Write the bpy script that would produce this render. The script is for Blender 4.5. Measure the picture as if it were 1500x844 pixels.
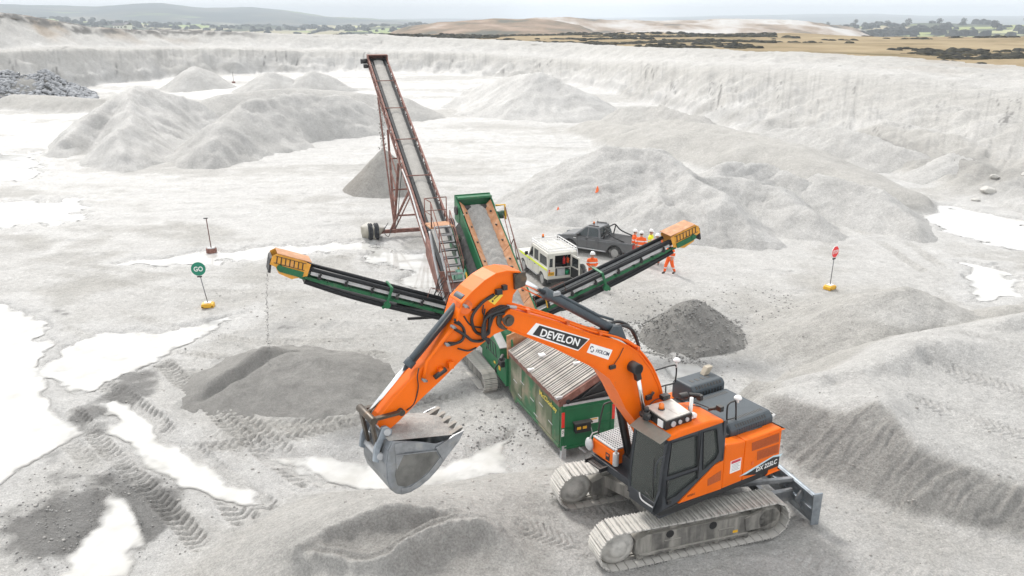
import bpy, bmesh, math, random
import numpy as np
from mathutils import Vector, Matrix
for o in list(bpy.data.objects): bpy.data.objects.remove(o)
scene = bpy.context.scene
col = scene.collection
R = math.radians
random.seed(7)

# ---------------------------------------------------------------- camera
CAMH = 12.0
cam_d = bpy.data.cameras.new('camera'); cam = bpy.data.objects.new('camera', cam_d); col.objects.link(cam)
cam_d.sensor_width = 36.0; cam_d.lens = 28.8; cam_d.clip_start = 0.1; cam_d.clip_end = 30000
cam.location = (0, 0, CAMH); cam.rotation_euler = (R(90 - 18.262), 0, 0)
scene.camera = cam
scene.render.resolution_x = 1024; scene.render.resolution_y = 576
# ---------------------------------------------------------------- sky and sun (overcast)
SUN_EL, SUN_AZ = 44.0, -32.0          # azimuth clockwise from +Y (far side, to the left)
world = bpy.data.worlds.new('World'); scene.world = world; world.use_nodes = True
wn = world.node_tree; wn.nodes.clear()
def wnode(t, **kw):
    n = wn.nodes.new(t)
    for k, v in kw.items(): setattr(n, k, v)
    return n
wo = wnode('ShaderNodeOutputWorld'); bg = wnode('ShaderNodeBackground')
sky = wnode('ShaderNodeTexSky', sky_type='NISHITA', sun_disc=False)
sky.sun_elevation = R(SUN_EL); sky.sun_rotation = R(SUN_AZ); sky.air_density = 1.0; sky.dust_density = 4.0; sky.ozone_density = 1.0
tc = wnode('ShaderNodeTexCoord'); mp = wnode('ShaderNodeMapping'); mp.inputs['Scale'].default_value = (1.2, 1.2, 5.0)
nz = wnode('ShaderNodeTexNoise'); nz.inputs['Scale'].default_value = 2.2; nz.inputs['Detail'].default_value = 7; nz.inputs['Roughness'].default_value = .55
cr = wnode('ShaderNodeValToRGB')
cr.color_ramp.elements[0].position = .32; cr.color_ramp.elements[0].color = (5.4, 5.42, 5.46, 1)
cr.color_ramp.elements[1].position = .62; cr.color_ramp.elements[1].color = (6.3, 6.31, 6.33, 1)
mx = wnode('ShaderNodeMix', data_type='RGBA'); mx.inputs['Factor'].default_value = .92
wn.links.new(tc.outputs['Generated'], mp.inputs['Vector']); wn.links.new(mp.outputs[0], nz.inputs['Vector'])
wn.links.new(nz.outputs['Fac'], cr.inputs['Fac'])
wn.links.new(sky.outputs[0], mx.inputs['A']); wn.links.new(cr.outputs[0], mx.inputs['B'])
wn.links.new(mx.outputs['Result'], bg.inputs['Color']); bg.inputs['Strength'].default_value = .1
wn.links.new(bg.outputs[0], wo.inputs['Surface'])
sd = bpy.data.lights.new('sun', 'SUN'); sun = bpy.data.objects.new('sun', sd); col.objects.link(sun)
sd.energy = 1.5; sd.angle = R(10); sd.color = (1, .965, .92)
sv = Vector((math.sin(R(SUN_AZ)) * math.cos(R(SUN_EL)), math.cos(R(SUN_AZ)) * math.cos(R(SUN_EL)), math.sin(R(SUN_EL))))
sun.rotation_euler = sv.to_track_quat('Z', 'Y').to_euler(); sun.location = (0, 30, 60)
vs = scene.view_settings
vs.view_transform = 'Standard'; vs.look = 'None'; vs.gamma = 1; vs.use_curve_mapping = False; vs.exposure = 1.2

# ---------------------------------------------------------------- noise
def _hash(ix, iy, seed):
    h = (ix.astype(np.int64) * 374761393 + iy.astype(np.int64) * 668265263 + seed * 1442695041) & 0xffffffff
    h = ((h ^ (h >> 13)) * 1274126177) & 0xffffffff
    h = ((h ^ (h >> 16)) * 2246822519) & 0xffffffff
    return (h ^ (h >> 15)) & 0xffff
def perlin(x, y, seed=0):
    x = np.asarray(x, float); y = np.asarray(y, float)
    ix = np.floor(x); iy = np.floor(y); fx = x - ix; fy = y - iy
    u = fx * fx * fx * (fx * (fx * 6 - 15) + 10); v = fy * fy * fy * (fy * (fy * 6 - 15) + 10)
    def g(dx, dy):
        a = _hash(ix + dx, iy + dy, seed) * (2 * math.pi / 65536.)
        return np.cos(a) * (fx - dx) + np.sin(a) * (fy - dy)
    a = g(0, 0); b = g(1, 0); c = g(0, 1); d = g(1, 1)
    return (a + u * (b - a)) + v * ((c + u * (d - c)) - (a + u * (b - a)))
def fbm(x, y, octv=4, seed=0, gain=.5, lac=2.03):
    t = 0; amp = 1.; f = 1.
    for k in range(octv):
        t = t + amp * perlin(x * f, y * f, seed + k * 17); amp *= gain; f *= lac
    return t
def ss(a, b, x):
    t = np.clip((x - a) / (b - a), 0, 1); return t * t * (3 - 2 * t)

# ---------------------------------------------------------------- terrain shape
def seg_dist(x, y, ax, ay, bx, by):
    dx, dy = bx - ax, by - ay; L2 = dx * dx + dy * dy + 1e-12
    t = np.clip(((x - ax) * dx + (y - ay) * dy) / L2, 0, 1)
    return np.hypot(x - ax - t * dx, y - ay - t * dy), t
def ridge(x, y, pts, slope=.7, rnd=.3):
    """heap round a crest polyline [(x,y,z)..]: falls off at the angle of repose"""
    h = np.full(np.shape(x), -1e3)
    if len(pts) == 1: pts = [pts[0], (pts[0][0] + .01, pts[0][1], pts[0][2])]
    for a, b in zip(pts[:-1], pts[1:]):
        d, t = seg_dist(x, y, a[0], a[1], b[0], b[1])
        h = np.maximum(h, a[2] + (b[2] - a[2]) * t - slope * (np.sqrt(d * d + rnd * rnd) - rnd))
    return h
def poly_sdf(x, y, P):
    d = np.full(np.shape(x), 1e9); ins = np.zeros(np.shape(x), bool); n = len(P)
    for i in range(n):
        ax, ay = P[i]; bx, by = P[(i + 1) % n]
        dd, _ = seg_dist(x, y, ax, ay, bx, by); d = np.minimum(d, dd)
        c = ((ay > y) != (by > y)) & (x < (bx - ax) * (y - ay) / (by - ay + 1e-12) + ax); ins ^= c
    return np.where(ins, -d, d)
def side_dist(x, y, P):
    '''signed distance to a polyline (positive to the right of its direction) and a fade towards its ends'''
    best = np.full(np.shape(x), 1e9); sg = np.zeros(np.shape(x)); S = np.zeros(np.shape(x)); s0 = 0.
    for a, b in zip(P[:-1], P[1:]):
        d, t = seg_dist(x, y, a[0], a[1], b[0], b[1]); L = math.hypot(b[0] - a[0], b[1] - a[1])
        cr_ = (b[0] - a[0]) * (y - a[1]) - (b[1] - a[1]) * (x - a[0]); u = d < best
        best = np.where(u, d, best); sg = np.where(u, -np.sign(cr_), sg); S = np.where(u, s0 + t * L, S); s0 += L
    return best * sg, ss(0, .5, S) * ss(s0, s0 - .5, S)
def mesa(x, y, P, z, slope=.75, rnd=.25):
    d = poly_sdf(x, y, P)
    return np.where(d > 0, z - slope * (np.sqrt(np.maximum(d, 0) ** 2 + rnd * rnd) - rnd), z)
def smax(a, b, k=.25):
    h = np.clip(.5 + .5 * (a - b) / k, 0, 1)
    return b + (a - b) * h + k * h * (1 - h)
# quarry bowl: azimuth (degrees from +Y), radius / slope curves
TOE = [(-60, 150), (-36.3, 154.9), (-31.4, 159.5), (-27.1, 171.4), (-22, 192), (-15.8, 200), (-8.7, 199), (-5.1, 190), (-1.4, 181), (4.6, 157.9), (8.8, 126.3), (13, 103.7), (16.1, 94.2), (18.8, 87.5), (21.8, 80.9), (24.7, 74.1), (28.8, 66.8), (32.6, 60.9), (37.9, 54), (60, 45)]
B1 = [(-60, .03), (-35.8, .0302), (-31, .0326), (-27.5, .0317), (-19.8, .0336), (-15.7, .0359), (-8.7, .0384), (-2.3, .0426), (5.7, .0525), (15.8, .0598), (22.1, .067), (27.9, .0779), (31.5, .0854), (36.5, .0967), (60, .12)]
RIM = [(-60, -.007), (-35.4, -.0105), (-30.7, -.0055), (-28.7, .0008), (-26.2, .0095), (-23.6, .0124), (-18.5, .015), (-12.1, .0192), (-8.6, .0194), (-5, .0234), (0, .0258), (4.6, .0303), (11.3, .035), (16.1, .038), (23.8, .0426), (27.6, .0474), (31.2, .0505), (36.1, .0553), (60, .06)]
def curve(C, a): return np.interp(a, [c[0] for c in C], [c[1] for c in C])
def rim_rz(a):
    toe = curve(TOE, a); w = np.clip((a + 5) / 35., 0, 1)
    rr = toe + 24 + 30 * w
    return rr, CAMH - rr * curve(RIM, a)
def bowl(x, y):
    a = np.degrees(np.arctan2(x, y)); r = np.hypot(x, y)
    n1 = fbm(x / 14., y / 14., 3, 91); n2 = fbm(x / 4., y / 4., 3, 92)
    toe = curve(TOE, a) + n1 * 2.5
    w = np.clip((a + 5) / 35., 0, 1)
    rb = toe + 8 + 18 * w; zb = CAMH - rb * curve(B1, a)
    rb2 = rb + 5 + 4 * w; zb2 = zb + .5 + .6 * w
    rr, zr = rim_rz(a)
    sk = a * 1.0 + (r - toe) * (.06 - .10 * w)
    rill = np.abs(perlin(sk * (1.5 + 1.2 * (1 - w)), r / 60., 93)) * .55 + .22 * np.abs(perlin(sk * 6, r / 40., 94)) + .35 * ss(.72, .95, 1 - np.abs(perlin(sk * 2.3, r / 18., 95)) * 3) * -1
    t1 = np.clip((r - toe) / (rb - toe), 0, 1); t2 = np.clip((r - rb) / (rb2 - rb), 0, 1); t3 = np.clip((r - rb2) / (rr - rb2), 0, 1)
    tq = np.clip(t1 + .10 * n2 + .05 * n1, 0, 1) * (t1 < 1) + (t1 >= 1); st = (np.floor(tq * 3) + ss(.25, .85, (tq * 3) % 1)) / 3.; w5 = .5 * (1 - w)
    z = zb * ((1 - w5) * t1 ** .85 + w5 * np.clip(st, 0, 1)) + (zb2 - zb) * t2 + (zr - zb2) * t3
    gul = ss(.55, .9, 1 - 3 * np.abs(perlin(sk * 2.6 + .3 * n2, r / 35., 96))) * (.25 + .75 * ss(-.1, .3, perlin(sk * .8, r / 20., 97)))
    z = z - gul * w * .12 * np.sin(math.pi * np.clip(t1, 0, 1)) * (1 - t2)
    face = np.sin(math.pi * np.clip(t1, 0, 1)) * (1 - t2) + .45 * np.sin(math.pi * t3)
    z = z + face * (rill * (.8 - .7 * w) - .2 + .12 * w + n2 * (.9 - .3 * w) + n1 * 1.1) + (t1 > 0) * n2 * .22
    return z, t1, t2, t3, face, r - rr
# milky puddles: plan outlines
PUD = {
 'pond': [(27.5, 58.2), (29, 54.3), (32, 50), (31.2, 44.5), (27.7, 42.7), (26, 45), (25.8, 50.3), (26.2, 55)],
 'pond_neck': [(23.3, 40.6), (24.8, 40.2), (24.2, 37.8), (23.1, 35.6), (20.8, 34.2), (21, 36), (22.2, 38)],
 'left': [(-26, 33), (-22.6, 34.6), (-19.4, 31.6), (-17.0, 27.4), (-14.8, 23.9), (-13.3, 22.2), (-13.7, 20.6), (-13.8, 18), (-16, 16), (-26, 20)],
 'corner': [(-10.9, 19.6), (-9.9, 18.7), (-8.9, 16.9), (-8.7, 15.4), (-10.2, 15.2), (-10.5, 16.8), (-10.4, 18.2)],
 'strip': [(-20.4, 40.6), (-16, 43), (-10.6, 44.6), (-7.6, 45), (-6.8, 43), (-9.5, 42.6), (-12.5, 41.6), (-17.4, 40)],
 'under_stacker': [(-8.7, 43.8), (-6.8, 43.2), (-5.6, 42.2), (-3.4, 42.2), (-2.6, 35.8), (-4.6, 36.2), (-5.6, 37.6), (-5.2, 39.2), (-7, 40.2)],
 'bucket': [(-6.9, 20.9), (-5, 20.9), (-3.6, 20.6), (-2, 20.6), (-.8, 21.3), (.1, 22.5), (-.1, 21), (.1, 20), (-1, 19.4), (-3.4, 19), (-5, 19.4)],
 'cone_edge': [(4.4, 30.8), (5.6, 30.3), (6.2, 29.3), (5.6, 28.2), (4.5, 29.2)],
 'mid_left': [(-16.9, 26.3), (-14.3, 25.2), (-13.2, 28), (-11.8, 31.4), (-11.4, 33), (-14.8, 30.6), (-17, 31)],
 'far_left': [(-36, 55), (-29.7, 56.8), (-28.6, 53), (-26, 50), (-31.2, 47.6), (-37, 49)],
 'edge_left': [(-50, 76), (-44.5, 77.5), (-38.5, 66.5), (-37, 63.4), (-42, 61), (-52, 62)],
 'tread': [(-13.4, 24.4), (-12, 22.2), (-9.4, 19.6), (-7.2, 18.4), (-6.4, 18.6), (-8.6, 20.4), (-11.6, 23.2), (-13, 25)],
 'excav': [(5.2, 27.5), (6.6, 28.2), (7.6, 26.8), (6.6, 25.6), (5.4, 26.2)],
}
def pud_field(x, y):
    w1 = fbm(x / 1.6, y / 1.6, 4, 41) * 1.1; w2 = fbm(x / 1.6 + 50, y / 1.6, 4, 42) * 1.1; w3 = fbm((x * .7 + y * .7) / .5, (x * .7 - y * .7) / 1.6, 4, 43) * .55
    k = np.clip((y - 14) / 30., .35, 1.6)
    f = np.full(np.shape(x), 9.)
    for n, P in PUD.items():
        px = [p[0] for p in P]; py = [p[1] for p in P]
        m = (x > min(px) - 4) & (x < max(px) + 4) & (y > min(py) - 4) & (y < max(py) + 4)
        if m.any():
            f[m] = np.minimum(f[m], poly_sdf(x[m] + (w1 * k)[m], y[m] + (w2 * k)[m], P))
    return f + w3 * k
# wheel tracks: polyline, width, tread pitch, depth
TRK = [
 ([(-14.5, 26.2), (-10.6, 22.4), (-6.2, 18.1)], .68, .28, .11), ([(-12.6, 27.4), (-9.2, 23.3), (-5.6, 19.4)], .68, .28, .11),
 ([(-14, 23.6), (-10.4, 19.8), (-7.2, 16.5)], .6, .26, .09), ([(-11.4, 26.6), (-8.0, 22.6), (-5.0, 19.3)], .68, .28, .10),
 ([(-13.2, 25.2), (-9.6, 21.2), (-6.6, 17.6)], .68, .28, .10), ([(-16, 24), (-12.4, 20.9), (-9.2, 17.0)], .6, .26, .05),
 ([(-2.6, 24.6), (-6, 22.2), (-9.5, 21.2)], .6, .27, .08), ([(-1.6, 25), (-4.6, 23.2), (-8, 22.6)], .6, .27, .07), ([(-18, 31), (-13.5, 28.8), (-9, 27.9), (-5, 28.4)], .55, .26, .055), ([(-16.5, 33), (-12.5, 30.4), (-8.5, 29.5), (-4, 30)], .55, .26, .04),
 ([(-3.2, 24), (-7, 21.6), (-12, 21)], .55, .26, .045), ([(-2.4, 25.5), (-6, 22.6), (-10, 22)], .55, .26, .04),
 ([(-24, 39), (-16, 36), (-9, 35.6), (-3.5, 33)], .5, .25, .03), ([(-25, 41), (-16, 38), (-8.5, 37.5), (-5, 34)], .5, .25, .03),
 ([(-9.5, 41.6), (-7.6, 40.4), (-5.6, 39.6)], .5, .3, .06),
 ([(-30, 58), (-18, 53), (-8, 51), (2, 50.5)], .6, .3, .03), ([(-30, 61), (-18, 56), (-8, 53.5), (2, 53)], .6, .3, .03),
 ([(17, 64), (19.5, 54), (20.6, 45), (20.4, 39)], .6, .3, .06), ([(18.6, 66), (21.2, 55), (22.2, 46), (21.8, 40)], .6, .3, .06),
 ([(15.6, 58), (17.2, 50), (17.6, 44)], .6, .3, .05),
 ([(4, 34), (8, 33), (12, 33.4), (17, 36)], .45, .2, .025), ([(3.4, 32.4), (8, 31.2), (13, 31.6), (18, 34.5)], .45, .2, .025),
 ([(13, 22.6), (15.5, 20.2), (18, 17)], .7, .2, .06), ([(11.2, 20.4), (13.5, 18.4), (16, 15.6)], .7, .2, .06), ([(14.6, 25), (17, 22.4), (20, 18.6)], .7, .2, .05),
 ([(6, 15.0), (8.5, 14.6), (12, 13.2)], .6, .19, .022), ([(6.6, 17.3), (9, 16.2), (11.5, 14.8)], .6, .19, .025), ([(1.0, 17.9), (2.6, 17.6)], .6, .16, .05), ([(.3, 15.6), (1.4, 15.3)], .6, .16, .04), ([(1.2, 16.9), (2.4, 16.5)], .6, .16, .04),
 ([(-2, 66), (4, 70), (8, 78), (8, 95)], .7, .3, .04), ([(-5, 66), (1, 71), (4.6, 79), (4.6, 95)], .7, .3, .04), ([(-20, 62), (-5, 62.5), (8, 61)], .7, .3, .04), ([(-24, 59.5), (-5, 60), (8, 59)], .7, .3, .03),
]
def tracks(x, y):
    dz = np.zeros(np.shape(x)); cov = np.zeros(np.shape(x))
    for P, w, pit, dep in TRK:
        px = [p[0] for p in P]; py = [p[1] for p in P]
        m = np.where((x > min(px) - 2) & (x < max(px) + 2) & (y > min(py) - 2) & (y < max(py) + 2))
        if len(m[0]) == 0: continue
        xx = x[m] + .15 * perlin(x[m] / 3, y[m] / 3, 5); yy = y[m] + .15 * perlin(x[m] / 3, y[m] / 3, 6)
        best = np.full(xx.shape, 1e9); S = np.zeros(xx.shape); T = np.zeros(xx.shape); s0 = 0
        Q = []
        for i in range(len(P) - 1):                                  # smooth the polyline
            p0 = P[max(i - 1, 0)]; p1 = P[i]; p2 = P[i + 1]; p3 = P[min(i + 2, len(P) - 1)]
            for k in range(6):
                t = k / 6.
                Q.append(tuple(.5 * ((2 * p1[c]) + (-p0[c] + p2[c]) * t + (2 * p0[c] - 5 * p1[c] + 4 * p2[c] - p3[c]) * t * t + (-p0[c] + 3 * p1[c] - 3 * p2[c] + p3[c]) * t ** 3) for c in (0, 1)))
        Q.append(P[-1])
        for a, b in zip(Q[:-1], Q[1:]):
            L = math.hypot(b[0] - a[0], b[1] - a[1])
            d, t = seg_dist(xx, yy, a[0], a[1], b[0], b[1])
            sd = ((b[0] - a[0]) * (yy - a[1]) - (b[1] - a[1]) * (xx - a[0])) / L
            u = d < best; best = np.where(u, d, best); S = np.where(u, s0 + t * L, S); T = np.where(u, sd, T); s0 += L
        inside = 1 - ss(w * .42, w * .54, best)
        ph = S + np.abs(T) * .75
        lug = ss(.18, .5, np.abs((ph / pit) % 1 - .5) * 2)
        edge = np.exp(-((best - w * .58) / .09) ** 2)
        fade = ss(-.35, .05, perlin(xx / 2.2, yy / 2.2, 77) + .12)
        dz[m] += fade * (inside * dep * (lug - .75) + edge * dep * .45); cov[m] = np.maximum(cov[m], inside * fade * np.minimum(dep / .06, 1))
    return dz, cov
# surveyed spot heights of the working bench, the dug heap and the cut bank
CTRL = [(-8.48, 15.73, 0), (-7.95, 16.54, 0), (-7.13, 17.5, 0), (-6.39, 18.47, 0), (-5.59, 19.35, 0), (-4.65, 19.37, 0.03), (-3.48, 19.19, 0.08), (-2.01, 19.23, 0.2), (-0.91, 19.16, 0.35), (0, 18.83, 0.55), (0.79, 18.43, 0.75), (-9.09, 15.19, 0), (-10.61, 16.67, 0), (-8.78, 17.79, 0), (-7.65, 19.05, 0), (-6.28, 20.09, 0), (-4.41, 20.27, 0), (-2.51, 20.46, 0), (-0.97, 20.64, 0), (0.19, 20.37, 0.05), (-6.95, 15.25, 0.38), (-6.15, 15.66, 0.62), (-5.62, 16.54, 0.66), (-5.12, 17.15, 0.72), (-4.44, 17.15, 0.95), (-3.88, 17.64, 0.85), (-3.64, 18.16, 0.6), (-2.84, 17.48, 0.95), (-1.8, 17.08, 1.2), (-4.55, 14.61, 1.45), (-4.25, 14.78, 1.55), (-3.95, 14.92, 1.65), (-3.6, 15.06, 1.76), (-3.25, 15.17, 1.87), (-2.99, 15.21, 1.95), (-2.74, 15.23, 2.02), (-2.45, 15.23, 2.02), (-2.16, 15.23, 2), (-1.71, 15.27, 1.96), (-1.27, 15.31, 1.88), (-0.76, 15.32, 1.72), (-4.24, 14.48, 1.36), (-3.9, 14.63, 1.45), (-3.47, 14.82, 1.55), (-2.98, 14.93, 1.66), (-2.47, 14.98, 1.68), (-1.89, 14.97, 1.7), (-1.39, 15.13, 1.76), (-3.25, 14.4, 1.5), (-2.69, 14.48, 1.58), (-2.22, 14.67, 1.64), (-4.12, 14.35, 1.42), (-3.82, 14.24, 1.42), (-3.51, 14.1, 1.44), (-3.21, 13.99, 1.46), (-2.91, 13.9, 1.48), (-2.7, 13.89, 1.55), (-2.5, 13.95, 1.6), (-2.31, 14.09, 1.66), (-2.12, 14.24, 1.72), (-1.93, 14.44, 1.77), (-1.74, 14.63, 1.82), (-1.52, 14.76, 1.85), (-1.31, 14.85, 1.87), (-1.03, 14.95, 1.87), (-0.74, 15, 1.85), (-0.55, 14.99, 1.81), (-0.38, 14.95, 1.77), (-0.26, 14.83, 1.7), (-0.16, 14.73, 1.62), (-0.07, 14.59, 1.5), (0, 14.38, 1.4), (-2.2, 13.91, 1.42), (-1.82, 14.17, 1.44), (-1.42, 14.48, 1.48), (-0.86, 14.68, 1.5), (-0.43, 14.52, 1.45), (-0.21, 14.18, 1.3), (-2.04, 13.68, 1.35), (-0.96, 13.75, 1.3), (-2.59, 13.68, 1.35), (-4.42, 14.52, 1.35), (-3.46, 13.96, 1.3), (-0.78, 16.25, 1.55), (-0.08, 17.01, 1.25), (0.48, 16.56, 1.2), (0.77, 15.83, 1.15), (1.04, 15.17, 1.08), (1.42, 14.29, 0.98), (0.34, 17.79, 0.95), (0.3, 15.25, 1.2), (-5.2, 14.13, 1), (-6.56, 14.62, 0.45), (-4.24, 14.2, 0.95), (-4.74, 14.56, 1.15), (1.31, 17.04, 0.93), (2.2, 14.85, 0.93), (3.74, 15.26, 0.93), (6.23, 16.01, 0.93), (2.59, 18.2, 0.93), (3.69, 18.53, 0.93), (1.94, 18.62, 0.88), (5.71, 16.98, 0.93), (3.54, 14.22, 0.93), (5.66, 14.24, 0.92), (5.71, 18.2, 0.93), (6.76, 18.25, 0.9), (7.07, 16.67, 0.98), (7.39, 17.13, 1.02), (7.93, 16.44, 1.06), (8.77, 16.15, 1), (9.77, 15.35, 0.95), (11.05, 14.96, 0.92), (7.97, 14.67, 0.93), (9.78, 14.01, 0.93), (7.24, 19.18, 0.85), (7.34, 18.68, 0.84), (7.84, 18.32, 0.82), (8.29, 17.69, 0.82), (8.65, 17.12, 0.8), (9.06, 16.75, 0.78), (9.51, 16.5, 0.78), (10.22, 16.18, 0.8), (10.84, 15.89, 0.82), (11.46, 15.63, 0.84), (12.2, 15.13, 0.85), (7.13, 21.56, 1.55), (7.35, 21.1, 1.9), (7.57, 20.64, 2.08), (7.94, 20.34, 2.1), (8.38, 20.01, 2.12), (8.81, 19.48, 2.2), (9.18, 19.48, 2.36), (9.59, 19.52, 2.5), (9.81, 19.4, 2.48), (9.87, 19.01, 2.36), (9.89, 18.5, 2.22), (9.97, 17.91, 2.1), (10.33, 17.69, 2), (10.65, 17.39, 1.95), (10.99, 17.08, 1.87), (11.46, 16.89, 1.82), (11.87, 16.63, 1.78), (12.51, 16.13, 1.75), (13.24, 15.4, 1.7), (8.15, 21.2, 1.98), (9.22, 20.51, 2.1), (10.19, 20.63, 2.25), (10.55, 19.29, 2), (11.32, 18.65, 1.85), (12.2, 17.74, 1.78), (11.67, 20.08, 1.9), (13.23, 20.54, 1.88), (13.86, 19.39, 1.85), (14.4, 18.04, 1.8), (15.58, 21.62, 2), (7.69, 23.77, 1.1), (8.04, 22.04, 1.85), (8.57, 21.89, 2.05), (9.11, 21.79, 2.18), (9.74, 21.89, 2.2), (10.23, 21.91, 2.3), (10.99, 22.29, 2.35), (11.66, 22.69, 2.4), (12.35, 23.09, 2.5), (13.02, 23.41, 2.55), (13.73, 23.58, 2.55), (14.31, 23.61, 2.4), (15.38, 24.15, 2.25), (16.52, 24.62, 2.25), (17.98, 24.15, 2.25), (7.93, 21.68, 1.8), (9.25, 21.54, 1.95), (10.76, 21.89, 2.05), (11.68, 22.14, 1.98), (12.62, 22.84, 2), (13.34, 22.63, 1.98), (14.37, 22.63, 1.98), (-8, 13, 0), (-6, 12, 0.6), (-3, 12, 0.7), (0, 12, 0.85), (4, 12, 0.93), (8, 12, 0.93), (12, 12, 0.9), (-3, 9.5, 0.7), (2, 9, 0.9), (8, 9, 0.9), (14, 11, 0.9), (1.2, 20.2, 0.12), (2.3, 20.3, 0.2), (3.4, 20.6, 0.3), (4.6, 20.9, 0.35), (5.6, 21.2, 0.5), (1, 21.3, 0), (3, 22, 0), (5, 22.5, 0.05), (7, 23, 0.2), (4.2, 19.7, 0.85), (2.6, 19.5, 0.8), (5.6, 20, 0.88), (8.2, 24.5, 0.2), (9.5, 24.2, 0.9), (11.5, 25.8, 1.3), (13.5, 26.3, 1.7), (16, 26, 2.1), (19, 25, 2.2), (8, 26.5, 0), (10, 27.5, 0.3), (6, 25, 0), (20, 21, 2.1), (24, 20, 2.1), (20, 17, 1.95), (24, 15, 1.9), (16, 14, 1.9), (19, 12, 1.85)]
FACE = [(7.13, 21.56), (7.57, 20.64), (8.38, 20.01), (8.81, 19.48), (9.59, 19.52), (9.87, 19.01), (9.97, 17.91), (10.65, 17.39), (11.87, 16.63), (13.24, 15.4), (12.2, 15.13), (11.46, 15.63), (10.22, 16.18), (9.06, 16.75), (8.29, 17.69), (7.34, 18.68), (6.93, 20.01)]
BOWL = [(-4.55, 14.61), (-3.95, 14.92), (-3.25, 15.17), (-2.74, 15.23), (-1.71, 15.27), (-0.76, 15.32), (-1.31, 14.85), (-1.93, 14.44), (-2.5, 13.95), (-3.21, 13.99), (-4.12, 14.35)]
BOWL2 = [(-2.12, 14.24), (-1.31, 14.85), (-0.55, 14.99), (-0.07, 14.59), (-0.21, 13.81), (-2.59, 13.68)]
_C = np.array(CTRL); _D = np.hypot(_C[:, None, 0] - _C[None, :, 0], _C[:, None, 1] - _C[None, :, 1]); _n = len(_C)
_A = np.zeros((_n + 3, _n + 3)); _A[:_n, :_n] = -_D + np.eye(_n) * .004; _A[:_n, _n] = 1; _A[:_n, _n + 1] = _C[:, 0]; _A[:_n, _n + 2] = _C[:, 1]; _A[_n:, :_n] = _A[:_n, _n:].T
_W = np.linalg.solve(_A, np.concatenate([_C[:, 2], [0, 0, 0]]))
def bench(x, y):
    o = _W[_n] + _W[_n + 1] * x + _W[_n + 2] * y
    for i in range(_n): o = o - _W[i] * np.hypot(x - _C[i, 0], y - _C[i, 1])
    return o
DOM = [(-10.5, 21), (-10.5, 9), (0, 7), (24, 7), (25, 26), (16, 27.5), (9, 27), (5, 23), (0, 21.6)]
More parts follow.
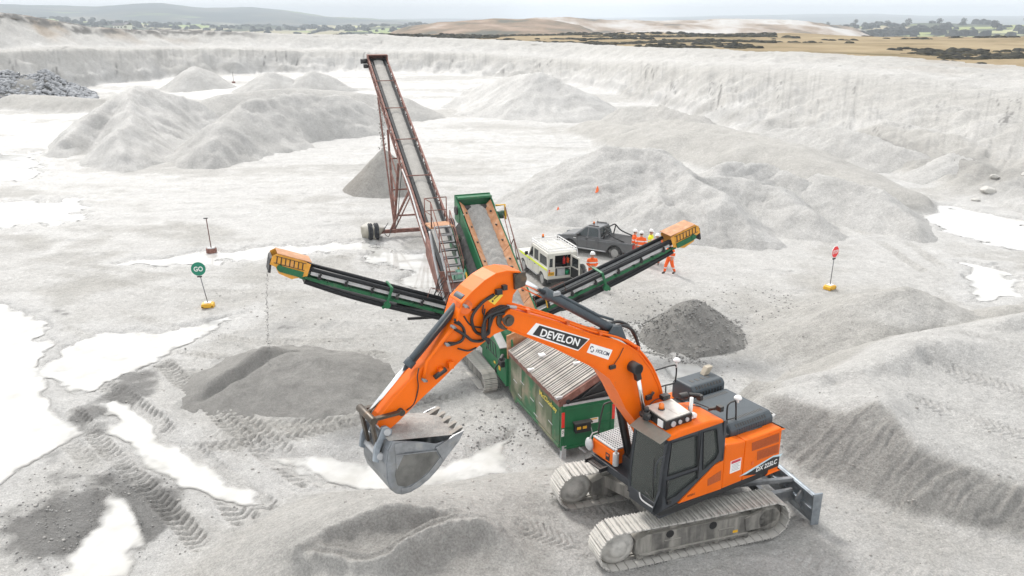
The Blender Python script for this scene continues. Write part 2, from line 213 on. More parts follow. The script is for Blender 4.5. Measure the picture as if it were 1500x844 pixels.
def ground_z(x, y, detail=True):
    x = np.asarray(x, float); y = np.asarray(y, float)
    r = np.hypot(x, y)
    far = ss(60, 140, r)
    rut = x * .62 + y * .78; run = x * .78 - y * .62
    z = .05 + .06 * fbm(x / 5., y / 5., 4, 1) + far * .35 * fbm(x / 18., y / 18., 3, 2)
    z = z + (.075 * fbm(rut / 1.1, run / 2.6, 4, 3) + .05 * np.abs(fbm(x / .8, y / .8, 3, 4)) - .012) * (.4 + .6 * ss(-.3, .3, fbm(x / 6., y / 6., 2, 5))) * (1 + ss(40, 100, r))
    bz, t1, t2, t3, face, rimd = bowl(x, y)
    z = z + bz
    near = r < 70
    zz = z.copy()
    # foreground working platform, dug heap, spoil banks
    wx = x + .5 * fbm(x / 2., y / 2., 3, 11); wy = y + .5 * fbm(x / 2. + 9, y / 2., 3, 12)
    big = .07 * fbm(x / 1.3, y / 1.3, 4, 13) + .06 * np.abs(fbm(x / .7 + 7, y / .7, 4, 14)) - .02
    h = np.full(x.shape, -9.); gm = np.zeros(x.shape); bw = np.zeros(x.shape)
    m = np.where((x > -11) & (x < 25.5) & (y > 7) & (y < 28))[0]
    if len(m):
        xx = x[m]; yy = y[m]; k = .35
        sx = xx + k * (wx[m] - xx) * .5; sy = yy + k * (wy[m] - yy) * .5
        hb = bench(sx, sy); dd = poly_sdf(xx, yy, DOM)
        hb = hb - 3 * ss(-1.2, .8, dd)
        fs = poly_sdf(sx, sy, FACE); g_ = ss(.05, -.25, fs)
        al = xx * .81 - yy * .59 - .55 * (xx * .59 + yy * .81)
        al = al + .28 * fbm(xx / 1.1, yy / 1.1, 3, 27); hb = hb + g_ * (.35 + .9 * ss(-.25, .35, fbm(xx / 1.4, yy / 1.4, 2, 28))) * (.08 - .17 * np.abs(perlin(al * 2.7, (xx * .59 + yy * .81) * .35, 21)) + .08 * perlin(al * 6.5, (xx * .59 + yy * .81) * .5, 22))
        b_ = np.maximum(ss(.05, -.15, poly_sdf(sx, sy, BOWL)), .8 * ss(.05, -.2, poly_sdf(sx, sy, BOWL2)))
        for Q, hh_, ww_, off in ((BOWL[:6], .10, .10, .0), (BOWL[6:] + BOWL[:1], .15, .10, .0), (BOWL[6:] + BOWL[:1], .11, .08, .24), (BOWL2[:4], .11, .10, .0), (BOWL2[:4], .10, .08, -.24)):
            sd_, al_ = side_dist(sx, sy, Q); hb = hb + hh_ * np.exp(-((sd_ - off) / ww_) ** 2) * np.maximum(al_, .25 * (np.abs(sd_) < 1)) * (1 + .5 * perlin(xx * 2, yy * 2, 25))
        # streaks and dozer ribs: bench round the tracks, flat top of the bank
        rb_ = ss(.35, .0, np.abs(hb - 1.9)) * ss(9.8, 11, xx) * (1 - g_)
        hb = hb + rb_ * .035 * perlin((xx * .75 + yy * .66) * 5.5, (xx * .66 - yy * .75) * .5, 24)
        h[m] = hb; gm[m] = g_; bw[m] = b_
    hp = ridge(wx, wy, [(14.8, 29, 2.5), (14.3, 28.8, 2.4)], .44, .1)
    hp = np.maximum(hp, ridge(x, y, [(16.5, 25.6, 2.5), (18.2, 26.2, 2.6), (20.5, 25.4, 2.5)], .52, .1))
    hp = np.maximum(hp, ridge(x, y, [(18.5, 22.6, 2.35), (21, 21, 2.5), (25, 19.5, 2.5)], .5, .1))
    hp = np.maximum(hp, ridge(x, y, [(19.5, 30, 1.4), (22, 29.2, 1.7), (26, 27, 1.8)], .5, .15))
    h = smax(h, hp, .08)
    # low banks in the middle distance
    for P, s, k in (([(13.8, 80, 1.9), (19.6, 72, 2.3), (23.4, 66, 2.1), (24.6, 60, 1.4), (25, 55, 1.2)], .42, 1.2), ([(9, 92, 1.2), (12, 84, 1.5)], .4, 1.), ([(31, 75, 1.8), (34, 70, 1.6)], .45, 1.), ([(34.6, 64.5, 1.8), (36, 62, 1.6)], .5, .6), ([(35, 60, 1.5)], .5, .6), ([(26, 74, 1.2), (22, 82, 1.5), (17, 92, 1.6)], .4, 1.), ([(-70, 118, 1.8), (-52, 112, 1.6), (-45, 112, 1.2)], .5, .8)):
        h = np.maximum(h, ridge(x + 1.2 * fbm(x / 6, y / 6, 3, 31), y + 1.2 * fbm(x / 6, y / 6, 3, 32), P, s, k))
    up = ss(.0, .35, h - z)
    z = smax(z, h + big * .7 * ss(0, .5, h), .05)
    pf = pud_field(x, y)
    dep = ss(.45, -.35, pf) * (1 - ss(.12, .5, h))
    z = z * (1 - .75 * dep) - dep * .15
    if detail:
        tz, cov = tracks(x, y)
        z = z + tz * (1 - ss(0, .3, dep))
        fine = .5 + .5 * ss(-.2, .3, fbm(x / 2.5, y / 2.5, 3, 51))
        z = z + (.018 * fbm(x * 2.2, y * 2.2, 3, 52) + .010 * perlin(x * 9, y * 9, 53)) * fine * ss(120, 30, r)
        # rough toe banks under the quarry face and blocks on the faces
        tb = np.exp(-((t1 - .12) / .12) ** 2) * (t1 > 0)
        z = z + tb * (.9 * np.abs(fbm(x / 3.5, y / 3.5, 4, 54)) )
    else: cov = np.zeros_like(z)
    return z, dict(pf=pf, dep=dep, up=up, cov=cov, t1=t1, t2=t2, t3=t3, face=face, rimd=rimd, h=h, gm=np.maximum(gm, bw))
# ---------------------------------------------------------------- materials
MATS = {}
def lin(c):
    if isinstance(c, str):
        c = c.lstrip('#'); c = tuple(int(c[i:i + 2], 16) / 255. for i in (0, 2, 4))
        return tuple(((v + .055) / 1.055) ** 2.4 if v > .04045 else v / 12.92 for v in c)
    return c
def pmat(name, color, rough=.5, metal=0., var=.12, scale=6., bump=0., bscale=40., dirt=0., dirtc=(.38, .365, .335), dscale=3., top=0., spec=.5, coat=0., streak=False):
    """painted / worn procedural surface: colour mottling, dust patches, dust on upward faces, fine relief"""
    if name in MATS: return MATS[name]
    m = bpy.data.materials.new(name); m.use_nodes = True; nt = m.node_tree; N = nt.nodes; L = nt.links
    b = N['Principled BSDF']; color = lin(color)
    b.inputs['Metallic'].default_value = metal; b.inputs['Specular IOR Level'].default_value = spec
    if coat: b.inputs['Coat Weight'].default_value = coat; b.inputs['Coat Roughness'].default_value = .15
    tc = N.new('ShaderNodeTexCoord')
    def noise(s, det=5, vec=None):
        n = N.new('ShaderNodeTexNoise'); n.inputs['Scale'].default_value = s; n.inputs['Detail'].default_value = det; n.inputs['Roughness'].default_value = .6
        L.new(vec or tc.outputs['Object'], n.inputs['Vector']); return n
    n1 = noise(scale)
    mr = N.new('ShaderNodeMapRange'); mr.inputs[1].default_value = .3; mr.inputs[2].default_value = .7; mr.inputs[3].default_value = 1 - var; mr.inputs[4].default_value = 1 + var
    L.new(n1.outputs['Fac'], mr.inputs[0])
    mul = N.new('ShaderNodeMix'); mul.data_type = 'RGBA'; mul.blend_type = 'MULTIPLY'; mul.inputs['Factor'].default_value = 1
    mul.inputs['A'].default_value = (*color, 1); L.new(mr.outputs[0], mul.inputs['B'])
    cur = mul.outputs['Result']; rcur = None
    if dirt > 0 or top > 0:
        vec = None
        if streak:
            mpn = N.new('ShaderNodeMapping'); mpn.inputs['Scale'].default_value = (1, 1, .12); L.new(tc.outputs['Object'], mpn.inputs['Vector']); vec = mpn.outputs[0]
        n2 = noise(dscale, 8, vec)
        r2 = N.new('ShaderNodeMapRange'); r2.inputs[1].default_value = .66 - dirt * .4; r2.inputs[2].default_value = .80 - dirt * .3; r2.inputs[3].default_value = 0; r2.inputs[4].default_value = min(.95, .35 + dirt)
        L.new(n2.outputs['Fac'], r2.inputs[0]); fac = r2.outputs[0]
        if top > 0:
            ge = N.new('ShaderNodeNewGeometry'); sx = N.new('ShaderNodeSeparateXYZ'); L.new(ge.outputs['Normal'], sx.inputs[0])
            n3 = noise(dscale * 2.3, 6)
            ad = N.new('ShaderNodeMath'); ad.operation = 'MULTIPLY_ADD'; ad.inputs[1].default_value = 1.2; L.new(n3.outputs['Fac'], ad.inputs[0]); L.new(sx.outputs['Z'], ad.inputs[2])
            r3 = N.new('ShaderNodeMapRange'); r3.inputs[1].default_value = .95; r3.inputs[2].default_value = 1.6; r3.inputs[4].default_value = top; L.new(ad.outputs[0], r3.inputs[0])
            mxx = N.new('ShaderNodeMath'); mxx.operation = 'MAXIMUM'; L.new(fac, mxx.inputs[0]); L.new(r3.outputs[0], mxx.inputs[1]); fac = mxx.outputs[0]
        dm = N.new('ShaderNodeMix'); dm.data_type = 'RGBA'; L.new(fac, dm.inputs['Factor']); L.new(cur, dm.inputs['A']); dm.inputs['B'].default_value = (*lin(dirtc), 1)
        cur = dm.outputs['Result']
        rm = N.new('ShaderNodeMapRange'); rm.inputs[3].default_value = rough; rm.inputs[4].default_value = .9; L.new(fac, rm.inputs[0]); rcur = rm.outputs[0]
    L.new(cur, b.inputs['Base Color'])
    if rcur: L.new(rcur, b.inputs['Roughness'])
    else: b.inputs['Roughness'].default_value = rough
    if bump > 0:
        n4 = noise(bscale, 6); bp = N.new('ShaderNodeBump'); bp.inputs['Strength'].default_value = bump; bp.inputs['Distance'].default_value = .02
        L.new(n4.outputs['Fac'], bp.inputs['Height']); L.new(bp.outputs[0], b.inputs['Normal'])
    MATS[name] = m; return m
def gmat(name, tint=(.06, .075, .07), rough=.06):
    if name in MATS: return MATS[name]
    m = bpy.data.materials.new(name); m.use_nodes = True; nt = m.node_tree; N = nt.nodes; L = nt.links; N.clear()
    o = N.new('ShaderNodeOutputMaterial'); g = N.new('ShaderNodeBsdfGlossy'); g.inputs['Roughness'].default_value = rough
    t = N.new('ShaderNodeBsdfTransparent'); t.inputs['Color'].default_value = (*[min(1, v * 9) for v in tint], 1)
    df = N.new('ShaderNodeBsdfDiffuse'); df.inputs['Color'].default_value = (*[min(1, v * 5) for v in tint], 1); tm = N.new('ShaderNodeMixShader'); tm.inputs[0].default_value = .13; L.new(t.outputs[0], tm.inputs[1]); L.new(df.outputs[0], tm.inputs[2]); t = tm
    fr = N.new('ShaderNodeFresnel'); fr.inputs['IOR'].default_value = 1.5
    mx = N.new('ShaderNodeMixShader'); L.new(fr.outputs[0], mx.inputs[0]); L.new(t.outputs[0], mx.inputs[1]); L.new(g.outputs[0], mx.inputs[2])
    L.new(mx.outputs[0], o.inputs['Surface']); MATS[name] = m; return m
def sand_mat(name, pale, sand, dark, coarse=1., bump=.6, bdist=.05):
    """loose clay-sand; colour attribute 'tone': r = dark wet gravel and painted shade, g = pale clay slurry and painted lit tops, b = tan/iron stain"""
    m = bpy.data.materials.new(name); m.use_nodes = True; nt = m.node_tree; N = nt.nodes; L = nt.links; b = N['Principled BSDF']
    at = N.new('ShaderNodeAttribute'); at.attribute_name = 'tone'; sp = N.new('ShaderNodeSeparateColor'); L.new(at.outputs['Color'], sp.inputs[0])
    ge = N.new('ShaderNodeNewGeometry')
    def noise(s, det=6, ro=.6):
        n = N.new('ShaderNodeTexNoise'); n.inputs['Scale'].default_value = s; n.inputs['Detail'].default_value = det; n.inputs['Roughness'].default_value = ro
        L.new(ge.outputs['Position'], n.inputs['Vector']); return n.outputs['Fac']
    def rng(v, a, c, lo, hi):
        r = N.new('ShaderNodeMapRange'); r.inputs[1].default_value = a; r.inputs[2].default_value = c; r.inputs[3].default_value = lo; r.inputs[4].default_value = hi; L.new(v, r.inputs[0]); return r.outputs[0]
    def mix(f, a, c, mode='MIX'):
        x = N.new('ShaderNodeMix'); x.data_type = 'RGBA'; x.blend_type = mode
        for s, v in (('Factor', f), ('A', a), ('B', c)):
            if isinstance(v, (int, float)): x.inputs[s].default_value = v
            elif isinstance(v, tuple): x.inputs[s].default_value = (*v, 1)
            else: L.new(v, x.inputs[s])
        return x.outputs['Result']
    c = mix(sp.outputs[1], sand, pale)
    c = mix(sp.outputs[2], c, (.30, .23, .16))
    c = mix(sp.outputs[0], c, dark)
    c = mix(1., c, rng(noise(.9 * coarse), .25, .75, .86, 1.10), 'MULTIPLY')
    c = mix(1., c, rng(noise(5. * coarse, 8, .72), .25, .75, .78, 1.2), 'MULTIPLY')
    c = mix(1., c, rng(noise(20. * coarse, 4, .75), .25, .75, .74, 1.26), 'MULTIPLY')
    c = mix(1., c, rng(noise(60. * coarse, 3, .7), .25, .75, .82, 1.18), 'MULTIPLY')
    L.new(c, b.inputs['Base Color']); b.inputs['Specular IOR Level'].default_value = .3
    L.new(rng(sp.outputs[1], .4, 1, .95, .38), b.inputs['Roughness'])
    ad = N.new('ShaderNodeMath'); ad.operation = 'MULTIPLY_ADD'; L.new(noise(2.2 * coarse, 6, .65), ad.inputs[0]); ad.inputs[1].default_value = .8; L.new(noise(11. * coarse, 10, .75), ad.inputs[2])
    bp = N.new('ShaderNodeBump'); bp.inputs['Strength'].default_value = bump; bp.inputs['Distance'].default_value = bdist; L.new(ad.outputs[0], bp.inputs['Height'])
    L.new(bp.outputs[0], b.inputs['Normal'])
    return m
PALE = (.535, .53, .515); SAND = (.432, .422, .398); DARK = (.135, .133, .127)
M_ground = sand_mat('clay_sand', PALE, SAND, DARK, 1., .95, .115)
M_pile = sand_mat('heaped_sand', PALE, SAND, DARK, 1.0, .95, .14)
M_gravel = sand_mat('heaped_gravel', PALE, SAND, DARK, 2.6, 1., .06)
# ---------------------------------------------------------------- mesh helpers
def tag(o, label=None, cat=None, group=None, kind=None):
    for k, v in (('label', label), ('category', cat), ('group', group), ('kind', kind)):
        if v: o[k] = v
    return o
def mesh_obj(name, V, Fq, mat, parent=None, smooth=False):
    me = bpy.data.meshes.new(name)
    V = np.asarray(V, np.float32); Fq = np.asarray(Fq, np.int32)
    me.vertices.add(len(V)); me.vertices.foreach_set('co', V.ravel())
    k = Fq.shape[1]; me.loops.add(Fq.size); me.polygons.add(len(Fq))
    me.loops.foreach_set('vertex_index', Fq.ravel()); me.polygons.foreach_set('loop_start', np.arange(0, Fq.size, k, dtype=np.int32))
    if smooth: me.polygons.foreach_set('use_smooth', np.ones(len(Fq), bool))
    me.update(calc_edges=True); me.materials.append(mat)
    o = bpy.data.objects.new(name, me); col.objects.link(o); o.parent = parent
    return o
def set_tone(o, rgb):
    a = o.data.attributes.new('tone', 'FLOAT_COLOR', 'POINT')
    c = np.ones((len(rgb), 4), np.float32); c[:, :3] = np.clip(rgb, 0, 1); a.data.foreach_set('color', c.ravel())
def grid_faces(nr, nc, keep=None):
    i = np.arange(nr - 1)[:, None] * nc + np.arange(nc - 1)[None]
    F = np.stack([i, i + 1, i + nc + 1, i + nc], -1).reshape(-1, 4)
    if keep is not None: F = F[keep.ravel()[F].any(1)]
    return F
# ---------------------------------------------------------------- the quarry ground: one sheet
az = np.radians(np.concatenate([np.linspace(-58, -36, 40)[:-1], np.linspace(-36, 36, 710), np.linspace(36, 58, 40)[1:]]))
rad = np.concatenate([np.geomspace(7.5, 14, 40)[:-1], np.geomspace(14, 60, 530)[:-1], np.geomspace(60, 260, 290)])
A, RR = np.meshgrid(az, rad); gx = (RR * np.sin(A)).ravel(); gy = (RR * np.cos(A)).ravel()
gz, gi = ground_z(gx, gy)
rgb = np.zeros((len(gx), 3))
kx = 1 + 2.2 * ss(40, 80, gy); big = fbm(gx / (9. * kx), gy / 9., 4, 61); med = fbm(gx / 2., gy / 2., 4, 62)
flat = 1 - ss(.05, .5, gi['h'])
pale = flat * (1 - gi['t1']) * (.35 * ss(40, 65, gy) + (1 - .35 * ss(40, 65, gy)) * ss(-.35, .3, big + .3 * med + .1)) * (.6 + .4 * ss(30, 55, gy))
pale = np.maximum(pale, flat * ss(2.0, .3, gi['pf'] + .5 * med))
pale = np.maximum(pale, .5 * gi['t2'] * (1 - gi['t3'])) + .08 * gi['t1'] * (1 + med)
pale = pale + .15 * ss(.1, .5, med) - .35 * gi['cov']
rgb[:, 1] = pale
dk = gi['t1'] * (1 - gi['t2']) * ss(.1, .5, np.abs(perlin(np.degrees(np.arctan2(gx, gy)) * 5, np.hypot(gx, gy) / 30., 63)) + .15 * med) * .3
wet = np.exp(-(((gx + 10.8) / 2.2) ** 2 + ((gy - 18.0) / 1.9) ** 2)) + .8 * np.exp(-(((gx + 13.2) / 1.) ** 2 + ((gy - 24.6) / 2.4) ** 2))
ta = np.degrees(np.arctan2(gx, gy)); wl = np.clip((ta + 5) / 35., 0, 1); tr_ = np.hypot(gx, gy)
crk = ss(.035, .008, np.abs(perlin(ta * (1.3 + .8 * wl) + .02 * tr_ + .5 * med, tr_ / 30. - .4 * wl * ta, 71))) * ss(.05, .25, perlin(ta * .7, tr_ / 14., 72)) * ss(.05, .2, gi['t1']) * (1 - gi['t2'])
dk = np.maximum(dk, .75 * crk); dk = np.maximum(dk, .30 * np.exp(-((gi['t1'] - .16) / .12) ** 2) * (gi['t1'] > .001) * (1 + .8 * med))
dk = np.maximum(dk, .5 * ss(.25, .5, med) * np.exp(-((gi['t3'] - .5) / .35) ** 2) * gi['t3'] * ss(-.1, .3, fbm(gx / 6., gy / 6., 2, 73)))
dk = np.maximum(dk, flat * ss(.25, .6, wet + .5 * med + .25 * fbm(gx * 1.5, gy * 1.5, 3, 68)) * .85)
dk = np.maximum(dk, flat * .35 * ss(.1, .55, med) * ss(20, 24, gy) * ss(36, 30, gy) * (np.abs(gx + 2) < 9))
dk = np.maximum(dk, .3 * flat * np.exp(-(((gx - 7.) / 3.2) ** 2 + ((gy - 31) / 3.) ** 2)) * (1 + med))
dk = np.maximum(dk, .22 * ss(.4, 1.2, gi['h']) * ss(25, 21, gy) * ss(-.2, .5, med + .2))
dk = np.maximum(dk, .33 * gi['gm'] * (1 + .6 * med))  # cut faces and bowls: damp sand plus their shade put into the colour
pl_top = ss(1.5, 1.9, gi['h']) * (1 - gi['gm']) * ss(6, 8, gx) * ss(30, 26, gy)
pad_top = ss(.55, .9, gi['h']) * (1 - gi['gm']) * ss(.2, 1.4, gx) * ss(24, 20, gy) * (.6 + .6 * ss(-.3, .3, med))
rgb[:, 1] = np.maximum(rgb[:, 1], np.maximum(.7 * pl_top, .6 * pad_top)); dk = dk * (1 - .85 * pl_top) * (1 - .8 * np.clip(pad_top, 0, 1))  # level tops paled, the brighter light on them put into the colour
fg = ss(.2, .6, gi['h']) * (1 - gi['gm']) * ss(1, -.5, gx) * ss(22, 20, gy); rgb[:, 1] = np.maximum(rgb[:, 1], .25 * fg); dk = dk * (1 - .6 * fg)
dk = np.maximum(dk, .16 * flat * (1 - gi['t1']) * ss(.12, .5, perlin((gx + .25 * gy) / 16., (gy - .12 * gx + 3 * perlin(gx / 20., gy / 20., 66)) / 1.1, 65) + .2 * med) * ss(36, 50, gy))
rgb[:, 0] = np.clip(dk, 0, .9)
aa = np.degrees(np.arctan2(gx, gy))
stain = gi['t3'] * ss(.02, .5, fbm(gx / 9., gy / 9., 3, 64) + .1) * (ss(-26, -29, aa) + ss(-18, -22, aa) * .8 + .35 * ss(15, 25, aa))
rgb[:, 2] = np.clip(stain * .8, 0, .7)
lip = ss(.62, .86, gi['t3'] + .12 * med) * ss(-15, -19, aa)
rgb[:, 0] = np.maximum(rgb[:, 0], lip * ss(-.4, .2, med + .1) * .98)
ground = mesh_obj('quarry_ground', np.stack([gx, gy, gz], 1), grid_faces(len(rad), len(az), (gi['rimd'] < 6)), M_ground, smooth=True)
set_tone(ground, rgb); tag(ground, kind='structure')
def gz_at(x, y): return float(ground_z(np.array([float(x)]), np.array([float(y)]))[0][0])
# milky clay water lying in the hollows
M_water = bpy.data.materials.new('milky_water'); M_water.use_nodes = True
wt = M_water.node_tree; wb = wt.nodes['Principled BSDF']; wb.inputs['Base Color'].default_value = (.56, .56, .54, 1); wb.inputs['Roughness'].default_value = .05; wb.inputs['IOR'].default_value = 1.33
wa = wt.nodes.new('ShaderNodeAttribute'); wa.attribute_name = 'depth'; wr_ = wt.nodes.new('ShaderNodeMapRange'); wr_.inputs[1].default_value = -.002; wr_.inputs[2].default_value = .085; wr_.interpolation_type = 'SMOOTHSTEP'
wnz = wt.nodes.new('ShaderNodeTexNoise'); wnz.inputs['Scale'].default_value = 1.3; wnz.inputs['Detail'].default_value = 5; wge = wt.nodes.new('ShaderNodeNewGeometry'); wt.links.new(wge.outputs['Position'], wnz.inputs['Vector'])
wc = wt.nodes.new('ShaderNodeValToRGB'); wc.color_ramp.elements[0].position = .3; wc.color_ramp.elements[0].color = (.47, .465, .44, 1); wc.color_ramp.elements[1].position = .6; wc.color_ramp.elements[1].color = (.57, .57, .555, 1); wt.links.new(wnz.outputs['Fac'], wc.inputs[0]); wt.links.new(wc.outputs[0], wb.inputs['Base Color'])
wt.links.new(wa.outputs['Fac'], wr_.inputs[0]); wt.links.new(wr_.outputs[0], wb.inputs['Alpha'])
for ip, grp in enumerate([['left', 'mid_left', 'tread', 'corner']] + [[k] for k in PUD if k not in ('left', 'mid_left', 'tread', 'corner')]):
    n = grp[0]; P = np.concatenate([np.array(PUD[k]) for k in grp]); c = P.mean(0); mg = .9 + .03 * c[1]; res = .08 if c[1] < 25 else (.12 if c[1] < 34 else .25)
    lev = -.052 - .0015 * ip
    x0, y0 = P.min(0) - mg; x1, y1 = P.max(0) + mg; nx_, ny_ = int((x1 - x0) / res) + 2, int((y1 - y0) / res) + 2
    X, Y = np.meshgrid(np.linspace(x0, x1, nx_), np.linspace(y0, y1, ny_)); x = X.ravel(); y = Y.ravel(); g = ground_z(x, y)[0]
    dpt = lev - g; keep = (dpt > -.015) & (np.min([poly_sdf(x, y, PUD[k]) for k in grp], 0) < mg)
    if not keep.any(): continue
    F = grid_faces(ny_, nx_, keep.reshape(ny_, nx_)); us = np.unique(F); rm = np.full(len(x), -1); rm[us] = np.arange(len(us))
    o = mesh_obj('puddle' if n[:4] != 'pond' else 'pond', np.stack([x[us], y[us], np.full(len(us), lev)], 1), rm[F], M_water, smooth=True)
    at = o.data.attributes.new('depth', 'FLOAT', 'POINT'); at.data.foreach_set('value', dpt[us].astype(np.float32)); tag(o, kind='structure')
# ---------------------------------------------------------------- country beyond the quarry
def land_mat(name, stops, scale, stretch=1., rough=.95, fields=None, bump=0.):
    m = bpy.data.materials.new(name); m.use_nodes = True; nt = m.node_tree; N = nt.nodes; L = nt.links; b = N['Principled BSDF']
    b.inputs['Roughness'].default_value = rough; b.inputs['Specular IOR Level'].default_value = .1
    ge = N.new('ShaderNodeNewGeometry'); mp = N.new('ShaderNodeMapping'); mp.inputs['Scale'].default_value = (1, 1 / stretch, 1.5); L.new(ge.outputs['Position'], mp.inputs['Vector'])
    n = N.new('ShaderNodeTexNoise'); n.inputs['Scale'].default_value = scale; n.inputs['Detail'].default_value = 9; n.inputs['Roughness'].default_value = .62; L.new(mp.outputs[0], n.inputs['Vector'])
    cr = N.new('ShaderNodeValToRGB'); el = cr.color_ramp.elements
    while len(el) < len(stops): el.new(.5)
    for e, (p, c) in zip(el, stops): e.position = p; e.color = (*lin(c), 1)
    L.new(n.outputs['Fac'], cr.inputs[0]); cur = cr.outputs[0]
    if fields:
        v = N.new('ShaderNodeTexVoronoi'); v.inputs['Scale'].default_value = fields[0]; L.new(mp.outputs[0], v.inputs['Vector'])
        sp = N.new('ShaderNodeSeparateColor'); L.new(v.outputs['Color'], sp.inputs[0])
        c2 = N.new('ShaderNodeValToRGB'); c2.color_ramp.interpolation = 'CONSTANT'; e2 = c2.color_ramp.elements
        while len(e2) < len(fields[1]): e2.new(.5)
        for e, (p, c) in zip(e2, fields[1]): e.position = p; e.color = (*lin(c), 1)
        L.new(sp.outputs[0], c2.inputs[0])
        n2 = N.new('ShaderNodeTexNoise'); n2.inputs['Scale'].default_value = fields[0] * .6; n2.inputs['Detail'].default_value = 6; L.new(mp.outputs[0], n2.inputs['Vector'])
        r = N.new('ShaderNodeMapRange'); r.inputs[1].default_value = fields[2]; r.inputs[2].default_value = fields[2] + .04; L.new(n2.outputs['Fac'], r.inputs[0])
        mx = N.new('ShaderNodeMix'); mx.data_type = 'RGBA'; L.new(r.outputs[0], mx.inputs['Factor']); L.new(c2.outputs[0], mx.inputs['A']); L.new(cur, mx.inputs['B']); cur = mx.outputs['Result']
    L.new(cur, b.inputs['Base Color']); return m
def land(name, mat, a0, a1, rings, nz_amp, nz_scale, seed, na=360, sub=14, tonefn=None):
    """polar sheet: rings = [(r or fn(a), z fn(a))..] interpolated"""
    a = np.linspace(a0, a1, na); Rr = []; Zz = []
    for (r0, z0), (r1, z1) in zip(rings[:-1], rings[1:]):
        f = lambda q, a=a: q(a) if callable(q) else np.full(a.shape, float(q))
        for k in range(sub):
            t = k / sub; Rr.append(f(r0) * (1 - t) + f(r1) * t); Zz.append(f(z0) * (1 - t) + f(z1) * t)
    Rr.append(f(r1)); Zz.append(f(z1)); Rr = np.array(Rr); Zz = np.array(Zz)
    X = Rr * np.sin(np.radians(a)); Y = Rr * np.cos(np.radians(a))
    Zz = Zz + nz_amp * fbm(X / nz_scale, Y / nz_scale, 5, seed)
    o = mesh_obj(name, np.stack([X.ravel(), Y.ravel(), Zz.ravel()], 1), grid_faces(len(Rr), na), mat, smooth=True)
    tag(o, kind='structure'); return o, (X, Y, Zz)
def cz(C, r, dz=0): return lambda a: CAMH - r * curve(C, a) + dz
MOORC = [(-60, .03), (-20, .03), (-12, .021), (-8.6, .0182), (-2.3, .0197), (4.1, .0181), (11.3, .0163), (16, .0174), (19.7, .0171), (23.7, .0187), (27.4, .0195), (30.9, .0178), (60, .018)]
M_moor = land_mat('moor_grass', [(.34, (.15, .12, .06)), (.5, (.27, .21, .125)), (.66, (.33, .265, .165))], .06, 1.)
rimr = lambda a: rim_rz(a)[0] - 1.5
moor, MG = land('moorland', M_moor, -56, 56, [(rimr, lambda a: rim_rz(a)[1] - .6), (lambda a: rim_rz(a)[0] + 4, lambda a: rim_rz(a)[1] - .35), (330, cz(MOORC, 330)), (480, lambda a: CAMH - 330 * curve(MOORC, a) - 9), (800, -30)], .7, 40, 201, 420, 16)
def ridgeland(name, mat, C, rf, r, rb, zf, amp, sc, seed, na=300, a0=None, a1=None):
    a0 = C[0][0] if a0 is None else a0; a1 = C[-1][0] if a1 is None else a1
    return land(name, mat, a0, a1, [(rf, zf), (r * .5 + rf * .5, lambda a: (CAMH - r * curve(C, a)) * .62 + zf * .38), (r, cz(C, r)), (rb, zf)], amp, sc, seed, na, 12)
M_spoil = land_mat('spoil_heath', [(.36, (.10, .10, .08)), (.47, (.20, .15, .10)), (.60, (.32, .23, .17)), (.7, (.42, .37, .32))], .03, 1.)
ridgeland('spoil_hill', M_spoil, [(-10.5, .03), (-8.4, .0178), (-6.8, .009), (-4.5, .0040), (-1.4, .0010), (2.3, .0024), (4.5, .008), (6, .02)], 560, 760, 1000, -14, 2.0, 50, 301)
M_q2 = land_mat('clay_pit', [(.36, (.10, .09, .07)), (.45, (.27, .20, .14)), (.54, (.44, .40, .36)), (.64, (.52, .51, .49)), (.72, (.34, .28, .22))], .016, 3.)
ridgeland('clay_pit_hill', M_q2, [(-1, .006), (1.4, .0017), (4.5, .0010), (9, .0031), (13.8, .0016), (18, .0016), (19.6, .0057), (21.7, .0112), (23, .02)], 800, 1150, 1500, -10, 5.0, 90, 302)
M_farm = land_mat('farmland', [(.4, (.03, .04, .025)), (.55, (.06, .07, .035)), (.7, (.10, .10, .06))], .01, 1., fields=(.0075, [(0, (.30, .33, .13)), (.25, (.07, .08, .04)), (.45, (.36, .31, .2)), (.65, (.42, .42, .22)), (.85, (.05, .06, .035))], .56))
ridgeland('farmland', M_farm, [(10, .012), (16.8, .0125), (21.6, .0085), (25.4, .0072), (30.7, .0055), (40, .004), (55, .004)], 700, 1700, 2300, -22, 5, 160, 303)
M_hill = land_mat('hill_farmland', [(.40, (.035, .045, .03)), (.5, (.09, .085, .05)), (.62, (.22, .18, .12)), (.72, (.25, .21, .15))], .0042, 1., fields=(.0052, [(0, (.27, .33, .12)), (.22, (.05, .06, .035)), (.4, (.40, .40, .2)), (.6, (.08, .09, .05)), (.8, (.33, .30, .2))], .60))
ridgeland('valley_farmland', M_hill, [(-56, -.002), (-33.9, -.0006), (-30.7, -.001), (-25.4, .0035), (-19.7, .0085), (-13.4, .0100), (-8.6, .0082), (-4, .008), (0, .012)], 700, 2000, 2600, -25, 9, 190, 304)
M_hill2 = land_mat('hill_moor', [(.38, (.03, .045, .045)), (.5, (.06, .075, .065)), (.62, (.14, .13, .10)), (.72, (.2, .18, .13))], .0035, 1., fields=(.0035, [(0, (.16, .20, .09)), (.25, (.04, .055, .06)), (.45, (.25, .25, .15)), (.6, (.05, .065, .07)), (.85, (.2, .19, .14))], .40))
ridgeland('moor_hill', M_hill2, [(-56, -.011), (-33.8, -.0112), (-30.6, -.0132), (-28.5, -.0125), (-25.7, -.0115), (-23.4, -.0142), (-21.9, -.0144), (-19.5, -.0105), (-16.7, -.0112), (-14.6, -.008), (-12.1, -.0012), (-9.4, .0004), (-6, .004)], 2300, 3600, 5000, -20, 7, 300, 305)
